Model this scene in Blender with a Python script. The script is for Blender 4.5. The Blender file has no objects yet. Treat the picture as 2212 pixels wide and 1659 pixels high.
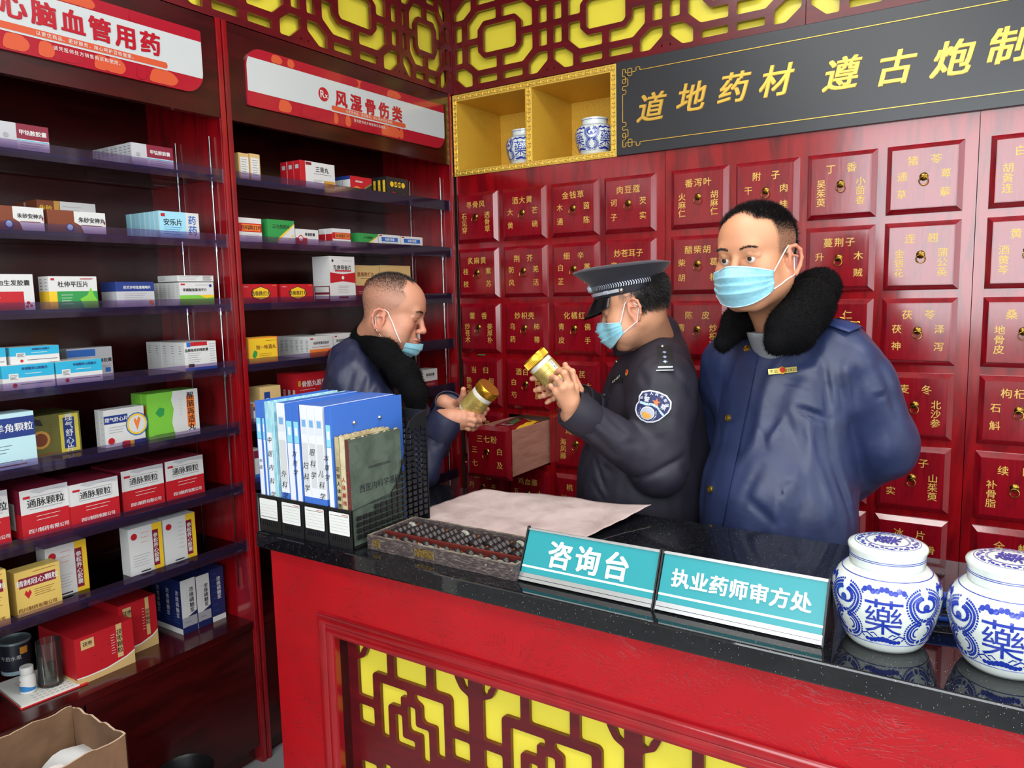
import bpy, bmesh, math, random
import numpy as np
from mathutils import Vector, Matrix
SC = bpy.context.scene
COL = SC.collection
rnd = random.Random(7)
nrng = np.random.default_rng(7)

# ---------------------------------------------------------------- camera
RM = Matrix(((0.83738538, 0.04638016, -0.54464172),
             (0.54616591, -0.1112838, 0.8302522),
             (-0.02210258, -0.9927058, -0.11851869)))      # columns: picture right, picture down, forward
CAM = Vector((0, 0, 1.58))
FPX = 1660.0
cd = bpy.data.cameras.new('camera')
cam = bpy.data.objects.new('camera', cd)
COL.objects.link(cam)
rt, dn, fw = RM.col[0], RM.col[1], RM.col[2]
cam.matrix_world = Matrix(((rt.x, -dn.x, -fw.x, CAM.x), (rt.y, -dn.y, -fw.y, CAM.y), (rt.z, -dn.z, -fw.z, CAM.z), (0, 0, 0, 1)))
cd.sensor_width = 36.0
cd.lens = FPX / 2212 * 36.0
cd.clip_start = 0.05
SC.camera = cam


def at(px, py, d):                      # a point of the room seen at picture position px,py at distance d along the view
    return CAM + RM @ Vector(((px - 1106) / FPX, (py - 829.5) / FPX, 1.0)) * d


def atp(px, py, ax, val):               # the same, on an axis-aligned plane
    r = RM @ Vector(((px - 1106) / FPX, (py - 829.5) / FPX, 1.0))
    return CAM + r * ((val - CAM[ax]) / r[ax])


# ---------------------------------------------------------------- world, lights, exposure
w = bpy.data.worlds.new('world')
SC.world = w
w.use_nodes = True
w.node_tree.nodes['Background'].inputs[0].default_value = (0.80, 0.90, 1.0, 1)
w.node_tree.nodes['Background'].inputs[1].default_value = 1.5


def area(name, loc, rot, sx, sy, power, col):
    l = bpy.data.lights.new(name, 'AREA')
    l.shape = 'RECTANGLE'
    l.size = sx
    l.size_y = sy
    l.energy = power
    l.color = col
    o = bpy.data.objects.new(name, l)
    o.location = loc
    o.rotation_euler = rot
    COL.objects.link(o)
    return o


# daylight arriving through the shop front (behind the camera) and the ceiling panels
area('shopfront_daylight', (1.0, -1.98, 2.1), (math.radians(90), 0, 0), 4.6, 1.8, 150, (0.93, 0.97, 1.0))
area('side_window_daylight', (3.28, 0.9, 1.9), (math.radians(90), 0, math.radians(90)), 2.6, 1.6, 22, (0.95, 0.98, 1.0))
for px_, py_ in ((-0.9, -0.3), (-0.7, 1.5), (1.1, -0.3), (1.1, 1.5)):
    area('ceiling_panel_light', (px_, py_, 3.12), (0, 0, 0), 1.2, 0.6, 24, (1.0, 0.98, 0.95))

vs = SC.view_settings
vs.view_transform = 'Standard'
vs.look = 'None'
vs.exposure = 0.0
vs.gamma = 1.0
vs.use_curve_mapping = False
SC.cycles.max_bounces = 8
SC.cycles.transparent_max_bounces = 16
SC.cycles.caustics_reflective = False
SC.cycles.caustics_refractive = False


# ---------------------------------------------------------------- materials
def srgb(r, g, b):
    f = lambda c: (c / 255) / 12.92 if c <= 10 else ((c / 255 + 0.055) / 1.055) ** 2.4
    return (f(r), f(g), f(b), 1)


MATS = {}


def mat(name, col=(128, 128, 128), rough=0.5, metal=0.0, col2=None, scale=20, stretch=(1, 1, 1), detail=4, bump=0.0, bscale=None,
        coat=0.0, sheen=0.0, spec=0.5, attr=None, emit=None, lo=0.4, hi=0.65):
    if name in MATS:
        return MATS[name]
    m = bpy.data.materials.new(name)
    m.use_nodes = True
    nt = m.node_tree
    b = nt.nodes['Principled BSDF']
    b.inputs['Base Color'].default_value = srgb(*col)
    b.inputs['Roughness'].default_value = rough
    b.inputs['Metallic'].default_value = metal
    b.inputs['Coat Weight'].default_value = coat
    b.inputs['Coat Roughness'].default_value = 0.12
    b.inputs['Sheen Weight'].default_value = sheen
    b.inputs['Specular IOR Level'].default_value = spec
    if emit:
        b.inputs['Emission Color'].default_value = srgb(*emit[:3])
        b.inputs['Emission Strength'].default_value = emit[3]
    if col2 or bump:
        tc = nt.nodes.new('ShaderNodeTexCoord')
        mp = nt.nodes.new('ShaderNodeMapping')
        mp.inputs['Scale'].default_value = stretch
        nt.links.new(tc.outputs['Object'], mp.inputs['Vector'])
        no = nt.nodes.new('ShaderNodeTexNoise')
        no.inputs['Scale'].default_value = scale
        no.inputs['Detail'].default_value = detail
        no.inputs['Distortion'].default_value = 0.6
        nt.links.new(mp.outputs[0], no.inputs['Vector'])
        if col2:
            cr = nt.nodes.new('ShaderNodeValToRGB')
            cr.color_ramp.elements[0].position = lo
            cr.color_ramp.elements[1].position = hi
            cr.color_ramp.elements[0].color = srgb(*col)
            cr.color_ramp.elements[1].color = srgb(*col2)
            nt.links.new(no.outputs[0], cr.inputs[0])
            nt.links.new(cr.outputs[0], b.inputs['Base Color'])
        if bump:
            n2 = no
            if bscale:
                n2 = nt.nodes.new('ShaderNodeTexNoise')
                n2.inputs['Scale'].default_value = bscale
                n2.inputs['Detail'].default_value = 5
                nt.links.new(mp.outputs[0], n2.inputs['Vector'])
            bp = nt.nodes.new('ShaderNodeBump')
            bp.inputs['Strength'].default_value = bump
            bp.inputs['Distance'].default_value = 0.004
            nt.links.new(n2.outputs[0], bp.inputs['Height'])
            nt.links.new(bp.outputs[0], b.inputs['Normal'])
    if attr:
        at_ = nt.nodes.new('ShaderNodeAttribute')
        at_.attribute_name = attr
        nt.links.new(at_.outputs['Color'], b.inputs['Base Color'])
    MATS[name] = m
    return m


def clear(name, tint, fres=1.45, rough=0.02, alpha=0.0, edge=(40, 50, 90)):
    """thin clear sheet: see-through with Fresnel reflection and a little of its own colour"""
    if name in MATS:
        return MATS[name]
    m = bpy.data.materials.new(name)
    m.use_nodes = True
    nt = m.node_tree
    nt.nodes.remove(nt.nodes['Principled BSDF'])
    out = nt.nodes['Material Output']
    t = nt.nodes.new('ShaderNodeBsdfTransparent')
    t.inputs[0].default_value = srgb(*tint)
    g = nt.nodes.new('ShaderNodeBsdfGlossy')
    g.inputs['Roughness'].default_value = rough
    f = nt.nodes.new('ShaderNodeFresnel')
    f.inputs[0].default_value = fres
    mx = nt.nodes.new('ShaderNodeMixShader')
    nt.links.new(f.outputs[0], mx.inputs[0])
    nt.links.new(t.outputs[0], mx.inputs[1])
    nt.links.new(g.outputs[0], mx.inputs[2])
    last = mx
    if alpha:
        d = nt.nodes.new('ShaderNodeBsdfDiffuse')
        d.inputs[0].default_value = srgb(*edge)
        m2 = nt.nodes.new('ShaderNodeMixShader')
        m2.inputs[0].default_value = alpha
        nt.links.new(mx.outputs[0], m2.inputs[1])
        nt.links.new(d.outputs[0], m2.inputs[2])
        last = m2
    nt.links.new(last.outputs[0], out.inputs[0])
    MATS[name] = m
    return m


def flat(r, g, b, rough=0.45):
    return mat('print_%d_%d_%d' % (r, g, b), (r, g, b), rough)


M_WOOD = mat('red_lacquered_wood', (140, 9, 18), 0.2, col2=(92, 6, 14), scale=5, stretch=(5, 5, 0.9), detail=6, bump=0.08, coat=1.0, lo=0.45, hi=0.72)
M_WOODF = mat('red_lacquered_drawer_front', (134, 9, 24), 0.2, col2=(88, 6, 17), scale=9, stretch=(5, 5, 0.8), detail=7, bump=0.10, coat=1.0, lo=0.45, hi=0.8)
M_DARKW = mat('dark_red_lacquered_wood', (62, 9, 9), 0.22, col2=(44, 6, 7), scale=5, stretch=(3, 1, 5), detail=6, bump=0.06, coat=0.3)
M_FRET = mat('dark_red_fretwork_board', (98, 10, 20), 0.28, col2=(80, 8, 16), scale=6, stretch=(1, 1, 6), coat=0.2)
M_YEL = mat('yellow_backing_board', (226, 211, 66), 0.3)
M_GOLD = mat('gold_lettering', (214, 176, 84), 0.45, 0.15)
M_BRASS = mat('antique_brass', (168, 132, 58), 0.25, 1.0, col2=(120, 92, 40), scale=120)
M_GOLDF = mat('gold_foil_lining', (232, 184, 64), 0.42, 0.3, bump=0.6, scale=160, bscale=240)
M_GOLDR = mat('gold_moulding', (240, 200, 88), 0.3, 0.5)
M_BLACKB = mat('black_sign_board', (44, 46, 50), 0.3)
M_CHROME = mat('chrome', (210, 210, 212), 0.15, 1.0)
M_ALU = mat('brushed_aluminium', (205, 207, 208), 0.28, 0.9)
M_BLK = mat('black_plastic', (24, 25, 27), 0.38)
M_WHITE = mat('white_card', (206, 206, 202), 0.5)
M_GREY = mat('print_grey', (120, 120, 124), 0.5)
M_BLACKP = mat('print_black', (28, 28, 32), 0.5)


# ---------------------------------------------------------------- mesh building
class MB:
    def __init__(s):
        s.v = []
        s.f = []
        s.m = []
        s.mats = []

    def mi(s, m):
        if m not in s.mats:
            s.mats.append(m)
        return s.mats.index(m)

    def add(s, vs_, fs, m):
        k = len(s.v)
        i = s.mi(m)
        s.v.extend([tuple(p) for p in vs_])
        for f in fs:
            s.f.append(tuple(k + j for j in f))
            s.m.append(i)

    def box(s, x0, x1, y0, y1, z0, z1, m, M=None):
        vs_ = [Vector((x, y, z)) for x in (x0, x1) for y in (y0, y1) for z in (z0, z1)]
        if M is not None:
            vs_ = [M @ p for p in vs_]
        s.add(vs_, [(0, 1, 3, 2), (4, 6, 7, 5), (0, 4, 5, 1), (2, 3, 7, 6), (0, 2, 6, 4), (1, 5, 7, 3)], m)

    def quad(s, O, U, V, u0, v0, u1, v1, m, n=0.0):
        N = U.cross(V).normalized() * n
        s.add([O + U * a + V * b + N for a, b in ((u0, v0), (u1, v0), (u1, v1), (u0, v1))], [(0, 1, 2, 3)], m)

    def poly(s, O, U, V, pts, m, n=0.0):
        N = U.cross(V).normalized() * n
        s.add([O + U * a + V * b + N for a, b in pts], [tuple(range(len(pts)))], m)

    def prism(s, O, U, V, pts, t, m):
        N = U.cross(V).normalized() * t
        k = len(pts)
        a = [O + U * p[0] + V * p[1] for p in pts]
        s.add(a + [p + N for p in a], [tuple(range(k))[::-1], tuple(range(k, 2 * k))] + [(i, (i + 1) % k, k + (i + 1) % k, k + i) for i in range(k)], m)

    def tube(s, pts, r, m, n=8, closed=False, caps=True):
        pts = [Vector(p) for p in pts]
        rs = r if isinstance(r, (list, tuple)) else [r] * len(pts)
        k = len(pts)
        T = []
        for i in range(k):
            if closed:
                t = pts[(i + 1) % k] - pts[i - 1]
            else:
                t = pts[min(i + 1, k - 1)] - pts[max(i - 1, 0)]
            T.append(t.normalized() if t.length > 1e-9 else Vector((0, 0, 1)))
        u = T[0].orthogonal().normalized()
        vs_ = []
        for i in range(k):
            u = (u - T[i] * u.dot(T[i]))
            u = u.normalized() if u.length > 1e-6 else T[i].orthogonal().normalized()
            w_ = T[i].cross(u)
            for j in range(n):
                a = 2 * math.pi * j / n
                vs_.append(pts[i] + (u * math.cos(a) + w_ * math.sin(a)) * rs[i])
        fs = []
        for i in range(k if closed else k - 1):
            i2 = (i + 1) % k
            for j in range(n):
                fs.append((i * n + j, i * n + (j + 1) % n, i2 * n + (j + 1) % n, i2 * n + j))
        if not closed and caps:
            fs.append(tuple(range(n))[::-1])
            fs.append(tuple((k - 1) * n + j for j in range(n)))
        s.add(vs_, fs, m)

    def lathe(s, prof, m, n=32, M=None):
        M = M or Matrix()
        vs_ = []
        for r, z in prof:
            for j in range(n):
                a = 2 * math.pi * j / n
                vs_.append(M @ Vector((r * math.cos(a), r * math.sin(a), z)))
        k = len(prof)
        fs = [(i * n + j, i * n + (j + 1) % n, (i + 1) * n + (j + 1) % n, (i + 1) * n + j) for i in range(k - 1) for j in range(n)]
        if prof[0][0] > 1e-5:
            fs.append(tuple(range(n))[::-1])
        if prof[-1][0] > 1e-5:
            fs.append(tuple((k - 1) * n + j for j in range(n)))
        s.add(vs_, fs, m)

    def ball(s, c, r, m, n=10, M=None, rz=None):
        c = Vector(c)
        pr = [(max(1e-6, math.sin(math.pi * i / n)) * r, -math.cos(math.pi * i / n) * (rz or r)) for i in range(n + 1)]
        T = Matrix.Translation(c)
        s.lathe(pr, m, n + 4, T @ M if M is not None else T)

    def grid(s, fn, nu, nv, m, closed_u=False):
        vs_ = [fn(i / nu, j / nv) for i in range(nu + (0 if closed_u else 1)) for j in range(nv + 1)]
        R_ = nu if closed_u else nu + 1
        fs = []
        for i in range(nu):
            i2 = (i + 1) % R_
            for j in range(nv):
                fs.append((i * (nv + 1) + j, i2 * (nv + 1) + j, i2 * (nv + 1) + j + 1, i * (nv + 1) + j + 1))
        s.add(vs_, fs, m)

    def text(s, st, O, U, V, size, m, n=0.0004, vert=False, gap=1.0, bold=0.0, shear=0.0, warp=None, sx=1.0):
        """flat lettering; O = centre of the whole string, U right, V up"""
        Nn = U.cross(V).normalized() if not warp else None
        N = U.cross(V).normalized() * n
        adv = [gap if (vert or ord(c) > 0x2000) else 0.62 * gap for c in st]
        tot = sum(adv)
        p = -tot / 2
        for c, a in zip(st, adv):
            gv, gf, cx, cy = glyph(c)
            if vert:
                ox, oy = 0.0, -(p + a / 2)
            else:
                ox, oy = p + a / 2, 0.0
            p += a
            h = bold * .5
            for kk, (dx, dy) in enumerate(((0, 0),) if not bold else ((-h, -h * .7), (h, -h * .7), (-h, h * .7), (h, h * .7)) if bold < .04 else ((-h, -h * .7), (h, -h * .7), (-h, h * .7), (h, h * .7), (0, -h * .7), (0, h * .7), (-h, 0), (h, 0))):
                dn_ = kk * .00014
                pts = [((x - cx + dx + (y - cy) * shear) * sx + ox, y - cy + dy + oy) for x, y in gv]
                if warp:
                    pts3 = [warp(x * size, y * size, n + dn_) for x, y in pts]
                else:
                    pts3 = [O + U * (x * size) + V * (y * size) + N + Nn * dn_ for x, y in pts]
                s.add(pts3, gf, m)

    def build(s, name, parent=None, smooth=False, bevel=0.0, loc=None, angle=40, label=None):
        me = bpy.data.meshes.new(name)
        me.from_pydata([tuple(p) for p in s.v], [], s.f)
        for m in s.mats:
            me.materials.append(m)
        me.polygons.foreach_set('material_index', s.m)
        me.update()
        o = bpy.data.objects.new(name, me)
        COL.objects.link(o)
        if smooth:
            me.polygons.foreach_set('use_smooth', [True] * len(me.polygons))
            try:
                me.set_sharp_from_angle(angle=math.radians(angle))
            except Exception:
                pass
        if bevel:
            b = o.modifiers.new('bevel', 'BEVEL')
            b.width = bevel
            b.segments = 2
            b.limit_method = 'ANGLE'
        if loc is not None:
            o.location = loc
        if parent is not None:
            o.parent = parent
        if label:
            o['label'] = label
        return o


_gc = {}
_fc = bpy.data.curves.new('lettering_source', 'FONT')
_fc.resolution_u = 2
_fo = bpy.data.objects.new('lettering_source', _fc)
COL.objects.link(_fo)


def glyph(c, bold=0.0):
    k = (c, 0.0)
    if k not in _gc:
        _fc.body = c
        dg = bpy.context.evaluated_depsgraph_get()
        me = bpy.data.meshes.new_from_object(_fo.evaluated_get(dg))
        v = [(p.co.x, p.co.y) for p in me.vertices]
        f = [tuple(q.vertices) for q in me.polygons]
        big = ord(c) > 0x2000
        xs = [a[0] for a in v] or [0, 1]
        _gc[k] = (v, f, 0.5 if big else (min(xs) + max(xs)) / 2, 0.38)
        bpy.data.meshes.remove(me)
    return _gc[k]


def tag(o, label, cat, group=None, kind=None):
    o['label'] = label
    o['category'] = cat
    if group:
        o['group'] = group
    if kind:
        o['kind'] = kind
    return o


def struct(o):
    o['kind'] = 'structure'
    return o


def empty(name, loc=(0, 0, 0), rz=0.0):
    o = bpy.data.objects.new(name, None)
    o.location = loc
    o.rotation_euler = (0, 0, rz)
    o.empty_display_size = 0.05
    COL.objects.link(o)
    return o


def copy_tree(o, parent=None):
    c = o.copy()
    COL.objects.link(c)
    if parent is not None:
        c.parent = parent
    for ch in o.children:
        copy_tree(ch, c)
    return c


def plate(name, outer, holes, t, m, origin, U, V, parent=None, bevel=0.0, drop=()):
    """board of thickness t with cut-outs: outer and holes are 2-D outlines along U,V; N = UxV is the face normal"""
    cu = bpy.data.curves.new(name, 'CURVE')
    cu.dimensions = '2D'
    cu.fill_mode = 'BOTH'
    cu.extrude = t / 2
    for pts in [outer] + holes:
        sp = cu.splines.new('POLY')
        sp.points.add(len(pts) - 1)
        for i, p in enumerate(pts):
            sp.points[i].co = (p[0], p[1], 0, 1)
        sp.use_cyclic_u = True
    tmp = bpy.data.objects.new(name, cu)
    COL.objects.link(tmp)
    dg = bpy.context.evaluated_depsgraph_get()
    me = bpy.data.meshes.new_from_object(tmp.evaluated_get(dg))
    bpy.data.objects.remove(tmp)
    N = U.cross(V).normalized()
    T = Matrix(((U.x, V.x, N.x, origin.x), (U.y, V.y, N.y, origin.y), (U.z, V.z, N.z, origin.z), (0, 0, 0, 1))) @ Matrix.Translation((0, 0, -t / 2))
    me.transform(T)
    me.materials.clear()
    me.materials.append(m)
    o = bpy.data.objects.new(name, me)
    COL.objects.link(o)
    if parent is not None:
        o.parent = parent
    return o


def soften(pts, r, n=3):
    """round every corner of a 2-D outline"""
    out = []
    k = len(pts)
    for i in range(k):
        p = Vector(pts[i]); a = Vector(pts[i - 1]); b = Vector(pts[(i + 1) % k])
        d1 = a - p; d2 = b - p
        q = min(r, d1.length * 0.45, d2.length * 0.45)
        s0 = p + d1.normalized() * q
        s1 = p + d2.normalized() * q
        for j in range(n + 1):
            t = j / n
            out.append(tuple(s0 * (1 - t) ** 2 + p * 2 * t * (1 - t) + s1 * t * t))
    return out


X = Vector((1, 0, 0)); Y = Vector((0, 1, 0)); Z = Vector((0, 0, 1))
XA = -2.095      # front plane of the shelf units on the left wall
YB = 2.76        # front plane of the herb cabinets on the back wall
ZC = 0.98        # counter top
# ================================================================ room shell
M_WALL = mat('white_wall_paint', (214, 212, 206), 0.8)
M_CEIL = mat('ceiling_paint', (225, 225, 222), 0.85)
b = MB(); b.box(-2.6, 3.45, -2.25, 3.5, -0.05, 0.0, mat('grey_floor_tile', (150, 152, 154), 0.25, col2=(132, 134, 136), scale=3))
struct(b.build('floor'))
b = MB(); b.box(-2.6, 3.45, -2.25, 3.5, 3.2, 3.25, M_CEIL)
struct(b.build('ceiling'))
b = MB(); b.box(-2.6, -2.5, -2.25, 3.5, 0, 3.2, M_WALL)
struct(b.build('wall_left'))
b = MB(); b.box(-2.5, 3.35, 3.4, 3.5, 0, 3.2, M_WALL)
struct(b.build('wall_back'))
b = MB()
b.box(3.35, 3.45, -2.25, -0.5, 0, 3.2, M_WALL); b.box(3.35, 3.45, 2.3, 3.5, 0, 3.2, M_WALL)
b.box(3.35, 3.45, -0.5, 2.3, 0, 1.05, M_WALL); b.box(3.35, 3.45, -0.5, 2.3, 2.75, 3.2, M_WALL)
struct(b.build('wall_right'))
b = MB()
b.box(-2.5, -1.4, -2.25, -2.15, 0, 3.2, M_WALL); b.box(3.05, 3.35, -2.25, -2.15, 0, 3.2, M_WALL)
b.box(-1.4, 3.05, -2.25, -2.15, 0, 1.15, M_WALL); b.box(-1.4, 3.05, -2.25, -2.15, 3.05, 3.2, M_WALL)
struct(b.build('wall_front'))
M_PANE = clear('window_glass', (245, 248, 248))
for nm, fr, n in (('window_1', lambda u, v, t: Vector((-1.4 + 4.45 * u, -2.2 + t, 1.15 + 1.9 * v)), 4), ('window_2', lambda u, v, t: Vector((3.4 + t, -0.5 + 2.8 * u, 1.05 + 1.7 * v)), 3)):
    b = MB()
    for i in range(n + 1):
        u = i / n
        c = [fr(max(0, u - 0.008), 0, -0.02), fr(min(1, u + 0.008), 1, 0.02)]
        b.box(min(c[0].x, c[1].x), max(c[0].x, c[1].x), min(c[0].y, c[1].y), max(c[0].y, c[1].y), c[0].z, c[1].z, M_ALU)
    for v in (0, 1):
        c = [fr(0, max(0, v - 0.02), -0.02), fr(1, min(1, v + 0.02), 0.02)]
        b.box(min(c[0].x, c[1].x), max(c[0].x, c[1].x), min(c[0].y, c[1].y), max(c[0].y, c[1].y), c[0].z, c[1].z, M_ALU)
    f = struct(b.build(nm))
    for i in range(n):
        c = [fr(i / n, 0, -0.003), fr((i + 1) / n, 1, 0.003)]
        b = MB(); b.box(min(c[0].x, c[1].x), max(c[0].x, c[1].x), min(c[0].y, c[1].y), max(c[0].y, c[1].y), c[0].z, c[1].z, M_PANE)
        b.build('pane', f)

# ================================================================ upper fretwork
TW, TH = 0.484, 0.194
def mirror(p, sx, sz):
    q = [(x * sx, z * sz) for x, z in p]
    return q if sx * sz > 0 else q[::-1]
CEN = [(-.082, -.041), (-.07, -.053), (.07, -.053), (.082, -.041), (.082, .041), (.07, .053), (-.07, .053), (-.082, .041)]
QUAD = [(.0145, -.118), (.112, -.118), (.160, -.077), (.160, -.0135), (.108, -.0135), (.108, -.044), (.078, -.074), (.0145, -.074)]
RECT = [(.0145, -.171), (.111, -.171), (.111, -.143), (.0145, -.143)]
SMALL = [(.190, -.076), (.2275, -.076), (.2275, -.0125), (.190, -.0125)]
SMALL2 = [(.190, .0125), (.2275, .0125), (.2275, .076), (.190, .076)]
HEX = [(.229, -.099), (.181, -.099), (.140, -.13), (.140, -.176), (.179, -.176), (.229, -.134)][::-1]


def fret_cells(cx, sx=1.0):
    out = [[(cx + x * sx, z) for x, z in CEN]]
    for c in (QUAD, RECT, SMALL, HEX):
        for a in (-1, 1):
            for q in (-1, 1):
                out.append([(cx + x * sx, z) for x, z in mirror(c, a, q)])
    return out


def lattice(label, origin, U, n, width, pitch, sxs):
    root = empty('lattice_panel', origin)
    tag(root, label, 'panel')
    holes = []
    x = 0
    for s_ in sxs:
        holes += [soften(h, 0.006, 2) for h in fret_cells(x + pitch * s_ / 2, s_ * pitch / 0.484)]
        x += pitch * s_
    L = x
    hz = 0.197
    for k in range(1, len(sxs)):
        bx = sum(sxs[:k]) * pitch
        for a in (-.016, .016):
            for q in (-1, 1):
                holes.append([(bx + a + .003 * math.cos(t * math.pi / 3), q * .170 + .005 * math.sin(t * math.pi / 3)) for t in range(6)])
    o = plate('fretwork', [(0, -hz), (L, -hz), (L, hz), (0, hz)], holes, 0.014, M_FRET, Vector((0, 0, 0)), U, Z, root)
    N = U.cross(Z)
    b = MB()
    O = -N * 0.032
    b.quad(O, U, Z, 0, -hz, L, hz, M_YEL)
    b.quad(O - N * 0.01, U, Z, 0, -hz, L, hz, M_YEL)
    b.build('backing_board', root)
    # strip of the box that carries the board
    b = MB()
    b.prism(O, U, Z, [(0, -hz), (L, -hz), (L, -hz + .004), (0, -hz + .004)], 0.03, M_FRET)
    b.prism(O, U, Z, [(0, hz - .004), (L, hz - .004), (L, hz), (0, hz)], 0.03, M_FRET)
    b.build('frame_strip', root)
    return root


ZL = 2.628
lattice('dark red fretwork panel on yellow board above the gold niche', Vector((-2.0755, YB - .004, ZL)), X, 3, 1, .484, [1, 1, 1])
lattice('dark red fretwork panel on yellow board above the black name board', Vector((-0.6215, YB - .004, ZL)), X, 3, 1, .484, [1, 1, 1])
lattice('dark red fretwork panel on yellow board in the corner above the smaller shelf sign', Vector((XA + .004, 1.432, ZL)), Y, 3, 1, .505, [1, 1, .62])
lattice('dark red fretwork panel on yellow board above the larger shelf sign', Vector((XA + .004, -.083, ZL)), Y, 3, 1, .505, [1, 1, 1])
b = MB()
b.box(-2.49, XA, -.1, YB + .3, 2.83, 3.2, M_FRET)
b.box(XA, .95, YB, YB + .5, 2.83, 3.2, M_FRET)
o = b.build('trim_1'); struct(o)
b = MB(); b.box(-2.11, -2.077, YB - .012, YB + .02, 2.432, 2.83, M_FRET)
struct(b.build('trim_2'))
b = MB()
b.box(-2.49, XA, -.2, -.1, 0, 3.2, M_WALL); b.box(.95, 1.05, YB, 3.4, 0, 3.2, M_WALL)
struct(b.build('trim_3'))

# ================================================================ herb cabinets on the back wall
DRAW = {
 (0, 0): ('寻骨风', '石见穿', '透骨草'), (1, 0): ('酒大黄', '大黄', '芒硝'), (2, 0): ('金钱草', '木通', '茵陈'), (3, 0): ('肉豆蔻', '诃子', '芡实'),
 (4, 0): ('番泻叶', '火麻仁', '胡麻仁'), (5, 0): ('附子', '干姜', '肉桂'), (6, 0): ('丁香', '吴茱萸', '小茴香'), (7, 0): ('猪苓', '通草', '萆薢'), (8, 0): ('白花', '胡黄连', '蛇舌草'),
 (0, 1): ('炙麻黄', '桂枝', '紫苏'), (1, 1): ('荆芥', '防风', '羌活'), (2, 1): ('细辛', '白芷', '藁本'), (3, 1): ('炒苍耳子', '辛夷', '薄荷'),
 (4, 1): ('醋柴胡', '柴胡', '葛根'), (5, 1): ('菊花', '桑叶', '蝉蜕'), (6, 1): ('蔓荆子', '升麻', '木贼'), (7, 1): ('连翘', '金银花', '蒲公英'), (8, 1): ('黄芩', '酒黄芩', '黄柏'),
 (0, 2): ('藿香', '炒苍术', '姜厚朴'), (1, 2): ('炒枳壳', '乌药', '柿蒂'), (2, 2): ('化橘红', '青皮', '佛手'), (3, 2): ('木香', '香附', '沉香'),
 (4, 2): ('陈皮', '青皮', '炒枳实'), (5, 2): ('山楂', '神曲', '麦芽'), (6, 2): ('砂仁', '豆蔻', '草果'), (7, 2): ('茯苓', '茯神', '泽泻'), (8, 2): ('桑皮', '地骨皮', '白薇'),
 (0, 3): ('当归', '熟地黄', '何首乌'), (1, 3): ('酒白芍', '白芍', '阿胶'), (2, 3): ('黄芪', '党参', '太子参'), (3, 3): ('甘草', '大枣', '饴糖'),
 (4, 3): ('白术', '山药', '扁豆'), (5, 3): ('杜仲', '巴戟天', '锁阳'), (6, 3): ('玉竹', '黄精', '百合'), (7, 3): ('麦冬', '天冬', '北沙参'), (8, 3): ('枸杞子', '石斛', '女贞子'),
 (0, 4): ('川芎', '郁金', '姜黄'), (1, 4): ('三七粉', '三七', '白及'), (2, 4): ('鸡矢藤', '海风藤', '络石藤'), (3, 4): ('独活', '秦艽', '木瓜'),
 (4, 4): ('威灵仙', '防己', '蚕沙'), (5, 4): ('桑枝', '豨莶草', '海桐皮'), (6, 4): ('狗脊', '千年健', '鹿衔草'), (7, 4): ('莲子', '芡实', '山茱萸'), (8, 4): ('续断', '补骨脂', '益智仁'),
 (0, 5): ('红花', '丹参', '牛膝'), (1, 5): ('鸡血藤', '五灵脂', '土鳖虫'), (2, 5): ('桃仁', '川牛膝', '王不留行'), (3, 5): ('赤芍', '丹皮', '紫草'),
 (4, 5): ('白矾', '白前', '紫菀'), (5, 5): ('杏仁', '前胡', '桔梗'), (6, 5): ('天麻', '钩藤', '地龙'), (7, 5): ('冰片', '朱砂', '滑石'), (8, 5): ('全蝎', '蜈蚣', '僵蚕'),
}
COLX = [-1.966 + .238 * k for k in range(4)] + [-.9785 + .2403 * k for k in range(4)] + [.022 + .2403 * k for k in range(4)]
ROWZ = [1.903 - .238 * k for k in range(6)]


def front_mesh(hw, hh, m=M_WOODF):
    b = MB()
    o_, i_ = 1.0, .0155
    p = [(-hw, -hh), (hw, -hh), (hw, hh), (-hw, hh)]
    q = [(-hw + i_, -hh + i_), (hw - i_, -hh + i_), (hw - i_, hh - i_), (-hw + i_, hh - i_)]
    L = [[(x, .002, z) for x, z in p], [(x, -.004, z) for x, z in p], [(x, -.017, z) for x, z in q], [(x * .985, -.017, z * .985) for x, z in q], [(x * .98, -.0185, z * .98) for x, z in q]]
    vs_ = sum(L, [])
    fs = [(4 * k + i, 4 * k + (i + 1) % 4, 4 * k + 4 + (i + 1) % 4, 4 * k + 4 + i) for k in range(4) for i in range(4)]
    fs += [(16, 17, 18, 19), (3, 2, 1, 0)]
    b.add(vs_, fs, m)
    return b


def ring_pull(parent):
    b = MB()
    Mx = Matrix.Rotation(math.radians(90), 4, 'X')
    n = 24
    prof = [(.0125, 0), (.0118, .002), (.008, .0045), (.004, .0055), (1e-6, .006)]
    vs_ = []
    for r, h in prof:
        for j in range(n):
            a = 2 * math.pi * j / n
            rr = r * (1 + (.07 if j % 2 else -.03) * (1 if r > .01 else 0))
            vs_.append((rr * math.cos(a), -.0185 - h, rr * math.sin(a) + .004))
    fs = [(i * n + j, (i + 1) * n + j, (i + 1) * n + (j + 1) % n, i * n + (j + 1) % n) for i in range(len(prof) - 1) for j in range(n)]
    b.add(vs_, fs, M_BRASS)
    b.tube([(0, -.024, .003), (0, -.029, .002)], .003, M_BRASS, 6)
    b.tube([(.0125 * math.sin(t * math.pi / 10), -.029 - .004 * (1 - math.cos(t * math.pi / 10)) * .5, -.0095 + .0125 * math.cos(t * math.pi / 10)) for t in range(20)], .0016, M_BRASS, 7, closed=True)
    return b.build('ring_pull', parent, smooth=True)


fr_me = front_mesh(.1063, .1063).build('drawer')
rp0 = ring_pull(fr_me)
ring_me = rp0.data
bpy.data.objects.remove(rp0)
draw_me = fr_me.data
bpy.data.objects.remove(fr_me)


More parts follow.
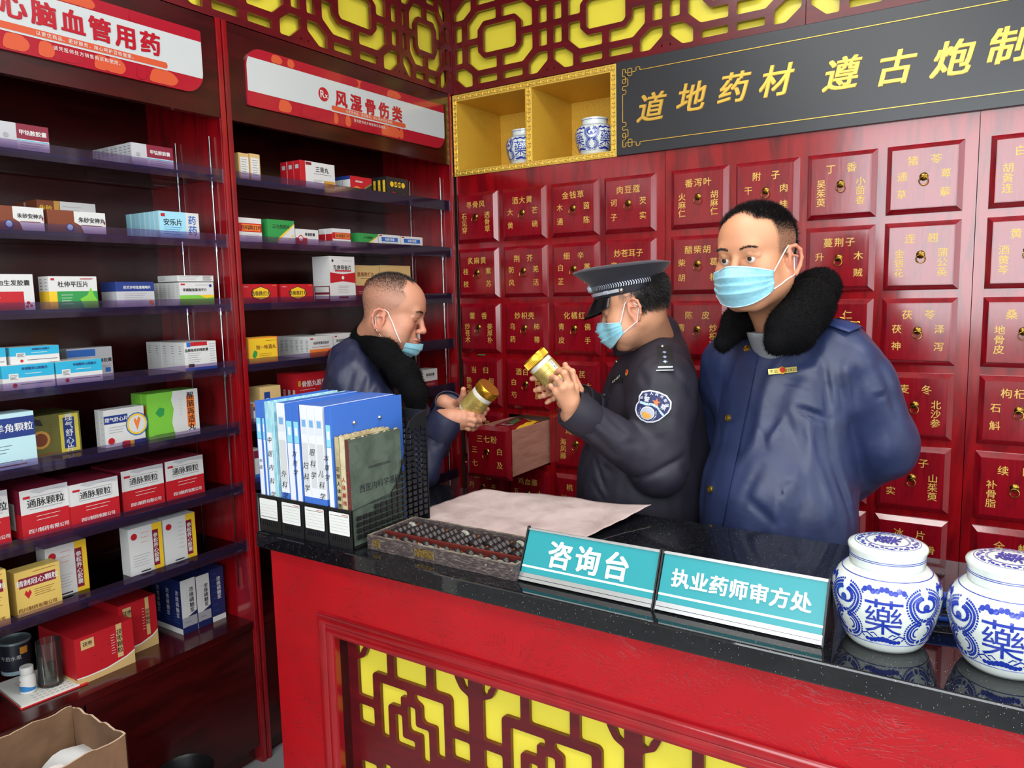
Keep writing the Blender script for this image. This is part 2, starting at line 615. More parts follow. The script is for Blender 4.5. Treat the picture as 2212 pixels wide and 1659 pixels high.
def lettering(b, t, l, r):
    g = {2: 2.05, 3: 1.1, 4: .98}[len(t)]
    b.text(t, Vector((0, -.0185, .0545)), X, Z, .031, M_GOLD, gap=g, bold=.014)
    for st, x in ((l, -.060), (r, .060)):
        k = len(st)
        g = {2: 1.85, 3: 1.0, 4: .85}[k]
        b.text(st, Vector((x, -.0185, -.0215 if k > 2 else -.0185)), X, Z, .0295 if k < 4 else .026, M_GOLD, vert=True, gap=g, bold=.014)


WOODN = ['red lacquer herb drawer cabinet beneath the gold niche, brass ring on each drawer', 'wide red lacquer herb drawer cabinet behind the man in the blue coat', 'red lacquer herb drawer cabinet at the picture right edge behind the porcelain jars']
cabs = []
for u in range(3):
    x0, x1 = ((-2.078, -1.1125), (-1.1105, -.1165), (-.1145, .88))[u]
    root = empty('herb_cabinet', ((x0 + x1) / 2, YB, 0))
    tag(root, WOODN[u], 'cabinet')
    cx = (x0 + x1) / 2
    holes = [[(COLX[1] - .104 - cx, ROWZ[4] - .104), (COLX[1] + .104 - cx, ROWZ[4] - .104), (COLX[1] + .104 - cx, ROWZ[4] + .104), (COLX[1] - .104 - cx, ROWZ[4] + .104)]] if u == 0 else []
    plate('face_frame', [(x0 - cx, 0), (x1 - cx, 0), (x1 - cx, 2.0865), (x0 - cx, 2.0865)], holes, .012, M_WOOD, Vector((0, 0, 0)), X, Z, root)
    b = MB()
    b.box(x0 - cx, x0 - cx + .015, .0125, .5, 0, 2.0865, M_WOOD); b.box(x1 - cx - .015, x1 - cx, .0125, .5, 0, 2.0865, M_WOOD)
    b.box(x0 - cx + .015, x1 - cx - .015, .0125, .5, 2.07, 2.0865, M_WOOD)
    b.box(x0 - cx + .015, x1 - cx - .015, .49, .5, 0, 2.07, M_DARKW)
    b.build('carcass', root)
    for k in range(4):
        c = u * 4 + k
        for r in range(6):
            opened = (c, r) == (1, 4)
            d = bpy.data.objects.new('drawer', draw_me)
            COL.objects.link(d)
            d.parent = root
            d.location = (COLX[c] - cx, (-.298 if opened else 0) - .001, ROWZ[r])
            rp = bpy.data.objects.new('ring_pull', ring_me)
            COL.objects.link(rp)
            rp.parent = d
            if (c, r) in DRAW:
                b = MB()
                lettering(b, *DRAW[c, r])
                lo_ = b.build('lettering', d, label='gold characters ' + ' '.join(DRAW[c, r])); lo_['kind'] = 'stuff'
            if opened:
                d['label'] = 'opened drawer lettered 三七粉 with pale wooden box'
                M_PW = mat('pale_drawer_wood', (188, 136, 118), 0.55, col2=(168, 116, 98), scale=7, stretch=(1, 1.2, 9), detail=5)
                b = MB()
                for xx in (-.096, .086):
                    b.box(xx, xx + .010, .003, .40, -.095, .088, M_PW)
                b.box(-.086, .086, .003, .012, -.095, .088, M_PW); b.box(-.086, .086, .39, .40, -.095, .088, M_PW)
                b.box(-.086, .086, .012, .39, -.095, -.088, M_PW)
                b.build('drawer_box', d)
                b = MB()
                b.box(-.086, .086, .13, .137, -.088, .080, M_PW)
                b.build('divider', d)
    # a row of taller plain doors at the foot
    for k in range(4):
        c = u * 4 + k
        b = front_mesh(.1063, .235)
        d = b.build('door', root, loc=(COLX[c] - cx, -.001, .322))
        rp = bpy.data.objects.new('ring_pull', ring_me)
        COL.objects.link(rp)
        rp.parent = d
    cabs.append(root)

# herb packet lying in the opened drawer
b = MB()
def bag(u, v):
    x = -.075 + .15 * u; y = -.115 + .20 * v
    h = .022 * math.sin(math.pi * u) ** .5 * math.sin(math.pi * v) ** .5 + .003 * math.sin(u * 17 + v * 9) * math.sin(v * 13)
    return Vector((x, y, h + .006 + .02 * v))
b.grid(bag, 16, 20, mat('red_foil_packet', (128, 14, 26), .3, coat=.4))
b.grid(lambda u, v: bag(u, v) + Vector((0, 0, -.004 - .03 * math.sin(math.pi * u) * math.sin(math.pi * v))), 16, 20, MATS['red_foil_packet'])
YEL = mat('yellow_packet_print', (222, 176, 40), .35)
b.grid(lambda u, v: bag(.03 + .94 * u, .86 + .13 * v) + Vector((0, 0, .0015)), 12, 4, YEL)
b.grid(lambda u, v: bag(.86 + .12 * u, .2 + .66 * v) + Vector((0, 0, .0015)), 4, 10, YEL)
b.grid(lambda u, v: bag(.35 + .3 * u, .35 + .3 * v) + Vector((0, 0, .0022)), 6, 6, mat('green_packet_print', (60, 90, 60), .4))
b.text('党参', Vector((0, -.06, .033)), X, Y, .03, M_WHITE)
o = b.build('herb_packet', smooth=True, loc=(COLX[1] + .002, YB - .115, ROWZ[4] + .058))
tag(o, 'dark red and yellow foil herb packet lying in the opened drawer', 'packet')
b = MB()
b.grid(lambda u, v: bag(u, v) * .8 + Vector((0, 0, -.05)), 10, 12, mat('tan_packet', (170, 140, 96), .5))
b.grid(lambda u, v: bag(u, v) * .8 + Vector((0, 0, -.054)), 10, 12, MATS['tan_packet'])
o = b.build('herb_packet', smooth=True, loc=(COLX[1] + .002, YB - .06, ROWZ[4] + .03))
tag(o, 'tan herb packet beneath the red packet in the opened drawer', 'packet')
b = MB(); b.box(-.02, .02, -.001, 0, -.0025, .0025, mat('green_tape', (60, 140, 80), .5))
o = b.build('tape_strip', loc=(-1.967, YB - .0005, 1.309)); tag(o, 'thin green tape strip stuck above the drawer lettered 当归', 'tape')

# ================================================================ gold niche
root = empty('gold_niche', (-1.695, YB, 2.086)); tag(root, 'gold display niche with two cells and a key-pattern frame', 'niche')
b = MB()
D = .34
x0, x1, zt = -.388, .389, .342
xi0, xm0, xm1, xi1, zb, zi = -.367, -.018, .012, .364, .024, .314
b.box(x0, xi0, 0, D, 0, zt, M_GOLDF); b.box(xi1, x1, 0, D, 0, zt, M_GOLDF)
b.box(xi0, xi1, 0, D, 0, zb, M_GOLDF); b.box(xi0, xi1, 0, D, zi, zt, M_GOLDF)
b.box(xm0, xm1, 0, D, zb, zi, M_GOLDF)
b.box(xi0, xi1, D - .005, D, zb, zi, M_GOLDF)
b.build('lining', root)
b = MB()
b.box(x0, xi0, -.006, 0, 0, zt, M_GOLDR); b.box(xi1, x1, -.006, 0, 0, zt, M_GOLDR)
b.box(xi0, xi1, -.006, 0, 0, zb, M_GOLDR); b.box(xi0, xi1, -.006, 0, zi, zt, M_GOLDR); b.box(xm0, xm1, -.006, 0, zb, zi, M_GOLDR)
b.build('face_frame', root, bevel=.001)
b = MB()
M_KEY = mat('gold_key_relief', (246, 212, 110), .28, .7)
def key(O, U, V, n, pit, s=1):
    for i in range(n):
        a = i * pit
        h, t = .0075, .0022
        for (p, q, r, e) in ((0, -h, pit * .82, -h + t), (pit * .82 - t, -h, pit * .82, h), (pit * .22, h - t, pit * .82, h), (pit * .22, -h * .3, pit * .22 + t, h), (pit * .22, -h * .3, pit * .55, -h * .3 + t)):
            O2 = O + U * a
            vs_ = [O2 + U * x + V * y * s for x, y in ((p, q), (r, q), (r, e), (p, e))]
            N = Vector((0, -.0025, 0))
            b.add([v_ for v_ in vs_] + [v_ + N for v_ in vs_], [(4, 5, 6, 7), (0, 1, 5, 4), (1, 2, 6, 5), (2, 3, 7, 6), (3, 0, 4, 7)], M_KEY)
key(Vector((x0 + .006, -.006, zb / 2)), X, Z, 24, .0318)
key(Vector((x0 + .006, -.006, zt - .014)), X, Z, 24, .0318)
key(Vector((x0 + .0105, -.006, .02)), Z, X, 9, .034)
key(Vector((x1 - .0125, -.006, .02)), Z, X, 9, .034)
key(Vector((-.003, -.006, .02)), Z, X, 9, .034)
b.build('key_pattern', root)

# ================================================================ black sign board
root = empty('name_board', (-.605, YB, 2.257)); tag(root, 'long black name board with gold calligraphy above the herb drawers', 'sign')
b = MB(); b.box(-.698, .72, -.012, .006, -.1705, .1735, M_BLACKB)
b.build('board', root, bevel=.002)
M_CAL = mat('raised_gold_calligraphy', (236, 190, 84), .3, .6)
for c, x, z in zip('道地药材遵古炮制', (-1.159, -1.006, -.854, -.710, -.504, -.347, -.192, -.050), (2.247, 2.259, 2.268, 2.268, 2.256, 2.249, 2.249, 2.262)):
    b = MB()
    for lay, bo in ((-.0125, .050), (-.0145, .034), (-.016, .018)):
        b.text(c, Vector((x + .605, lay, z - 2.257)), X, Z + X * .10, .108, M_CAL, bold=bo, shear=.12, n=0)
    b.build('character', root, label='raised gold character ' + c)
b = MB()
def line(pts, wd=.0022):
    for p, q in zip(pts, pts[1:]):
        x_0, x_1 = sorted((p[0], q[0])); z_0, z_1 = sorted((p[1], q[1]))
        b.box(x_0 - wd / 2, x_1 + wd / 2, -.0145, -.012, z_0 - wd / 2, z_1 + wd / 2, M_CAL)
for sx in (-1, 1):
    for sz in (-1, 1):
        f = lambda x, z: (sx * (.682 - x) + .011, sz * (.141 - z))
        line([f(.08, .012), f(.07, .012), f(.07, 0), f(.055, 0), f(.055, .022), f(.012, .022), f(.012, 0), f(0, 0), f(0, .012), f(.03, .012), f(.03, 0), f(.045, 0), f(.045, .03)][:4] + [f(.055, 0)])
        line([f(.055, 0), f(.055, .014), f(.012, .014), f(.012, 0), f(0, 0), f(0, .026), f(.022, .026), f(.022, 0), f(.038, 0), f(.038, .026), f(.012, .026), f(.012, .05), f(0, .05), f(0, .036), f(.022, .036), f(.022, .062), f(0, .062), f(0, .075), f(.014, .075), f(.014, .09), f(0, .09), f(0, .141)])
for sz in (-1, 1):
    line([(-.591, sz * .129), (.613, sz * .129)])
b.build('border_line', root)
# ================================================================ medicine shelf units on the left wall
M_GLASS = clear('shelf_glass', (222, 226, 232), 1.5, 0.01)
M_RAIL = clear('clear_price_rail', (226, 216, 236), 1.4, 0.05, 0.035, (150, 120, 170))
M_EDGE = mat('blue_glass_edge', (26, 32, 70), 0.12)
ZG = [1.962, 1.762, 1.562, 1.362, 1.164, .965, .770]
ZBASE = .505
XK = -2.455


def shelf_unit(y0, y1, label):
    root = empty('medicine_shelf', (XA, (y0 + y1) / 2, 0))
    tag(root, label, 'shelf')
    o = Vector(root.location)
    hw = (y1 - y0) / 2
    for s in (-1, 1):
        b = MB()
        ya, yb = sorted((s * hw, s * (hw - .021)))
        b.box(-.395, 0, ya, yb, 0, 2.436, M_WOOD)
        b.build('side_panel', root)
        b = MB()
        yc = s * (hw - .0105)
        b.box(0, .006, yc - .009, yc + .009, 0, 2.434, M_WOOD)
        b.box(.006, .009, yc - .005, yc + .005, 0, 2.434, M_WOOD)
        b.build('edge_moulding', root)
    w_ = hw - .021
    b = MB(); b.box(-.395, -.385, -w_, w_, .1, 2.436, M_DARKW); b.build('back_panel', root)
    b = MB(); b.box(-.020, .004, -w_, w_, 2.137, 2.434, M_DARKW); b.build('header_board', root)
    b = MB(); b.box(-.385, -.020, -w_, w_, 2.30, 2.32, M_DARKW); b.build('top_board', root)
    b = MB(); b.box(-.385, .004, -w_, w_, .48, ZBASE, M_DARKW); b.build('base_top', root)
    b = MB(); b.box(-.385, -.03, -w_, w_, 0.0, .06, M_DARKW); b.build('plinth', root)
    n = 2
    for i in range(n):
        ya = -w_ + 2 * w_ * i / n + .002
        yb = -w_ + 2 * w_ * (i + 1) / n - .002
        b = MB(); b.box(-.018, 0, ya, yb, .062, .477, M_DARKW); b.build('door', root, bevel=.0015)
    for k, z in enumerate(ZG):
        g = MB(); g.box(-.372, -.012, -w_ + .004, w_ - .004, z - .008, z, M_GLASS)
        gl = g.build('glass_shelf', root)
        g = MB(); g.box(-.0118, -.0100, -w_ + .004, w_ - .004, z - .0090, z + .0005, M_EDGE)
        g.build('glass_edge', gl)
        g = MB()
        g.box(-.0020, 0.0, -w_ + .001, w_ - .001, z - .022, z + .020, M_RAIL)
        g.box(-.012, -.002, -w_ + .001, w_ - .001, z - .0115, z - .0095, M_RAIL)
        g.build('price_rail', gl)
    for s in (-1, 1):
        for x in (-.046, -.222):
            b = MB()
            yy = s * (w_ - .010)
            b.tube([(x, yy, .62), (x, yy, 2.085)], .0026, M_CHROME, 8)
            for z in ZG:
                b.tube([(x, yy, z - .034), (x, yy, z - .012)], .0048, M_CHROME, 8)
                b.tube([(x, yy, z - .028), (x, yy + s * .009, z - .028)], .0035, M_CHROME, 6)
            b.build('support_rod', root, smooth=True)
    return root


shelf_unit(.436, 1.5955, 'dark red medicine shelf unit with seven glass shelves at the picture left')
shelf_unit(1.5965, 2.756, 'dark red medicine shelf unit in the corner behind the fur collared man')

# ---------------------------------------------------------------- category signs on the shelf headers
M_SR = mat('sign_red_print', (160, 26, 42), .14); M_SP = mat('sign_pale_print', (188, 193, 193), .14); M_SO = mat('sign_orange_print', (196, 84, 54), .14)
M_ST = mat('sign_crimson_lettering', (170, 22, 38), .2)


def header_sign(y0, y1, label, big, rx, zt, size, yc, line1, line2, gap):
    z0, z1 = 2.192, 2.376
    root = empty('category_sign', (XA + .0046, (y0 + y1) / 2, (z0 + z1) / 2))
    tag(root, label, 'sign')
    hw, hh = (y1 - y0) / 2, (z1 - z0) / 2
    # outline: two opposite corners with large rounding
    def rc(cx, cy, r, a0, a1):
        return [(cx + r * math.cos(math.radians(a)), cy + r * math.sin(math.radians(a))) for a in range(a0, a1 + 1, 10)]
    R_ = .062
    pts = rc(-hw + .006, -hh + .006, .006, 180, 270) + rc(hw - R_, -hh + R_, R_, 270, 360) + rc(hw - .006, hh - .006, .006, 0, 90) + rc(-hw + R_, hh - R_, R_, 90, 180)
    U, V = Y, Z
    b = MB()
    b.prism(Vector((0, 0, 0)), U, V, pts, .008, M_SR)
    b.build('acrylic_board', root)
    b = MB()
    n = .0085
    # pale centre band following the rounded ends
    ys = [-hh + .046, hh - .032]
    def edge(z, s):
        if s > 0:
            c = -hh + R_
            return hw - .001 if z > c else hw - R_ + math.sqrt(max(0, R_ ** 2 - (z - c) ** 2)) - .001
        c = hh - R_
        return -(hw - .001 if z < c else hw - R_ + math.sqrt(max(0, R_ ** 2 - (z - c) ** 2)) - .001)
    zz = [ys[0] + (ys[1] - ys[0]) * i / 8 for i in range(9)]
    b.poly(Vector((0, 0, 0)), U, V, [(edge(z, 1), z) for z in zz] + [(edge(z, -1), z) for z in zz[::-1]], M_SP, n)
    b.build('pale_band', root)
    b = MB()
    rr = random.Random(len(label))
    # pale maple-like sprays in the red parts of the print
    for i in range(30):
        cx = rr.uniform(-hw + .03, hw - .03); top = rr.random() < .5
        a, c = (hh - .030, hh - .003) if top else (-hh + .004, -hh + .043)
        w0 = rr.uniform(.012, .05)
        if abs(cx) + w0 < hw - .066:
            b.poly(Vector((0, 0, 0)), U, V, soften([(cx - w0, a), (cx + w0 * .6, a), (cx + w0, (a + c) / 2), (cx + w0 * .5, c), (cx - w0 * .7, c)], .012, 2), M_SO if rr.random() < .65 else M_SR, .0087 + i * .00003)
    b.build('leaf_print', root)['kind'] = 'stuff'
    b = MB()
    O = Vector((0, yc - (y0 + y1) / 2, zt))
    for i, ch in enumerate(big):
        b.text(ch, O + Vector((0, (i - (len(big) - 1) / 2) * size * gap, 0)), U, V, size, M_ST, n=.0094, bold=.07)
        b.build('character', root, label='crimson character ' + ch)
        b = MB()
    bw = len(big) * size * gap * .53
    b.poly(O + Vector((0, 0, -.034 - zt)), U, V, soften([(-bw, -.0085), (bw, -.0085), (bw, .0085), (-bw, .0085)], .008, 4), M_SO, .0092)
    b.text(line1, O + Vector((0, 0, -.034 - zt)), U, V, .0118, M_WHITE, n=.0100, gap=1.12)
    b.text(line2, O + Vector((0, 0, -.060 - zt)), U, V, .0118, M_WHITE, n=.0100, gap=1.12)
    b.quad(O + Vector((0, 0, -.047 - zt)), U, V, -bw, -.0006, bw, .0006, M_WHITE, .0094)
    if rx:
        c = O + Vector((0, -bw - .036, 0))
        b.poly(c, U, V, [(.024 * math.cos(t * .3), .024 * math.sin(t * .3)) for t in range(21)], M_ST, .0094)
        b.text('R', c + Vector((0, -.006, .001)), U, V, .036, M_WHITE, n=.0102, bold=.02)
        b.text('x', c + Vector((0, .012, -.001)), U, V, .026, M_WHITE, n=.0102, bold=.02)
    b.build('small_lettering', root, label='two lines of small white lettering')['kind'] = 'stuff'
    return root


header_sign(.51, 1.517, 'large red and pale sign reading 心脑血管用药 on the shelf header', '心脑血管用药', False, .016, .063, 1.172, '以更优商品、更好服务，用心呵护百姓健康。', '请凭医师处方销售购买和使用。', 1.135)
header_sign(1.677, 2.692, 'red and pale sign reading 风湿骨伤类 with round Rx mark', '风湿骨伤类', True, .004, .060, 2.238, '以更优商品、更好服务，用心呵护百姓健康。', '请凭医师处方销售购买和使用。', 1.258)

# ---------------------------------------------------------------- medicine boxes
C = dict(W=(204, 204, 202), G=(178, 178, 182), R=(178, 24, 34), M=(122, 24, 48), N=(30, 52, 120), B=(40, 98, 178), C=(38, 160, 196), L=(150, 206, 224), Y=(226, 184, 40),
         E=(46, 140, 70), e=(116, 186, 60), O=(226, 120, 50), K=(30, 28, 32), w=(218, 218, 216), b=(116, 56, 30), T=(200, 168, 112), P=(176, 210, 216), Q=(206, 190, 70), A=(190, 140, 60), S=(24, 34, 84), H=(206, 176, 92), g=(150, 150, 156), D=(98, 96, 42))


def cc(k):
    return flat(*C[k])


ORD = ['first', 'second', 'third', 'fourth', 'fifth', 'sixth', 'seventh', 'eighth', 'ninth']
_rows = {}


def carton(label, y0, y1, z0, z1, xf, dep, n, body, front, side=None, group=None, first=0, last=None, cat='medicine box'):
    """n boxes standing one behind the other; front = print on the face towards the room, side = print on the narrow face"""
    w_, h = y1 - y0, z1 - z0
    t = dep / n
    tx = next((it[1] for it in front if it[0] == 't'), 'plain')
    where = ''
    if n > 1:
        k_ = (tx, round(z0, 1))
        _rows[k_] = _rows.get(k_, 0) + 1
        where = ['', ', right hand row', ', third row'][_rows[k_] - 1]
    out = []
    for i in range(n):
        b = MB()
        j = rnd.uniform(-.0012, .0012)
        b.box(-t + .0006, 0, -w_ / 2, w_ / 2, 0, h, cc(body))
        U, V = Y, Z
        O = Vector((0, -w_ / 2, 0))
        if i == 0:
            for q, it in enumerate(front):
                nn = .0002 + .00012 * q
                if it[0] == 'r':
                    b.quad(O, U, V, it[1] * w_, it[2] * h, it[3] * w_, it[4] * h, cc(it[5]), nn)
                elif it[0] == 'p':
                    b.poly(O, U, V, [(p[0] * w_, p[1] * h) for p in it[1]], cc(it[2]), nn)
                elif it[0] == 'o':
                    b.poly(O, U, V, [(it[1] * w_ + it[3] * h * math.cos(a * .4488), it[2] * h + it[3] * h * math.sin(a * .4488)) for a in range(14)], cc(it[4]), nn)
                elif it[0] == 'l':      # lines of small print
                    for k in range(it[5]):
                        zz = it[2] * h - k * (it[2] - it[4]) * h / max(1, it[5] - 1)
                        b.quad(O, U, V, it[1] * w_, zz, (it[3] - .1 * (k % 3) * (it[3] - it[1])) * w_, zz + .0011, cc(it[6]), nn)
                else:
                    vert = len(it) > 6
                    k_ = len(it[1])
                    sz = it[4] * h if not vert else min(it[4] * w_ * 1.25, 1.9 * min(it[3], 1 - it[3]) * h / k_)
                    if not vert:
                        sz = min(sz, 1.92 * min(it[2], 1 - it[2]) * w_ / k_)
                    b.text(it[1], O + Vector((0, it[2] * w_, it[3] * h)), U, V, sz, cc(it[5]), n=nn, vert=vert, bold=.025)
        if side:
            O2 = Vector((-t, -w_ / 2, 0))
            for q, it in enumerate(side):
                nn = .0002 + .00012 * q
                if it[0] == 'r':
                    b.quad(O2, X, V, it[1] * t, it[2] * h, it[3] * t, it[4] * h, cc(it[5]), nn)
                elif it[0] == 'l':
                    for k in range(it[5]):
                        zz = it[2] * h - k * (it[2] - it[4]) * h / max(1, it[5] - 1)
                        b.quad(O2, X, V, it[1] * t, zz, it[3] * t, zz + .0012, cc(it[6]), nn)
                else:
                    b.text(it[1], O2 + Vector((it[2] * t, 0, it[3] * h)), X, V, it[4], cc(it[5]), n=nn, vert=True, gap=1.05)
        o = b.build('medicine_box', loc=(xf - i * t, (y0 + y1) / 2 + j, z0 + .0003), bevel=0)
        if i == 0:
            lb = label
        else:
            wl = [a for a in ''.join(c if ord(c) < 128 else '' for c in label).replace(',', '').split() if a not in ('lettered', 'a', 'in', 'long', 'row', 'the')][:10]
            lb = '%s from the front behind %s%s' % (ORD[i], ' '.join(wl), where.replace(' row', '') if 0 else '')
        tag(o, lb, cat, group if n == 1 else (tx + ' cartons in one row' + where))
        out.append(o)
    return out


def Bx(px, py, xf):          # y and z of a box corner seen at px,py when its face is at xf
    p = atp(px, py, 0, xf)
    return p.y, p.z


def FB(label, xl, xr, yt, s, xf, dep, n, body, front, side=None, zb=None, group=None):
    """box on shelf s whose face spans picture columns xl..xr with its top left corner at row yt"""
    y0, z1 = Bx(xl, yt, xf)
    y1, _ = Bx(xr, yt, xf)
    z0 = zb if zb is not None else ZG[s] if s < 7 else ZBASE
    return carton(label, y0, y1, z0, z1, xf, dep, n, body, front, side, group)


XR = -2.108
# ---- unit one, top shelf down
JG = [('r', .36, 0, 1, 1, 'W'), ('r', .36, .42, 1, 1, 'M'), ('r', .36, .36, 1, .39, 'C'), ('t', '甲钴胺胶囊', .68, .68, .21, 'w'), ('l', .42, .28, .9, .1, 3, 'g'), ('o', .15, .5, .10, 'g')]
FB('grey and maroon carton lettered 甲钴胺胶囊 at the left end of the top shelf', -8, 102, 259, 0, XR, .09, 3, 'G', JG, [('l', .2, .8, .8, .3, 4, 'g')])
FB('grey and maroon carton lettered 甲钴胺胶囊 in the long row on the top shelf', 283, 372, 307, 0, XR, .20, 9, 'G', JG, [('l', .25, .85, .75, .6, 3, 'K'), ('l', .3, .5, .75, .3, 3, 'g')])
ZS = [('r', 0, 0, .40, 1, 'b'), ('p', [(.22, 0), (.28, .35), (.36, .5), (.36, 1), (.44, 1), (.44, .5), (.55, .35), (.60, 0)], 'b'), ('o', .36, .22, .20, 'N'), ('o', .36, .25, .13, 'P'), ('t', '朱砂安神丸', .75, .62, .34, 'K'), ('r', .56, .36, .93, .39, 'b'), ('r', .965, .45, .985, .6, 'R')]
FB('brown and white carton lettered 朱砂安神丸, second shelf, left one', -30, 92, 441, 1, XR, .12, 1, 'W', ZS)
FB('brown and white carton lettered 朱砂安神丸, second shelf, right one', 101, 225, 452, 1, XR, .12, 1, 'W', ZS, [('r', 0, 0, 1, 1, 'b')])
FB('brown and white carton with small print standing behind the 朱砂安神丸 pair', 79, 205, 431, 1, -2.235, .13, 1, 'b', [('r', .38, 0, 1, 1, 'W'), ('r', .28, 0, .37, 1, 'A'), ('t', '朱砂', .14, .78, .18, 'Y'), ('l', .42, .85, .75, .55, 4, 'g')], [('t', '安神丸', .5, .75, .014, 'w')])
FB('pale blue carton lettered 安乐片 in a film wrapped row', 343, 428, 455, 1, XR, .17, 7, 'L', [('r', 0, 0, .66, 1, 'L'), ('r', .66, 0, 1, 1, 'W'), ('t', '安乐片', .33, .60, .27, 'K'), ('l', .1, .4, .55, .15, 4, 'B'), ('t', '药', .82, .72, .36, 'B'), ('t', '药', .82, .32, .40, 'B'), ('r', .04, .8, .14, .92, 'R')], [('r', .85, 0, 1, 1, 'w')])
FB('white and red carton lettered 养血生发胶囊 at the left end of the third shelf', -38, 69, 592, 2, XR, .08, 1, 'W', [('r', 0, 0, .78, .52, 'R'), ('t', '养血生发胶囊', .52, .76, .17, 'K'), ('l', .1, .35, .3, .2, 3, 'w'), ('o', .86, .2, .05, 'R'), ('o', .92, .12, .04, 'R'), ('o', .83, .1, .04, 'R')])
DZ = [('r', 0, 0, .16, .54, 'Y'), ('r', .16, 0, 1, .54, 'E'), ('t', '杜仲平压片', .50, .76, .19, 'K'), ('l', .24, .42, .48, .15, 4, 'w'), ('p', [(.62, .30), (.78, .42), (.86, .66), (.92, .42), (1.0, .2), (1.0, 0), (.7, 0)], 'e'), ('l', .65, .93, .92, .90, 2, 'R'), ('r', .05, .88, .12, .94, 'R')]
FB('white, green and amber carton lettered 杜仲平压片 on the third shelf', 103, 208, 597, 2, XR, .05, 2, 'W', DZ, [('r', 0, 0, 1, .54, 'Y'), ('l', .3, .9, .7, .6, 4, 'K')])
FB('blue banded carton lettered 厄贝沙坦氢氯噻嗪片, third shelf', 250, 332, 609, 2, XR, .08, 3, 'G', [('r', 0, .62, 1, 1, 'N'), ('t', '厄贝沙坦氢氯噻嗪片', .55, .78, .13, 'w'), ('l', .2, .52, .8, .15, 6, 'g'), ('p', [(.86, .3), (.95, .22), (.97, .08), (.9, .05), (.84, .2)], 'O')], [('r', 0, .62, 1, 1, 'N')])
FB('white and leaf green carton lettered 苯磺酸氨氯地平片 on the third shelf', 387, 461, 610, 2, XR, .13, 6, 'W', [('r', 0, 0, 1, .44, 'e'), ('p', [(.55, .44), (.75, .3), (1, .35), (1, .44)], 'Y'), ('t', '苯磺酸氨氯地平片', .44, .67, .15, 'K'), ('o', .9, .85, .07, 'N'), ('r', .04, .88, .16, .94, 'R'), ('l', .45, .88, .85, .86, 1, 'g')], [('l', .3, .85, .7, .4, 6, 'g')])
FB('flat white carton lying across the 苯磺酸氨氯地平片 row', 383, 461, 595, 2, XR - .002, .10, 1, 'W', [('l', .05, .8, .6, .25, 3, 'g'), ('l', .7, .85, .95, .2, 5, 'K')], [('l', .1, .7, .4, .3, 3, 'g')], zb=Bx(387, 609, XR)[1] + .001)
BL = [('r', 0, .48, 1, 1, 'C'), ('r', .12, .36, .30, .66, 'W'), ('l', .14, .58, .28, .42, 4, 'K'), ('t', '单硝酸异山梨酯片', .62, .84, .13, 'N'), ('l', .42, .62, .75, .6, 1, 'w'), ('o', .22, .18, .09, 'R'), ('l', .33, .2, .95, .18, 1, 'K')]
SD = [('r', 0, .5, 1, 1, 'C'), ('r', .3, .6, .8, .9, 'W'), ('l', .35, .85, .75, .65, 4, 'N')]
FB('bright blue and white carton, left one of the lower pair, fourth shelf', 3, 117, 792, 3, XR, .10, 1, 'W', BL, SD)
FB('bright blue and white carton beside its twin on the fourth shelf', 119, 219, 783, 3, XR, .10, 1, 'W', BL, SD)
FB('bright blue and white carton lying on top of the lower pair, fourth shelf', 20, 127, 752, 3, -2.135, .07, 1, 'W', BL, SD, zb=Bx(119, 783, XR)[1] + .001)
FB('bright blue and white carton at the far left of the upper layer, fourth shelf', -90, 12, 758, 3, -2.135, .07, 1, 'W', BL, SD, zb=Bx(119, 783, XR)[1] + .001)
YS = [('r', 0, .72, .62, .95, 'B'), ('t', '盐酸氟桂利嗪胶囊', .60, .56, .17, 'K'), ('l', .3, .36, .95, .32, 2, 'g'), ('r', .82, .15, .94, .3, 'B'), ('l', .05, .28, .5, .1, 3, 'g')]
FB('white carton lettered 盐酸氟桂利嗪胶囊 standing behind the bright blue cartons', 143, 241, 755, 3, -2.22, .05, 2, 'G', YS)
FB('white carton lettered 盐酸氟桂利嗪胶囊 in a row at the right end of the fourth shelf', 397, 466, 741, 3, XR - .008, .20, 5, 'W', [('r', .08, .84, .2, 1, 'B'), ('r', .2, .86, .72, 1, 'R'), ('t', '盐酸氟桂利嗪胶囊', .38, .72, .12, 'K'), ('r', 0, 0, 1, .1, 'B'), ('l', .1, .6, .5, .3, 5, 'g'), ('r', .1, .12, .28, .24, 'K'), ('l', .78, .9, .98, .2, 9, 'g')], [('l', .3, .85, .6, .6, 4, 'K'), ('l', .4, .5, .6, .2, 4, 'g')])
FB('pale green carton lettered 复方羊角颗粒 at the left end of the fifth shelf', -64, 73, 905, 4, XR, .065, 1, 'P', [('r', 0, .56, 1, .92, 'N'), ('t', '复方羊角颗粒', .5, .74, .25, 'w'), ('l', .1, .42, .6, .3, 3, 'K'), ('r', .1, .05, .82, .07, 'b'), ('l', .1, .13, .75, .11, 1, 'K')])
FB('olive and gold carton with upright blue panel lettered 理气舒心片', 42, 171, 905, 4, -2.185, .14, 1, 'D', [('r', .02, .02, .98, .98, 'D'), ('r', .64, .04, .97, .96, 'Q'), ('r', .70, .12, .90, .88, 'N'), ('t', '理气舒心片', .80, .5, .135, 'w', 1), ('o', .30, .42, .22, 'A'), ('o', .30, .42, .16, 'b'), ('l', .46, .75, .52, .3, 8, 'b'), ('p', [(.12, .85), (.2, .95), (.32, .9), (.36, .75), (.2, .8)], 'K'), ('l', .2, .06, .6, .05, 1, 'R')], [('r', 0, 0, 1, 1, 'D')])
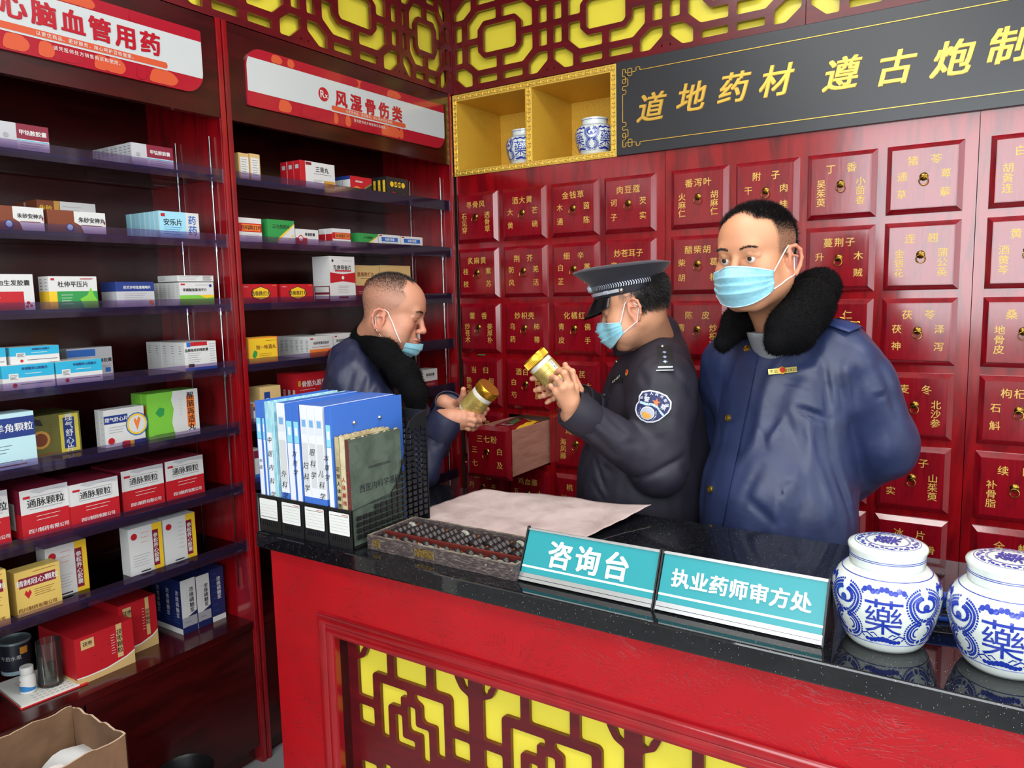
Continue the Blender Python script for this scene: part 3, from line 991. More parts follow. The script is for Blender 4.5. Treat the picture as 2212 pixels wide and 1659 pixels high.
FB('white carton lettered 理气舒心片 with heart ring emblem', 222, 310, 888, 4, -2.152, .045, 2, 'W', [('r', 0, .62, .58, .84, 'N'), ('t', '理气舒心片', .30, .73, .17, 'w'), ('r', .4, 0, 1, .10, 'N'), ('p', [(.38, 0), (.45, .12), (.6, .1), (.6, 0)], 'R'), ('p', [(.6, 0), (.6, .1), (.7, .1), (.7, 0)], 'Y'), ('o', .80, .52, .32, 'B'), ('o', .80, .52, .29, 'Y'), ('o', .80, .52, .24, 'W'), ('p', [(.72, .62), (.80, .34), (.90, .66), (.84, .72), (.80, .6), (.76, .7)], 'O'), ('l', .1, .52, .5, .38, 3, 'g'), ('o', .14, .16, .09, 'R')], [('l', .3, .8, .7, .2, 5, 'g')])
FB('leaf green and white carton with orange upright panel lettered 醒脑再造丸', 315, 426, 853, 4, -2.155, .08, 3, 'e', [('p', [(.50, 0), (.45, .3), (.50, .6), (.46, .8), (.50, 1), (1, 1), (1, 0)], 'W'), ('r', .76, .14, .92, .86, 'O'), ('t', '醒脑再造丸', .84, .5, .115, 'K', 1), ('p', [(.14, .56), (.22, .68), (.32, .64), (.30, .5), (.22, .46)], 'E'), ('l', .1, .07, .5, .05, 1, 'K'), ('l', .62, .8, .66, .45, 6, 'g')], [('r', .3, .3, .75, .75, 'O'), ('t', '醒脑再造丸', .5, .52, .009, 'K')])
TM = [('r', 0, 0, 1, .50, 'R'), ('p', [(.2, .95), (.3, 1), (1, 1), (1, .88), (.6, .93), (.4, .88)], 'G'), ('r', .18, .58, .86, .84, 'g'), ('r', .187, .595, .853, .825, 'W'), ('t', '通脉颗粒', .52, .71, .185, 'K'), ('t', '四川制药有限公司', .54, .14, .10, 'w'), ('l', .3, .42, .8, .34, 2, 'w'), ('l', .55, .93, .95, .92, 1, 'g'), ('r', .06, .82, .2, .87, 'R')]
TS = [('r', 0, 0, 1, .50, 'R'), ('r', .55, .15, .8, .7, 'W'), ('l', .6, .65, .75, .25, 12, 'K')]
FB('red and white carton lettered 通脉颗粒, leftmost front one on the sixth shelf', 40, 146, 1063, 5, -2.14, .17, 1, 'M', [('r', 0, 0, 1, 1, 'W')] + TM, TS)
FB('red and white carton lettered 通脉颗粒 peeping out at the shelf left end', -86, 17, 1078, 5, -2.15, .17, 1, 'M', [('r', 0, 0, 1, 1, 'W')] + TM, TS)
FB('red and white carton lettered 通脉颗粒, second from the left on the sixth shelf', 148, 255, 1050, 5, -2.132, .16, 1, 'M', [('r', 0, 0, 1, 1, 'W')] + TM, [('r', 0, .5, 1, 1, 'W'), ('r', 0, 0, 1, .5, 'R'), ('l', .3, .85, .6, .6, 4, 'g')])
FB('red and white carton lettered 通脉颗粒, third from the left on the sixth shelf', 261, 353, 1020, 5, -2.155, .16, 1, 'M', [('r', 0, 0, 1, 1, 'W')] + TM, TS)
FB('red and white carton lettered 通脉颗粒 at the right end of the sixth shelf', 355, 438, 999, 5, -2.155, .16, 1, 'M', [('r', 0, 0, 1, 1, 'W')] + TM, TS)
SS = [('r', .70, 0, 1, 1, 'Y'), ('r', .70, .08, .88, .86, 'M'), ('t', '参松养心胶囊', .79, .47, .115, 'w', 1), ('o', .16, .82, .07, 'R'), ('l', .1, .4, .6, .18, 5, 'g'), ('l', .35, .86, .6, .66, 3, 'O'), ('r', .3, .03, .58, .055, 'K')]
FB('white carton with yellow end and maroon panel 参松养心胶囊, left of the right pair', 275, 349, 1146, 6, -2.15, .045, 1, 'W', SS)
FB('white carton with yellow end and maroon panel 参松养心胶囊, right of the right pair', 351, 421, 1125, 6, -2.15, .045, 1, 'W', [i for i in SS if i[:1] != ('l',)] + [('l', .45, .85, .62, .3, 7, 'g')])
FB('white carton with yellow end and maroon panel 参松养心胶囊 behind the yellow cartons', 95, 186, 1188, 6, -2.175, .05, 1, 'W', SS)
JZ = [('r', 0, 0, 1, 1, 'H'), ('r', .08, .62, .90, .84, 'M'), ('t', '精制冠心颗粒', .49, .73, .19, 'w'), ('t', '四川制药有限公司', .45, .14, .115, 'b'), ('l', .4, .52, .85, .38, 4, 'b'), ('p', [(.18, .48), (.22, .56), (.26, .5), (.30, .56), (.34, .48), (.26, .36)], 'R'), ('l', .4, .93, .9, .92, 1, 'b')]
FB('yellow carton lettered 精制冠心颗粒 in front on the seventh shelf', 30, 130, 1240, 6, -2.125, .045, 1, 'H', JZ)
FB('yellow carton lettered 精制冠心颗粒 cut off by the picture left edge', -82, 14, 1256, 6, -2.105, .06, 1, 'H', JZ)
HZ = [('p', [(0, 0), (1, 0), (1, .28), (.85, .2), (.5, .12), (.2, .12), (0, .14)], 'T'), ('p', [(0, .14), (.2, .12), (.5, .12), (.85, .2), (1, .28), (1, .31), (.85, .23), (.5, .15), (.2, .145), (0, .165)], 'w'), ('r', .70, .26, .80, 1, 'T'), ('t', '茯枣颗粒', .75, .62, .085, 'K', 1), ('r', .1, .72, .32, .93, 'T'), ('t', '茯枣', .21, .83, .10, 'K'), ('l', .6, .8, .67, .4, 8, 'w'), ('r', .55, .62, .57, .65, 'M'), ('r', .3, .5, .32, .53, 'M'), ('r', .4, .35, .43, .37, 'M')]
FB('large red gift carton lettered 茯枣颗粒 standing on the base board in front', 159, 289, 1384, 7, -2.16, .2, 1, 'R', HZ, [('r', 0, .0, 1, .12, 'T')])
FB('red gift carton lettered 茯枣颗粒 partly behind the larger front one', 255, 337, 1312, 7, -2.215, .17, 1, 'R', HZ)
NW = [('p', [(0, .25), (1, .38), (1, 1), (0, 1)], 'W'), ('r', 0, .12, 1, .3, 'g'), ('t', '浓维磷糖浆', .70, .60, .26, 'K', 1), ('l', .35, .8, .42, .5, 8, 'g'), ('l', .2, .2, .6, .12, 2, 'N')]
NS = [('r', 0, 0, 1, .10, 'W'), ('t', '浓维磷糖浆', .6, .55, .018, 'W'), ('l', .2, .35, .7, .2, 4, 'B')]
FB('navy carton with white face lettered 浓维磷糖浆, first of the syrup cartons', 388, 421, 1257, 7, -2.20, .16, 3, 'S', NW, NS)
FB('navy carton with white face lettered 浓维磷糖浆, middle of the syrup cartons', 422, 451, 1247, 7, -2.20, .11, 2, 'S', NW, NS)
FB('navy carton with navy face at the right end of the syrup cartons', 453, 482, 1232, 7, -2.20, .055, 1, 'S', [('t', '浓维磷糖浆', .60, .62, .25, 'W', 1), ('r', 0, 0, 1, .10, 'W'), ('l', .15, .9, .5, .2, 7, 'B')])

# ---- unit two
FB('tan carton with white label, left of the pair on the corner unit top shelf', 514, 536, 329, 0, XR, .05, 1, 'T', [('r', .15, .05, .95, .85, 'W'), ('l', .25, .75, .8, .2, 7, 'K')])
FB('tan carton with white label, right of the pair on the corner unit top shelf', 538, 560, 331, 0, XR, .05, 1, 'T', [('r', .10, .05, .9, .85, 'W'), ('l', .25, .75, .8, .2, 7, 'K')])
FB('white carton with red spine lettered 三肾丸', 647, 721, 345, 0, XR, .10, 3, 'W', [('r', 0, 0, .14, 1, 'R'), ('r', .15, .86, .32, .97, 'M'), ('t', '三肾丸', .62, .74, .23, 'K'), ('l', .38, .56, .9, .54, 1, 'K'), ('l', .36, .32, .62, .18, 4, 'g'), ('r', .66, .05, .98, .34, 'A')], [('r', 0, 0, 1, 1, 'R'), ('r', .25, .7, .75, .85, 'G')])
FB('small red and black carton in a mixed row on the corner unit top shelf', 756, 802, 379, 0, XR, .08, 4, 'N', [('r', 0, 0, 1, 1, 'R'), ('p', [(.5, 0), (.75, .4), (1, .62), (1, 0)], 'K'), ('p', [(.46, 0), (.5, 0), (.75, .42), (1, .64), (1, .7), (.7, .45)], 'E'), ('t', '通络祛痛膏', .4, .72, .12, 'w'), ('o', .62, .16, .08, 'L'), ('p', [(.1, .35), (.3, .45), (.5, .35), (.3, .3)], 'O')], [('r', 0, .3, 1, .8, 'W')])
FB('black carton with gold round marks in a row beside the red carton', 834, 881, 381, 0, XR, .10, 4, 'K', [('o', .25, .68, .13, 'Y'), ('o', .42, .68, .13, 'Y'), ('o', .59, .68, .13, 'Y'), ('o', .76, .68, .13, 'Y'), ('t', '追风透骨', .5, .68, .14, 'K'), ('r', .25, .28, .4, .32, 'R'), ('l', .25, .18, .6, .16, 1, 'g'), ('o', .8, .16, .12, 'O')], [('r', .25, .1, .75, .85, 'Y'), ('l', .35, .8, .65, .2, 4, 'K')])
SK = [('r', 0, .42, 1, .78, 'R'), ('r', .15, .46, .95, .74, 'O'), ('t', '伤科跌打片', .55, .60, .22, 'K'), ('l', .3, .3, .9, .15, 3, 'g')]
FB('white carton with orange band 伤科跌打片 at the left end of its shelf', 513, 564, 469, 1, XR, .05, 1, 'W', SK)
GG = [('p', [(0, 0), (.35, 0), (.45, .25), (1, .85), (1, 0)], 'W'), ('p', [(.28, 0), (.45, .2), (1, .82), (1, .88), (.42, .28)], 'Y'), ('t', '三七伤药片', .5, .72, .19, 'K'), ('o', .8, .2, .05, 'Q'), ('o', .92, .35, .05, 'Q')]
FB('green and white carton lettered 三七伤药片, the larger one', 577, 635, 473, 1, XR, .06, 1, 'E', GG)
FB('small white and red carton lettered 骨康胶囊', 638, 687, 494, 1, XR, .04, 1, 'W', [('r', 0, 0, .5, .45, 'R'), ('o', .22, .4, .22, 'R'), ('o', .22, .4, .16, 'W'), ('t', '骨康胶囊', .62, .68, .22, 'K')])
FB('white carton with orange band 伤科跌打片 in the middle of its shelf', 717, 756, 493, 1, XR, .07, 2, 'W', SK, [('r', 0, .3, 1, .7, 'R')])
FB('green and white carton lettered 三七伤药片, the smaller one', 773, 816, 503, 1, XR, .04, 1, 'E', GG)
SN = [('r', .12, .52, .88, .82, 'B'), ('t', '伤痛宁胶囊', .5, .67, .2, 'w'), ('l', .1, .4, .9, .38, 1, 'K'), ('r', 0, .0, 1, .18, 'P'), ('r', .02, .88, .14, .95, 'R')]
FB('white carton lettered 伤痛宁胶囊, left of two', 818, 864, 506, 1, XR, .03, 1, 'W', SN)
FB('white carton lettered 伤痛宁胶囊, right of two', 866, 912, 510, 1, XR, .03, 1, 'W', SN)
JD = [('p', [(.24, .5), (.3, .72), (.4, .78), (.52, .9), (.64, .78), (.74, .72), (.8, .5), (.74, .3), (.64, .24), (.52, .14), (.4, .24), (.3, .3)], 'K'), ('p', [(.26, .5), (.32, .7), (.52, .85), (.72, .7), (.78, .5), (.72, .32), (.52, .18), (.32, .32)], 'Y'), ('t', '筋骨跌打丸', .52, .51, .26, 'K'), ('l', .05, .85, .18, .83, 1, 'w'), ('l', .85, .92, .97, .9, 1, 'Y')]
FB('flat red carton with yellow oval lettered 筋骨跌打丸, left of two', 521, 598, 614, 2, XR, .1, 1, 'R', JD)
FB('flat red carton with yellow oval lettered 筋骨跌打丸, right of two', 605, 675, 614, 2, XR, .1, 1, 'R', JD)
FB('tall white carton with red band lettered 克痹骨泰片', 711, 765, 553, 2, XR, .09, 1, 'W', [('p', [(0, .40), (.5, .44), (1, .40), (1, .64), (.5, .60), (0, .64)], 'R'), ('t', '克痹骨泰片', .5, .75, .115, 'K'), ('r', .2, .66, .85, .69, 'R'), ('o', .12, .90, .03, 'K'), ('l', .3, .33, .75, .18, 5, 'g'), ('r', .32, .06, .7, .10, 'M'), ('o', .5, .52, .04, 'w'), ('l', .5, .9, .9, .89, 1, 'g')], [('r', .05, 0, .95, .34, 'M'), ('r', .1, .2, .9, .32, 'W'), ('r', .1, .05, .9, .15, 'W')])
AJ = [('p', [(0, .0), (1, .0), (1, .42), (0, .42)], 'M'), ('t', '筋骨跌打丸', .42, .74, .14, 'b'), ('o', .62, .34, .30, 'b'), ('o', .62, .34, .25, 'O'), ('l', .2, .62, .6, .61, 1, 'b'), ('l', .1, .25, .4, .2, 2, 'T')]
FB('amber and maroon carton with drum picture, left of two', 767, 819, 573, 2, -2.14, .1, 1, 'T', AJ)
FB('amber and maroon carton with drum picture, right of two', 821, 886, 573, 2, -2.14, .1, 1, 'T', AJ)
FB('yellow carton with orange rim and green leaf lettered 独一味滴丸', 534, 598, 731, 3, XR - .006, .05, 2, 'Y', [('r', 0, 0, 1, 1, 'O'), ('r', .03, .04, .97, .96, 'Y'), ('t', '独一味滴丸', .60, .62, .19, 'b'), ('p', [(.12, .3), (.2, .52), (.3, .45), (.28, .3), (.2, .2)], 'E'), ('l', .35, .35, .8, .2, 3, 'b'), ('l', .6, .85, .95, .84, 1, 'b')])
FF = [('r', 0, 0, 1, .38, 'O'), ('p', [(.6, 0), (.8, .3), (1, .35), (1, 0)], 'R'), ('t', '祛风舒筋活血片', .5, .68, .145, 'K'), ('l', .1, .48, .85, .46, 1, 'R'), ('r', .04, .86, .16, .92, 'R')]
FB('white and orange carton lettered 祛风舒筋活血片 in a long row', 668, 719, 728, 3, XR - .004, .19, 7, 'W', FF, [('l', .3, .8, .7, .3, 8, 'K')])
FB('white and orange carton lettered 祛风舒筋活血片 behind the man', 721, 764, 722, 3, XR - .004, .10, 3, 'W', FF)
FB('white carton half hidden behind the lowered face mask', 886, 907, 716, 3, XR - .03, .06, 1, 'W', [('l', .2, .8, .8, .3, 4, 'g')])
FB('small tan carton with dark blue emblem', 560, 605, 838, 4, XR, .06, 1, 'T', [('r', .2, .08, .48, .85, 'N'), ('o', .34, .55, .12, 'W'), ('l', .6, .5, .9, .3, 3, 'b'), ('t', '颈复康', .72, .22, .16, 'b')])
FB('red and orange carton lettered 骨筋丸胶囊', 638, 705, 809, 4, -2.13, .10, 4, 'R', [('r', 0, 0, 1, .50, 'O'), ('p', [(.4, 0), (.5, .3), (.7, .4), (.9, .2), (1, 0)], 'Y'), ('t', '骨筋丸胶囊', .58, .73, .19, 'w'), ('r', .06, .68, .15, .82, 'A'), ('l', .1, .58, .6, .57, 1, 'w')], [('r', 0, 0, 1, .42, 'O'), ('r', .28, .12, .72, .60, 'W'), ('l', .36, .55, .64, .16, 7, 'K')])
FB('plain white carton beside the 骨筋丸胶囊 carton', 718, 765, 824, 4, XR, .1, 1, 'W', [('l', .2, .6, .8, .3, 3, 'g')])
FB('cream and dark red carton lettered 痹祺胶囊 near the corner', 913, 944, 800, 4, -2.16, .07, 1, 'W', [('r', 0, 0, 1, .40, 'M'), ('t', '痹祺胶囊', .5, .72, .17, 'K'), ('l', .2, .25, .8, .2, 2, 'T'), ('l', .2, .58, .8, .57, 1, 'g')])
FB('orange and white carton behind the leftmost binder', 546, 566, 872, 4, XR - .02, .08, 1, 'W', [('r', 0, .6, 1, 1, 'O'), ('r', 0, .62, .5, .8, 'b'), ('l', .2, .5, .8, .2, 4, 'g')], zb=ZG[4] + .001)
FB('red and white carton low on the corner shelf unit', 548, 572, 975, 5, XR, .08, 1, 'W', [('r', 0, .76, 1, 1, 'M'), ('l', .2, .6, .8, .45, 3, 'g'), ('r', 0, 0, 1, .25, 'B')])
FB('white and dark red carton below the paper level near the corner', 935, 958, 958, 6, XR - .03, .08, 1, 'W', [('r', 0, 0, 1, .45, 'M')])
FB('grey white carton standing low on the corner shelf unit behind the file rack', 556, 578, 1075, 6, XR - .02, .08, 1, 'G', [('l', .2, .8, .8, .2, 6, 'g')])

# ---- loose things on the base board of unit one
def lathe_thing(name, prof, m, label, cat, loc, n=32, smooth=True):
    b = MB(); b.lathe(prof, m, n)
    o = b.build(name, smooth=smooth, loc=loc)
    tag(o, label, cat)
    return o
p = atp(172, 950, 2, ZG[4])
o = lathe_thing('pill_bottle', [(.011, 0), (.0125, .002), (.0125, .030), (.008, .036), (.008, .038)], M_WHITE, 'tiny white pill bottle beside the olive carton', 'bottle', (-2.19, p.y + .03, ZG[4] + .0003))
b = MB(); b.lathe([(.0095, .038), (.0095, .050), (.008, .051)], M_WHITE, 20); b.build('cap', o, smooth=True)

zb = ZBASE
pb = atp(62, 1494, 2, zb + .008)
o = lathe_thing('pill_bottle', [(.018, 0), (.020, .002), (.020, .044), (.0165, .050), (.0135, .053), (.0135, .055)], M_WHITE, 'white pill bottle with blue label standing on the spiral calendar', 'bottle', (pb.x - .0, pb.y, zb + .0085))
b = MB(); b.lathe([(.0165, .055), (.0168, .072), (.0155, .074)], M_WHITE, 28); b.build('cap', o, smooth=True)
b = MB()
b.grid(lambda u, v: Vector((.0203 * math.cos(-1.9 + 2.6 * u), .0203 * math.sin(-1.9 + 2.6 * u), .008 + (.012 + .004 * math.sin(5 * u)) * v)), 16, 2, flat(50, 120, 180))
b.grid(lambda u, v: Vector((.0203 * math.cos(-1.6 + .25 * u), .0203 * math.sin(-1.6 + .25 * u), .034 + .005 * v)), 3, 1, flat(180, 40, 50))
b.build('label', o)
pg = atp(108, 1478, 2, zb + .008)
gx, gy = pg.x, pg.y + .004
M_CG = clear('drinking_glass', (244, 246, 244), 1.5, .01, .03, (190, 195, 195))
o = lathe_thing('tea_glass', [(.028, .0), (.031, .002), (.030, .105), (.030, .128), (.0275, .128), (.0275, .010), (.001, .009)], M_CG, 'tall clear glass holding steeped tea leaves on the calendar', 'glass', (gx, gy, zb + .0085))
b = MB(); b.lathe([(.001, .010), (.0272, .0105), (.0272, .055), (.001, .055)], clear('tea_water', (190, 180, 120), 1.33, .01, .2, (90, 88, 40)), 28); t_ = b.build('tea', o, smooth=True)
b = MB()
for i in range(90):
    a, r, z = rnd.uniform(0, 6.28), .025 * math.sqrt(rnd.random()), .012 + .04 * rnd.random() ** 1.5
    q = Vector((r * math.cos(a), r * math.sin(a), z)); d = Vector((rnd.gauss(0, 1), rnd.gauss(0, 1), rnd.gauss(0, 1))).normalized() * .008
    e = d.orthogonal().normalized() * .0015
    b.add([q - d, q + e, q + d, q - e], [(0, 1, 2, 3)], mat('tea_leaf', (62, 70, 34), .7))
lf = b.build('tea_leaf', t_); lf['kind'] = 'stuff'
pt = atp(50, 1455, 2, zb)
o = lathe_thing('food_tin', [(.040, 0), (.041, .002), (.041, .012)], mat('pale_blue_tin', (150, 176, 186), .35), 'round tin with pale rim and black label behind the tea glass', 'tin', (pt.x - .02, pt.y - .005, zb + .009), 36)
b = MB(); b.lathe([(.041, .012), (.0412, .013), (.0412, .088), (.041, .089)], mat('black_tin_print', (34, 36, 48), .35), 36)
b.build('label_band', o, smooth=True)
b = MB(); b.lathe([(.041, .089), (.0425, .090), (.0425, .096), (.039, .097), (.039, .093), (.001, .093)], mat('grey_tin_lid', (140, 156, 160), .3, .4), 36)
b.build('lid', o, smooth=True)
b = MB()
wp = lambda x, y, n: Vector((.0417 * math.cos(-.75 + x / .0417), .0417 * math.sin(-.75 + x / .0417), .052 + y))
b.text('午后水果', O=Vector(), U=X, V=Y, size=.014, m=M_WHITE, warp=wp)
b.grid(lambda u, v: Vector((.0415 * math.cos(-.15 + .5 * u), .0415 * math.sin(-.15 + .5 * u), .06 + .02 * v)), 6, 2, flat(220, 150, 50))
b.build('lettering', o)
# spiral calendar
c0, c1, c2 = atp(44, 1527, 2, zb + .01), atp(190, 1470, 2, zb + .01), atp(163, 1465, 2, zb + .01)
d = (c1 - c0).normalized(); e = Vector((-abs(d.y), d.x * (1 if d.y > 0 else 1), 0)).normalized()
root = empty('spiral_calendar', (c0.x, c0.y, zb + .0003)); tag(root, 'open spiral bound calendar with red backing beneath the tea glass', 'calendar')
L = (c1 - c0).length
b = MB(); b.prism(Vector((0, 0, 0)), d, e, [(0, 0), (L, 0), (L, .20), (0, .20)], .0035, mat('calendar_red_card', (186, 26, 34), .5))
b.build('cover', root)
b = MB(); b.prism(Vector((0, 0, .0035)), d, e, [(.003, .002), (L - .022, .002), (L - .022, .198), (.003, .198)], .0045, mat('calendar_paper', (216, 216, 208), .7))
for i in range(9):
    for j in range(10):
        b.quad(Vector((0, 0, .008)), d, e, .04 + i * .013, .01 + j * .016, .048 + i * .013, .0125 + j * .016, M_GREY, .0002)
b.build('pages', root)
b = MB()
for i in range(26):
    q = e * (.006 + i * .0072)
    b.tube([Vector((0, 0, .004)) + q + d * (.006 * math.cos(a)) + Z * (.0055 * math.sin(a)) for a in [k * .7 for k in range(9)]], .0007, M_BLK, 4, closed=True)
b.build('wire_binding', root)['kind'] = 'stuff'

# ---- cardboard carton on the floor
M_CB = mat('worn_cardboard', (126, 94, 68), 0.85, col2=(104, 76, 54), scale=9, bump=.5, bscale=30)
M_CBE = mat('cardboard_torn_edge', (198, 172, 144), .9)
p0 = at(0, 1585, 1.80); 
root = empty('cardboard_box', (-1.80, .97, 0)); tag(root, 'worn open cardboard box with torn flaps on the floor before the shelf', 'box')
fl = atp(267, 1659, 2, .30)
corner = atp(268, 1585, 2, .50)          # right front corner of the rim
cb = atp(155, 1524, 2, .50)             # back corner
lf_ = atp(0, 1592, 2, .50)
def wall(a, bb, nm):
    b = MB()
    n = 26
    a = Vector(a); bb = Vector(bb)
    dd = (bb - a); nn = Vector((dd.y, -dd.x, 0)).normalized() * .005
    rr = random.Random(nm)
    tops = [.497 + .003 * math.sin(i * .9 + nm) + rr.uniform(-.0015, .0015) for i in range(n + 1)]
    vs_ = []
    for i in range(n + 1):
        q = a + dd * (i / n)
        bul = nn.normalized() * .004 * math.sin(i * .5 + nm)
        for z, o_ in ((0.001, 0), (.27, 1), (tops[i], 0)):
            vs_.append(q + bul * o_ + Z * z)
        for z, o_ in ((tops[i], 0), (.27, 1), (0.001, 0)):
            vs_.append(q + bul * o_ + nn + Z * z)
    fs = []
    ms = []
    for i in range(n):
        for j in range(5):
            fs.append((i * 6 + j, i * 6 + j + 1, i * 6 + 7 + j, i * 6 + 6 + j)); ms.append(j == 2)
    b.add(vs_, [f for f, m_ in zip(fs, ms) if not m_], M_CB)
    b.add(vs_, [f for f, m_ in zip(fs, ms) if m_], M_CBE)
    o = b.build('side_wall', root, loc=-Vector(root.location), smooth=True)
lf2 = cb + (lf_ - cb).normalized() * .36
far = corner + (lf2 - cb)
for i, (a, bb) in enumerate(((corner, cb), (cb, lf2), (lf2, far), (far, corner))):
    wall((a.x, a.y, 0), (bb.x, bb.y, 0), i)
ctr = (corner + lf2) / 2
b = MB(); b.prism(Vector((0, 0, .002)), X, Y, [((q.x - ctr.x) * .97 + ctr.x, (q.y - ctr.y) * .97 + ctr.y) for q in (cb, corner, far, lf2)][::-1], .006, M_CB)
b.build('bottom', root, loc=-Vector(root.location))
def scrap(label, cx, cy, z, s, m, seed, txt=None):
    b = MB()
    b.grid(lambda u, v: Vector(((u - .5) * s * 1.5, (v - .5) * s, .02 * math.sin(u * 5 + seed) * math.sin(v * 4 + seed) + .012 * math.sin(u * 13 + v * 7 + seed))), 14, 10, m)
    if txt:
        b.text(txt, Vector((0, 0, .03)), X, Y, .03, flat(200, 60, 50))
    o = b.build('paper_scrap', smooth=True, loc=(cx, cy, z + .14)); o.rotation_euler = (.2 * math.sin(seed), .2, seed)
    tag(o, label, 'paper')
for k, (lb, dx, dy, z, s, col, sd, tx) in enumerate((('white and red printed packaging scrap in the cardboard box', .0, -.03, .27, .14, (222, 210, 206), 1.0, '药品'), ('pale green crumpled wrapper in the cardboard box', -.09, -.10, .275, .10, (196, 204, 170), 2.2, None),
                        ('crumpled clear grey film in the cardboard box', .05, .05, .25, .16, (180, 176, 180), 3.1, None), ('white paper leaflet under the film in the cardboard box', -.03, .03, .21, .2, (214, 214, 212), 4.4, None))):
    scrap(lb, ctr.x + dx, ctr.y + dy, z, s, flat(*col), sd, tx)
# stuffing up to the scraps so that they rest on something
b = MB(); b.box(-.11, .11, -.11, .11, 0, .30, M_CB)
o = b.build('inner_carton', loc=(ctr.x, ctr.y, .009), bevel=.003); o.rotation_euler = (0, 0, math.atan2(d.y, d.x)); tag(o, 'brown inner carton beneath the paper scraps in the box', 'box')
# small dark waste bin in the shade under the shelf
q = atp(315, 1655, 2, .12)
o = lathe_thing('waste_bin', [(.06, 0), (.064, .004), (.078, .20), (.082, .205), (.079, .208), (.075, .20), (.061, .008), (.001, .008)], mat('black_bin_plastic', (16, 16, 18), .4), 'round black waste bin in the shade before the shelf doors', 'bin', (-1.985, 1.225, .0003), 32)
# ================================================================ consultation counter
M_GRAN = mat('black_granite', (13, 14, 17), 0.035, col2=(22, 23, 27), scale=90, spec=.7)
nt = M_GRAN.node_tree
vo = nt.nodes.new('ShaderNodeTexVoronoi'); vo.inputs['Scale'].default_value = 420
tcn = nt.nodes.new('ShaderNodeTexCoord'); nt.links.new(tcn.outputs['Object'], vo.inputs['Vector'])
sep = nt.nodes.new('ShaderNodeSeparateColor'); nt.links.new(vo.outputs['Color'], sep.inputs[0])
gt = nt.nodes.new('ShaderNodeMath'); gt.operation = 'GREATER_THAN'; gt.inputs[1].default_value = .945; nt.links.new(sep.outputs[0], gt.inputs[0])
lt = nt.nodes.new('ShaderNodeMath'); lt.operation = 'LESS_THAN'; lt.inputs[1].default_value = .22; nt.links.new(vo.outputs['Distance'], lt.inputs[0])
mu = nt.nodes.new('ShaderNodeMath'); mu.operation = 'MULTIPLY'; nt.links.new(gt.outputs[0], mu.inputs[0]); nt.links.new(lt.outputs[0], mu.inputs[1])
mc = nt.nodes.new('ShaderNodeMix'); mc.data_type = 'RGBA'; nt.links.new(mu.outputs[0], mc.inputs[0])
bs = nt.nodes['Principled BSDF']; src = bs.inputs['Base Color'].links[0].from_socket
nt.links.new(src, mc.inputs[6]); mc.inputs[7].default_value = (.5, .5, .52, 1); nt.links.new(mc.outputs[2], bs.inputs['Base Color'])

M_RED = mat('embossed_red_panel', (172, 9, 22), 0.36, col2=(160, 8, 20), scale=6, bump=.0)
nt = M_RED.node_tree
tcn = nt.nodes.new('ShaderNodeTexCoord')
mp = nt.nodes.new('ShaderNodeMapping'); mp.inputs['Scale'].default_value = (3.0, 3.0, 6.5); mp.inputs['Rotation'].default_value = (0, .3, 0); nt.links.new(tcn.outputs['Object'], mp.inputs[0])
n1 = nt.nodes.new('ShaderNodeTexNoise'); n1.inputs['Scale'].default_value = 1.6; n1.inputs['Detail'].default_value = 5; n1.inputs['Roughness'].default_value = .62; n1.inputs['Distortion'].default_value = 1.4; nt.links.new(mp.outputs[0], n1.inputs['Vector'])
mm = nt.nodes.new('ShaderNodeMath'); mm.operation = 'MULTIPLY'; mm.inputs[1].default_value = 14; nt.links.new(n1.outputs[0], mm.inputs[0])
fr_ = nt.nodes.new('ShaderNodeMath'); fr_.operation = 'PINGPONG'; fr_.inputs[1].default_value = .5; nt.links.new(mm.outputs[0], fr_.inputs[0])
rp = nt.nodes.new('ShaderNodeValToRGB'); rp.color_ramp.elements[0].position = 0; rp.color_ramp.elements[1].position = .12; rp.color_ramp.elements[0].color = (0, 0, 0, 1); rp.color_ramp.elements[1].color = (1, 1, 1, 1); nt.links.new(fr_.outputs[0], rp.inputs[0])
n3 = nt.nodes.new('ShaderNodeTexNoise'); n3.inputs['Scale'].default_value = 2.2; n3.inputs['Detail'].default_value = 2; nt.links.new(mp.outputs[0], n3.inputs['Vector'])
rp3 = nt.nodes.new('ShaderNodeValToRGB'); rp3.color_ramp.elements[0].position = .46; rp3.color_ramp.elements[1].position = .6; nt.links.new(n3.outputs[0], rp3.inputs[0])
mxx = nt.nodes.new('ShaderNodeMath'); mxx.operation = 'MAXIMUM'; nt.links.new(rp.outputs[0], mxx.inputs[0]); nt.links.new(rp3.outputs[0], mxx.inputs[1])
bp = nt.nodes.new('ShaderNodeBump'); bp.inputs['Strength'].default_value = .32; bp.inputs['Distance'].default_value = .003; nt.links.new(mxx.outputs[0], bp.inputs['Height'])
bs = nt.nodes['Principled BSDF']; nt.links.new(bp.outputs[0], bs.inputs['Normal'])
mk = nt.nodes.new('ShaderNodeMix'); mk.data_type = 'RGBA'; nt.links.new(mxx.outputs[0], mk.inputs[0]); src = bs.inputs['Base Color'].links[0].from_socket
mk.inputs[6].default_value = srgb(138, 8, 18); nt.links.new(src, mk.inputs[7]); nt.links.new(mk.outputs[2], bs.inputs['Base Color'])

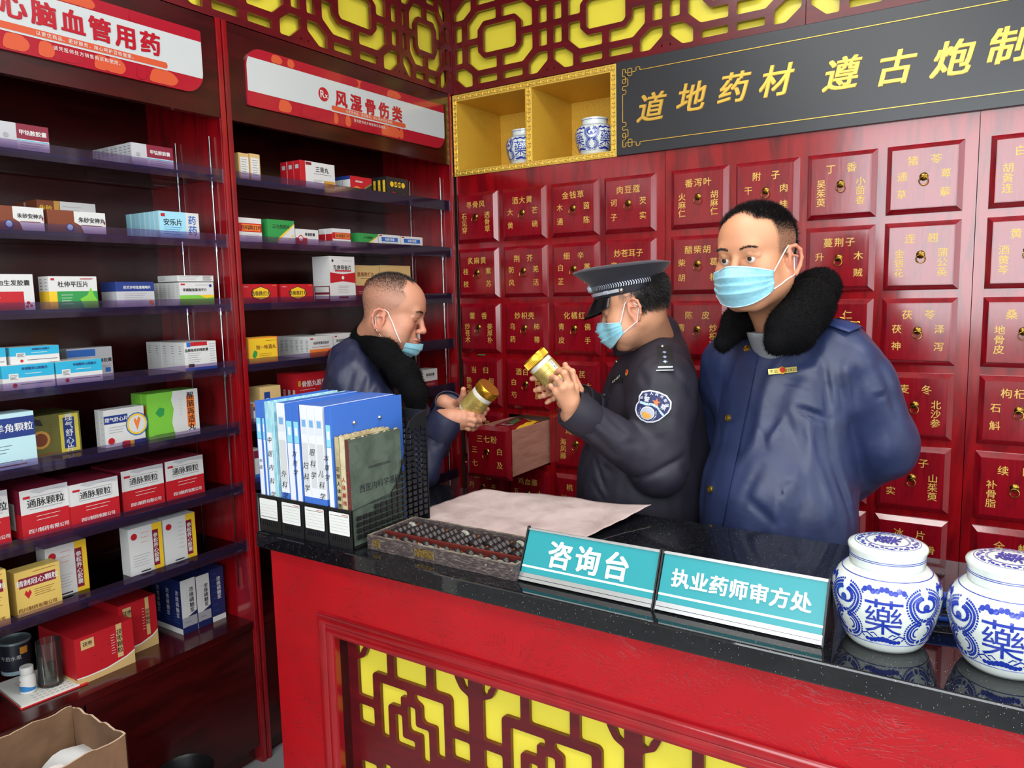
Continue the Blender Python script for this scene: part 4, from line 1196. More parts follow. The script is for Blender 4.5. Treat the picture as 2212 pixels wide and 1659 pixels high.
CX0, CX1, CY0, CY1 = -1.62, 1.35, 1.245, 1.868
root = empty('service_counter', (-.13, (CY0 + CY1) / 2, 0)); tag(root, 'red service counter with black granite top and yellow fretwork front', 'counter')
o_ = Vector(root.location)
L_ = lambda x0, x1, y0, y1, z0, z1: (x0 - o_.x, x1 - o_.x, y0 - o_.y, y1 - o_.y, z0, z1)
b = MB(); b.box(*L_(CX0, CX1, CY0, CY1, ZC - .041, ZC), M_GRAN)
b.build('granite_top', root, bevel=.004)
YF = 1.272
# red front with an opening
FX0, FX1, FZ0, FZ1 = -1.425, 1.20, .12, .795
plate('front_panel', [(CX0 + .022 - o_.x, 0), (CX1 - .02 - o_.x, 0), (CX1 - .02 - o_.x, ZC - .0415), (CX0 + .022 - o_.x, ZC - .0415)],
      [[(FX0 + .03 - o_.x, FZ0 + .03), (FX1 - .03 - o_.x, FZ0 + .03), (FX1 - .03 - o_.x, FZ1 - .03), (FX0 + .03 - o_.x, FZ1 - .03)]], .018, M_RED, Vector((0, YF - o_.y, 0)), X, Z, root)
b = MB()
b.box(*L_(CX0 + .022, CX0 + .04, YF + .0185, CY1 - .02, 0, ZC - .0415), M_RED)
b.box(*L_(CX1 - .04, CX1 - .022, YF + .0185, CY1 - .02, 0, ZC - .0415), M_RED)
b.box(*L_(CX0 + .04, CX1 - .04, YF + .13, YF + .148, 0, ZC - .0415), M_DARKW)
b.build('side_panel', root)
# stepped moulding round the opening
b = MB()
prof = [(0, 0), (.004, .010), (.010, .014), (.018, .015), (.024, .011), (.028, .007), (.034, .013), (.040, .015), (.046, .012), (.050, .005), (.056, .004), (.056, -.012)]
loops = []
for d_, h in prof:
    loops.append([(FX0 + d_ - .004, FZ0 + d_ - .004, h), (FX1 - d_ + .004, FZ0 + d_ - .004, h), (FX1 - d_ + .004, FZ1 - d_ + .004, h), (FX0 + d_ - .004, FZ1 - d_ + .004, h)])
vs_ = [Vector((x - o_.x, YF - o_.y - h, z)) for lp in loops for x, z, h in lp]
b.add(vs_, [(4 * k + i, 4 * k + (i + 1) % 4, 4 * k + 4 + (i + 1) % 4, 4 * k + 4 + i) for k in range(len(prof) - 1) for i in range(4)], mat('red_gloss_moulding', (152, 12, 24), .22, col2=(134, 10, 20), scale=8, coat=.4))
b.build('moulding', root, smooth=True, angle=50)
# recess lining, fretwork, yellow board
YR = YF + .040
x0, x1, z0, z1 = FX0 + .050, FX1 - .050, FZ0 + .050, FZ1 - .050
b = MB()
for (a0, a1, c0, c1) in ((x0 - .01, x0, z0, z1), (x1, x1 + .01, z0, z1), (x0, x1, z0 - .01, z0), (x0, x1, z1, z1 + .01)):
    b.box(*L_(a0, a1, YF + .0185 - .015, YR + .05, c0, c1), M_DARKW)
b.build('recess_lining', root)
# repeating motif of the counter fretwork, measured from its top left corner
P_ = .385          # motif pitch
def motif():
    cells = []
    def c(*p):
        cells.append(list(p))
    # top row: lotus centre at x=0 and x=P
    c((.020, -.034), (.040, -.034), (.044, -.045), (.036, -.052), (.034, -.062), (.026, -.070), (.020, -.066))
    c((.062, -.034), (.120, -.034), (.120, -.100), (.078, -.100), (.070, -.108), (.070, -.176), (.020, -.176), (.020, -.082), (.046, -.070), (.056, -.050))
    c((.143, -.034), (.242, -.034), (.242, -.100), (.143, -.100))
    c((.265, -.034), (.323, -.034), (.330, -.052), (.342, -.072), (.365, -.084), (.365, -.176), (.315, -.176), (.315, -.108), (.307, -.100), (.265, -.100))
    c((.365, -.034), (.345, -.034), (.341, -.045), (.349, -.052), (.351, -.062), (.359, -.070), (.365, -.066))
    # side squares
    c((.020, -.198), (.070, -.198), (.070, -.248), (.020, -.248)); c((.315, -.198), (.365, -.198), (.365, -.248), (.315, -.248))
    c((.020, -.270), (.070, -.270), (.070, -.330), (.020, -.330)); c((.315, -.270), (.365, -.270), (.365, -.330), (.315, -.330))
    # inner ring, left and right halves
    c((.093, -.123), (.181, -.123), (.181, -.140), (.160, -.140), (.160, -.170), (.125, -.170), (.118, -.177), (.118, -.262), (.093, -.262))
    c((.204, -.123), (.292, -.123), (.292, -.262), (.267, -.262), (.267, -.190), (.232, -.190), (.225, -.183), (.225, -.150), (.204, -.140))
    c((.181, -.160), (.205, -.160), (.205, -.205), (.245, -.205), (.245, -.290), (.222, -.290), (.222, -.225), (.185, -.225), (.181, -.215))
    c((.140, -.190), (.162, -.190), (.162, -.246), (.200, -.246), (.200, -.268), (.140, -.268))
    c((.093, -.285), (.200, -.285), (.200, -.310), (.292, -.310), (.292, -.285), (.267, -.285), (.267, -.330), (.093, -.330))
    return cells
holes = []
nm = int((x1 - x0) / P_)
for k in range(nm + 1):
    for sgn in (0, 1):
        for cell in motif():
            pts = [(x0 + .012 + k * P_ + px, (z1 + .012 + pz) if sgn == 0 else (z0 - .012 - pz - .0)) for px, pz in cell]
            if sgn:
                pts = pts[::-1]
            if max(p[0] for p in pts) < x1 - .012 and ((sgn == 0 and min(p[1] for p in pts) > (z0 + z1) / 2 + .008) or (sgn == 1 and max(p[1] for p in pts) < (z0 + z1) / 2 - .008)):
                holes.append([(p[0] - o_.x, p[1]) for p in soften(pts, .006, 2)])
plate('fretwork', [(x0 - o_.x, z0), (x1 - o_.x, z0), (x1 - o_.x, z1), (x0 - o_.x, z1)], holes, .010, M_FRET, Vector((0, YR - o_.y, 0)), X, Z, root)
b = MB(); b.box(*L_(x0 + .003, x1 - .003, YR + .011, YR + .016, z0 + .003, z1 - .003), M_YEL)
b.build('backing_board', root)

# ---------------------------------------------------------------- black desk file rack
HX0, HX1, HY0, HY1 = -1.622, -1.284, 1.262, 1.545
root = empty('file_rack', ((HX0 + HX1) / 2, (HY0 + HY1) / 2, ZC + .0004)); tag(root, 'black plastic four bay file rack with perforated sides on the counter', 'file rack')
o_ = Vector(root.location)
W_ = HX1 - HX0; Dp = HY1 - HY0
def side_outline():
    return [(0, 0), (Dp, 0), (Dp, .30), (.245, .292), (.215, .278), (.203, .25), (.185, .175), (.165, .13), (.135, .108), (0, .096)]
for i in range(5):
    x = -W_ / 2 + (W_ - .004) * i / 4
    holes = []
    if i in (0, 4):
        for r in range(18):
            for c_ in range(13):
                yy = .016 + c_ * .0205; zz = .022 + r * .0152
                lim = .096 + (.012 if yy > .06 else 0) if yy < .13 else (.12 if yy < .155 else (.15 if yy < .17 else (.20 if yy < .19 else .275)))
                if zz + .016 < lim and yy + .018 < Dp:
                    holes.append([(yy, zz), (yy + .0135, zz), (yy + .0135, zz + .0105), (yy, zz + .0105)])
        plate('side_panel', side_outline(), holes, .0035, M_BLK, Vector((x + .0035, -Dp / 2, 0)), Y, Z, root)
    else:
        plate('divider', side_outline(), [], .0025, M_BLK, Vector((x + .0025, -Dp / 2 + .004, 0)), Y, Z, root)
b = MB(); b.box(-W_ / 2 + .004, W_ / 2 - .004, -Dp / 2 + .003, Dp / 2 - .003, .001, .005, M_BLK); b.build('bottom', root)
holes = []
for r in range(15):
    for c_ in range(15):
        xx = .012 + c_ * .0215; zz = .05 + r * .0152
        holes.append([(xx, zz), (xx + .014, zz), (xx + .014, zz + .0105), (xx, zz + .0105)])
plate('back_panel', [(.0035, 0), (W_ - .0035, 0), (W_ - .0035, .298), (.0035, .298)], holes, .0035, M_BLK, Vector((-W_ / 2, Dp / 2 - .0035, 0)), X, Z, root)
M_LBL = mat('white_insert_card', (224, 226, 222), .5)
for i in range(4):
    wx = W_ / 4
    hs = [[(.012 + k * .0075, .014), (.015 + k * .0075, .014), (.018 + k * .0075, .028), (.015 + k * .0075, .028)] for k in range(8)]
    f_ = plate('front_panel', [(.0015, 0), (wx - .0015, 0), (wx - .0015, .096), (.0015, .096)], hs, .003, M_BLK, Vector((-W_ / 2 + i * wx, -Dp / 2, 0)), X, Z, root)
    b = MB()
    O = Vector((-W_ / 2 + i * wx, -Dp / 2 - .0032, 0))
    b.poly(O, X, Z, soften([(.009, .034), (wx - .009, .034), (wx - .009, .088), (.009, .088)], .003, 2), M_LBL, .0004)
    for k in range(5):
        b.quad(O, X, Z, .013, .042 + k * .0075, wx - .013, .0424 + k * .0075, M_GREY, .0007)
    if i:
        b.quad(O, X, Z, wx * .6, .083, wx - .012, .0845, flat(190, 60, 60), .0007)
        b.quad(O, X, Z, .012, .0795, wx - .012, .0805, M_BLACKP, .0007)
    else:
        b.quad(O, X, Z, .012, .040, wx - .012, .041, M_BLACKP, .0007)
    b.build('card', f_)

# binders
M_BB = mat('blue_polypropylene', (64, 112, 200), .35); M_BD = mat('deep_blue_polypropylene', (36, 78, 168), .35)
M_CY = mat('cyan_print', (140, 212, 226), .4); M_BW = mat('binder_white', (226, 230, 236), .4); M_INK = mat('ink', (26, 26, 34), .6)
BND = [(-1.6165, .022, 'b', 'blue ring binder with narrow white spine card, leftmost in the rack', '中医', .04), (-1.5940, .014, 'b', 'slim blue ring binder second from the left in the rack', '针灸', .04), (-1.5795, .034, 'p', 'cyan patterned ring binder handwritten 中医内科学', '中医内科学', .026),
       (-1.5345, .030, 'w', 'white box file handwritten 外科学, standing alone between cyan patterned and blue binders', '外科学', .024), (-1.5040, .026, 'b', 'blue ring binder between the 外科学 file and the 方剂学 binder', '诊断', .02), (-1.4775, .023, 'b', 'blue ring binder handwritten 方剂学', '方剂学', .012), (-1.4505, .0255, 'w', 'white box file handwritten 妇科学, left one of three together', '妇科学', .01),
       (-1.4248, .0255, 'w', 'white box file handwritten 眼科学, middle one of three together', '眼科学', .008), (-1.3990, .0275, 'w', 'white box file handwritten 儿科学, right one of three together', '儿科学', .006), (-1.3655, .022, 'B', 'blue ring binder with two rivets facing the books, rightmost in the rack', '本草学', .0)]
DV = [-W_ / 2 + (W_ - .004) * i / 4 + o_.x for i in range(5)]
for k, (x, t, kind, lb, tx, lean) in enumerate(BND):
    root = empty('ring_binder' if kind != 'w' else 'box_file', (x, HY0 + .006, ZC + .0065)); tag(root, lb, 'binder', 'binders in the file rack')
    H = .333; Dd = .252
    sh = Matrix(((1, 0, 0, 0), (0, 1, -.012, 0), (0, 0, 1, 0), (0, 0, 0, 1)))
    body = {'b': M_BB, 'B': M_BB, 'p': mat('cyan_pattern_card', (128, 196, 214), .4, col2=(200, 228, 232), scale=60, stretch=(6, 1, .4)), 'w': M_BW}[kind]
    b = MB()
    if kind == 'w':
        b.box(0, t - .0006, 0, Dd, 0, H, M_BW, sh)
        b.box(-.0003, t - .0003, -.0004, Dd * .99, 0, .105, M_BB, sh)
        b.box(.001, t - .0016, .003, Dd - .003, H, H + .0006, M_BB, sh)
    else:
        b.box(0, .0016, 0, Dd, 0, H, body, sh); b.box(t - .0022, t - .0006, 0, Dd, 0, H, body, sh); b.box(.0016, t - .0022, 0, .0016, 0, H, body, sh)
    b.build('cover', root, bevel=.0006)
    if kind != 'w':
        b = MB(); b.box(.003, t - .0035, .004, Dd - .02, .004, H - .012, mat('page_block', (208, 220, 232), .7), sh); b.build('pages', root)
    b = MB()
    O = sh @ Vector((0, 0, 0)); U = X; V = (sh @ Vector((0, 0, 1))).normalized()
    if kind in 'bB':
        b.quad(O, U, V, .003, .10, t - .004, .235, M_BW, .0004); b.quad(O, U, V, .003, .236, t - .004, .29, M_CY, .0004); b.quad(O, U, V, .003, .015, t - .004, .1, M_BW, .0004)
        b.quad(O, U, V, t * .3, .255, t * .7, .275, M_BW, .0006)
        if k in (5, 9):
            b.text(tx, O + V * .185, U, V, .017, M_INK, n=.001, vert=True, gap=1.4, shear=.25)
    elif kind == 'p':
        b.quad(O, U, V, .004, .06, t * .62, .255, M_BW, .0004); b.quad(O, U, V, .006, .275, t * .6, .29, M_CY, .0004)
    else:
        b.quad(O, U, V, .002, .262, t - .004, .30, mat('pale_binder_label', (214, 220, 228), .5), .0004)
        b.quad(O, U, V, t * .25, .28, t * .75, .297, flat(120, 170, 215), .0008)
        b.quad(O, U, V, .003, .13, t - .004, .24, mat('worn_tape', (206, 210, 212), .25), .0006)
    hx = t * (.36 if kind == 'p' else .46)
    zc = {'p': .165, 'w': .15}.get(kind, .17)
    zc = {3: .125, 6: .155, 7: .19, 8: .14}.get(k, zc)
    if not kind in 'bB' or k == 0:
        b.text(tx, O + U * hx + V * zc, U, V, {2: .011, 3: .019, 5: .017}[len(tx)], M_INK, n=.0012, vert=True, gap=1.5 if len(tx) < 4 else 2.1, shear=.28)
    b.build('spine_print', root)
    if kind == 'B':
        b = MB()
        for yy in (.075, .165):
            b.ball(sh @ Vector((t + .0, yy, .285)), .0055, M_CHROME, 8)
        b.build('rivet', root, smooth=True)

# old books
def book(x, t, H, Dd, lb, cover, spine, tx, rough_edge=0, lean=0):
    root = empty('old_book', (x, HY0 + .010, ZC + .0065)); tag(root, lb, 'book')
    sh = Matrix(((1, 0, lean, 0), (0, 1, -.01, 0), (0, 0, 1, 0), (0, 0, 0, 1)))
    b = MB(); b.box(0, .0012, 0, Dd, 0, H, cover, sh); b.box(t - .0012, t, 0, Dd, 0, H, cover, sh); b.box(.0012, t - .0012, 0, .0014, 0, H, spine, sh)
    b.build('cover', root)
    b = MB()
    rr = random.Random(int(x * 1e4))
    n = 22
    M_PG = mat('yellowed_pages', (196, 176, 140), .9, col2=(168, 144, 108), scale=40, stretch=(8, 1, 1))
    for i in range(4):
        xa = .0013 + (t - .0026) * i / 4; xb = xa + (t - .0026) / 4 - .0001
        top = [H - .002 + rr.uniform(-.006, .004) * (1 if rough_edge else .3) for _ in range(n + 1)]
        vs_ = []
        for j in range(n + 1):
            yy = .0016 + (Dd - .004) * j / n
            vs_ += [sh @ Vector((xa, yy, .001)), sh @ Vector((xb, yy, .001)), sh @ Vector((xb, yy, top[j])), sh @ Vector((xa, yy, top[j]))]
        fs = [(4 * j + a, 4 * j + (a + 1) % 4, 4 * j + 4 + (a + 1) % 4, 4 * j + 4 + a) for j in range(n) for a in range(4)] + [(0, 3, 2, 1), (4 * n, 4 * n + 1, 4 * n + 2, 4 * n + 3)]
        b.add(vs_, fs, M_PG)
    b.build('page_block', root)
    b = MB()
    O = Vector((0, 0, 0)); V = (sh @ Vector((0, 0, 1))).normalized()
    b.text(tx[0], O + X * (t * .5) + V * (H * .5), X, V, min(.019, t * .75), tx[1], n=.0010, vert=True, gap=1.5, bold=.02)
    if len(tx) > 2:
        b.text(tx[2], sh @ Vector((t, Dd * .55, H * .52)), Y, V, .021, M_INK, n=.0006, gap=1.0)
        b.text(tx[3], sh @ Vector((t, Dd * .55, H * .70)), Y, V, .008, M_INK, n=.0006)
        b.text(tx[3], sh @ Vector((t, Dd * .55, H * .36)), Y, V, .008, M_INK, n=.0006)
    b.build('lettering', root)['kind'] = 'stuff'
M_OG = mat('faded_green_cloth', (84, 96, 84), .8, col2=(64, 76, 66), scale=22); M_OC = mat('yellowed_paper_cover', (190, 178, 138), .85, col2=(160, 140, 100), scale=20)
book(-1.3415, .016, .262, .150, 'thin old book with yellowed green spine beside the blue binder', mat('faded_olive_cover', (120, 124, 88), .8), M_OC, ('正常人体解剖学', M_INK), 1)
book(-1.3250, .017, .264, .155, 'old yellowed book with red handwriting down its spine', M_OC, mat('old_cream_spine', (206, 196, 160), .85, col2=(178, 160, 122), scale=30), ('人体解剖', flat(176, 40, 44)), 1)
book(-1.3075, .014, .258, .180, 'worn dark green book lettered 西医内科学基础 at the rack right side', M_OG, mat('dark_red_spine', (92, 40, 38), .8), ('西医内科学基础', flat(150, 60, 60), '西医内科学基础', '全国中医学院试用教材'), 1)

# ---------------------------------------------------------------- abacus
AX0, AX1, AY0, AY1 = -1.268, -.848, 1.290, 1.462
M_AB = mat('worn_dark_abacus_wood', (62, 52, 52), .55, col2=(142, 128, 122), scale=190, stretch=(.4, 1, 1.6), detail=8, bump=.3, lo=.48, hi=.85)
M_ABL = mat('worn_pale_abacus_rim', (128, 118, 104), .6, col2=(84, 72, 64), scale=40)
M_BEAD = mat('dark_polished_bead', (30, 22, 23), .3, col2=(46, 38, 37), scale=30, coat=.15); M_BEADW = mat('dusty_worn_bead', (150, 150, 138), .45, col2=(96, 92, 86), scale=50)
M_ROD = mat('bamboo_rod', (150, 84, 44), .45)
root = empty('abacus', ((AX0 + AX1) / 2, (AY0 + AY1) / 2, ZC + .0004)); tag(root, 'old dark wooden abacus with brass label plates beside the file rack', 'abacus')
hx, hy, hh = (AX1 - AX0) / 2, (AY1 - AY0) / 2, .034
for (a0, a1, c0, c1) in ((-hx, hx, -hy, -hy + .007), (-hx, hx, hy - .007, hy), (-hx, -hx + .007, -hy + .007, hy - .007), (hx - .007, hx, -hy + .007, hy - .007)):
    b = MB(); b.box(a0, a1, c0, c1, 0, hh, M_AB)
    b.box(a0 + .0005, a1 - .0005, c0 + .0005, c1 - .0005, hh, hh + .0008, M_ABL)
    b.build('frame_rail', root)
YBM = -hy + .056
b = MB(); b.box(-hx + .007, hx - .007, YBM - .0035, YBM + .0035, .008, hh - .003, mat('reddish_beam_wood', (98, 36, 30), .4)); b.build('beam', root)
b = MB(); b.box(-hx + .007, hx - .007, -hy + .007, hy - .007, .001, .003, M_AB); b.build('base_board', root)
for (x, w_) in ((-hx + .03, .022), (-hx + .175, .056)):
    b = MB()
    b.box(x - w_ / 2, x + w_ / 2, -hy - .0012, -hy, .008, .027, mat('etched_brass_plate', (176, 146, 84), .4, .8, col2=(110, 84, 44), scale=240, bump=.5))
    for q in (-1, 1):
        b.box(x + q * w_ / 2 - .0008, x + q * w_ / 2 + .0008, -hy - .0016, -hy, .007, .028, M_ABL)
    b.build('brass_plate', root)
b = MB()
for x in (-.095, .135, .20):
    b.ball((x, -hy - .0002, .022), .0028, M_ABL, 6)
b.build('frame_pin', root)
NR = 13
bp_ = [(.0035, -.0078), (.0092, -.0070), (.0130, -.0030), (.0139, 0), (.0130, .0030), (.0092, .0070), (.0035, .0078)]
def bead_mesh(m):
    b = MB()
    b.lathe(bp_, m, 16, Matrix.Rotation(math.radians(90), 4, 'X'))
    o = b.build('bead', smooth=True, angle=80); me = o.data; bpy.data.objects.remove(o); return me
bm1, bm2 = bead_mesh(M_BEAD), bead_mesh(M_BEADW)
for i in range(NR):
    x = -hx + .020 + i * (2 * hx - .040) / (NR - 1)
    b = MB(); b.tube([(x, -hy + .006, .0185), (x, hy - .006, .0185)], .0021, M_ROD, 6); b.build('rod', root, smooth=True)
    up = [rnd.choice((0, 0, 1)), 0]
    pos = []
    y = -hy + .0155
    pos.append(y + (rnd.choice((0, .003)))); pos.append(y + .0158 + (.008 if rnd.random() < .4 else .002))
    raised = rnd.choice((0, 0, 0, 1, 2, 3))
    y0_ = YBM + .0115
    slack = (hy - .007) - (YBM + .0035) - 5 * .0158
    for k in range(5):
        base = y0_ + k * .0158
        pos.append(base + (0 if (k < raised or (rnd.random() < .0)) else min(slack, .006 + .012) if i % 3 else slack * .3))
    for k, yy in enumerate(pos):
        o = bpy.data.objects.new('bead', bm2 if (k == 0 and i > 1) or (k == 6 and i % 5 == 0) else bm1)
        COL.objects.link(o); o.parent = root; o.location = (x, min(yy, hy - .015), .0185)

# ---------------------------------------------------------------- large paper sheet at the back edge of the counter
M_PAP = mat('grey_pink_handmade_paper', (192, 172, 168), .85, col2=(168, 148, 144), scale=12, bump=.5, bscale=18)
b = MB()
pc = [(-1.34, 1.50), (-.865, 1.50), (-.79, 1.868), (-1.31, 1.83)]
def sheet(u, v):
    x = (pc[0][0] * (1 - u) + pc[1][0] * u) * (1 - v) + (pc[3][0] * (1 - u) + pc[2][0] * u) * v
    y = (pc[0][1] * (1 - u) + pc[1][1] * u) * (1 - v) + (pc[3][1] * (1 - u) + pc[2][1] * u) * v
    z = .0012 + .020 * max(0, (v - .45) / .55) ** 2 * math.sin(math.pi * min(1, max(0, u * .9 + .05))) + .026 * max(0, (u - .72) / .28) ** 1.6 * max(0, v - .1) + .010 * max(0, (.18 - u) / .18) * v
    z += .0012 * math.sin(u * 31 + v * 12) * math.sin(v * 27 + u * 5) * min(1, v * 3) + .0012
    return Vector((x - .02 * math.sin(v * 3) * (1 - u), y, z))
b.grid(sheet, 60, 50, M_PAP)
o = b.build('paper_sheet', smooth=True, loc=(0, 0, ZC + .0006)); tag(o, 'large grey pink wrinkled paper sheet with curled edges on the counter', 'paper')
sm = o.modifiers.new('thickness', 'SOLIDIFY'); sm.thickness = .0012; sm.offset = 1

# ---------------------------------------------------------------- teal desk signs
M_TEAL = mat('teal_sign_print', (36, 140, 148), .3); M_SW = mat('sign_white_print', (232, 240, 240), .3)
def desk_sign(x0, x1, txt, lb, size, gap):
    root = empty('desk_sign', ((x0 + x1) / 2, 1.345, ZC + .0004)); tag(root, lb, 'sign', 'teal desk signs')
    hw = (x1 - x0) / 2
    yb, yt, zt = -.045, .003, .100
    V = Vector((0, yt - yb, zt)).normalized(); Ls = math.hypot(yt - yb, zt)
    for s in (-1, 1):
        b = MB()
        tri = [(-.047, 0), (.050, 0), (.006, .104), (-.001, .104)]
        b.prism(Vector((s * hw - (.003 if s > 0 else 0), 0, 0)), Y, Z, tri, .003, M_BLK)
        b.build('end_cap', root)
    b = MB()
    O = Vector((0, yb, 0))
    N = X.cross(V)
    b.prism(O - N * .003, X, V, [(-hw + .004, .018), (hw - .004, .018), (hw - .004, Ls - .003), (-hw + .004, Ls - .003)], .003, M_TEAL)
    b.quad(O, X, V, -hw + .004, .030, hw - .004, .034, M_SW, .0003)
    b.build('printed_face', root)
    for i, ch in enumerate(txt):
        b = MB()
        b.text(ch, O + V * .066 + X * ((i - (len(txt) - 1) / 2) * size * gap), X, V, size, M_SW, n=.0006, bold=.055)
        b.build('character', root, label='white character ' + ch)
    b = MB()
    b.prism(O, X, V, [(-hw + .003, .002), (hw - .003, .002), (hw - .003, .0085), (-hw + .003, .0085)], .0035, M_ALU)
    b.prism(O, X, V, [(-hw + .003, .0095), (hw - .003, .0095), (hw - .003, .018), (-hw + .003, .018)], .0022, M_ALU)
    b.prism(O, X, V, [(-hw + .003, Ls - .004), (hw - .003, Ls - .004), (hw - .003, Ls), (-hw + .003, Ls)], .0018, M_ALU)
    b.build('aluminium_rail', root)
    b = MB()
    O2 = Vector((0, .048, 0)); V2 = Vector((0, .004 - .048, zt)).normalized()
    b.prism(O2, -X, V2, [(-hw + .004, 0), (hw - .004, 0), (hw - .004, Ls * .98), (-hw + .004, Ls * .98)], .002, M_ALU)
    b.build('rear_face', root)
desk_sign(-.850, -.5475, '咨询台', 'teal desk sign reading 咨询台, beside the abacus', .057, 1.12)
desk_sign(-.5455, -.243, '执业药师审方处', 'teal desk sign reading 执业药师审方处, beside the porcelain jar', .0355, 1.02)

# ---------------------------------------------------------------- porcelain medicine jars
M_POR = mat('white_glazed_porcelain', (216, 224, 218), .12, coat=.6)
M_COB = mat('cobalt_blue_glaze', (28, 52, 158), .18, coat=.5)
JP = [(.060, 0), (.064, .003), (.072, .020), (.083, .050), (.0905, .080), (.0915, .098), (.088, .115), (.079, .130), (.068, .139), (.0625, .142)]
def jr(z):
    for (r0, z0), (r1, z1) in zip(JP, JP[1:]):
        if z0 <= z <= z1:
            return r0 + (r1 - r0) * (z - z0) / (z1 - z0)
    return JP[-1][0]
zs_ = np.linspace(0, .142, 24)
rs_ = np.array([jr(z) for z in zs_]); rs_ = np.convolve(np.pad(rs_, 1, 'edge'), [.25, .5, .25], 'valid'); rs_[0] = .060
JPS = list(zip(rs_, zs_))
def jrs(z):
    return float(np.interp(z, zs_, rs_))


def ribbon(b, pts, wd, warp, m=None, n=.0006):
    """flat brush stroke along 2-D points, width wd (may taper)"""
    k = len(pts)
    vs_ = []
    for i in range(k):
        p = Vector(pts[i]); t = (Vector(pts[min(k - 1, i + 1)]) - Vector(pts[max(0, i - 1)]))
        t = t.normalized() if t.length > 0 else Vector((1, 0))
        nn = Vector((-t.y, t.x)) * (wd[i] if isinstance(wd, list) else wd) / 2
        vs_ += [warp(p.x + nn.x, p.y + nn.y, n), warp(p.x - nn.x, p.y - nn.y, n)]
    b.add(vs_, [(2 * i + 1, 2 * i + 3, 2 * i + 2, 2 * i) for i in range(k - 1)], m or M_COB)


def blob(b, x, y, r, warp, n=.0007, k=9, sx=1):
    b.add([warp(x + r * sx * math.cos(2 * math.pi * i / k), y + r * math.sin(2 * math.pi * i / k), n) for i in range(k)], [tuple(range(k))], M_COB)


def curl(b, cx, cy, s, flip, warp, leaf=True, turns=1.15, ph=0.0):
    pts = []
    for i in range(30):
        t = i / 29
        a = ph + flip * (math.pi * .5 - t * turns * 2 * math.pi)
        r = s * (1 - .62 * t)
        pts.append((cx + flip * 0 + r * math.cos(a), cy + r * math.sin(a)))
    ribbon(b, pts, .0032, warp)
    if leaf:
        for i in range(1, 21):
            p, q = Vector(pts[i]), Vector(pts[i - 1])
            d_ = (p - q).normalized(); nn = Vector((-d_.y, d_.x))
            for sg in (-1, 1):
                c_ = p + nn * sg * .0042
                blob(b, c_.x, c_.y, .0021, warp)


def jar_art(b, th0, k=1.0):
    def warp(x, y, n):
        z = max(.001, min(.1415, y))
        r = (jrs(z) + n)
        a = th0 + x / .088
        return Vector((r * math.cos(a) * k, r * math.sin(a) * k, z * k))
    # character, cut fine so that it follows the belly
    gv, gf, cx, cy = glyph('藥', .012)
    bm = bmesh.new()
    vv = [bm.verts.new(((x - cx), (y - cy), 0)) for x, y in gv]
    for f in gf:
        try:
            bm.faces.new([vv[i] for i in f])
        except ValueError:
            pass
    for i in range(-6, 7):
        geom = bm.verts[:] + bm.edges[:] + bm.faces[:]
        bmesh.ops.bisect_plane(bm, geom=geom, plane_co=(i * .085, 0, 0), plane_no=(1, 0, 0))
        geom = bm.verts[:] + bm.edges[:] + bm.faces[:]
        bmesh.ops.bisect_plane(bm, geom=geom, plane_co=(0, i * .12, 0), plane_no=(0, 1, 0))
    bm.verts.ensure_lookup_table()
    idx = {v: i for i, v in enumerate(bm.verts)}
    b.add([warp(v.co.x * .066, v.co.y * .072 + .074, .0008) for v in bm.verts], [tuple(idx[v] for v in f.verts) for f in bm.faces], M_COB)
    bm.free()
    # sprays above and below the character
    for sg in (-1, 1):
        for i in range(5):
            blob(b, sg * (.004 + i * .0070), .1195 + .0026 * math.cos(i * 2), .0046, warp)
        ribbon(b, [(sg * .020, .117), (sg * .028, .1225), (sg * .037, .116), (sg * .033, .1115)], .003, warp)
    for i in range(-4, 5):
        blob(b, i * .0072, .0285 + .0022 * math.cos(i), .0062 - .0005 * abs(i), warp, k=7)
    for sg in (-1, 1):
        ribbon(b, [(sg * .018, .032), (sg * .028, .040), (sg * .038, .036), (sg * .034, .030)], .003, warp)
        ribbon(b, [(sg * .010, .036), (sg * .016, .042), (sg * .022, .040)], .0022, warp)
    # the heart shaped scrolls between the characters
    c0 = .0691
    for sg in (-1, 1):
        pts = [(c0 + sg * (.0 + .029 * math.sin(t)), .100 + .019 * math.cos(t) - (.0 if t < 1.6 else (t - 1.6) * .012)) for t in [i * .14 for i in range(2, 22)]]
        ribbon(b, pts, .0042, warp)
        for i in range(0, 20):
            p = Vector(pts[i]); q = Vector(pts[i - 1]) if i else Vector((pts[0][0] - sg * .004, pts[0][1]))
            d_ = (p - q).normalized(); nn = Vector((-d_.y, d_.x))
            for ss in (-1, 1):
                c_ = p + nn * ss * .0052
                blob(b, c_.x, c_.y, .0019, warp)
        pts = [(c0 + sg * (.004 + .0125 * math.sin(t)), .098 + .011 * math.cos(t)) for t in [i * .35 for i in range(0, 12)]]
        ribbon(b, pts, .0036, warp)
        for i in range(0, 12, 1):
            blob(b, pts[i][0] + sg * .002, pts[i][1] + .001, .0024, warp)
        # paired lower scrolls
        pts = [(c0 + sg * (.006 + .021 * math.sin(t)), .047 + .0205 * math.cos(t)) for t in [i * .17 for i in range(0, 19)]]
        ribbon(b, pts, .0042, warp)
        for i in range(0, 19):
            t = i * .17
            for rr in (.0265, .0160):
                blob(b, c0 + sg * (.006 + rr * math.sin(t)), .047 + rr * math.cos(t), .0018, warp)
        pts = [(c0 + sg * (.009 + .0075 * math.sin(t)), .047 + .0085 * math.cos(t)) for t in [i * .4 for i in range(0, 9)]]
        ribbon(b, pts, .0030, warp)
    blob(b, c0, .094, .0065, warp, k=10); blob(b, c0, .070, .0035, warp)
    blob(b, c0, .027, .004, warp, k=8)


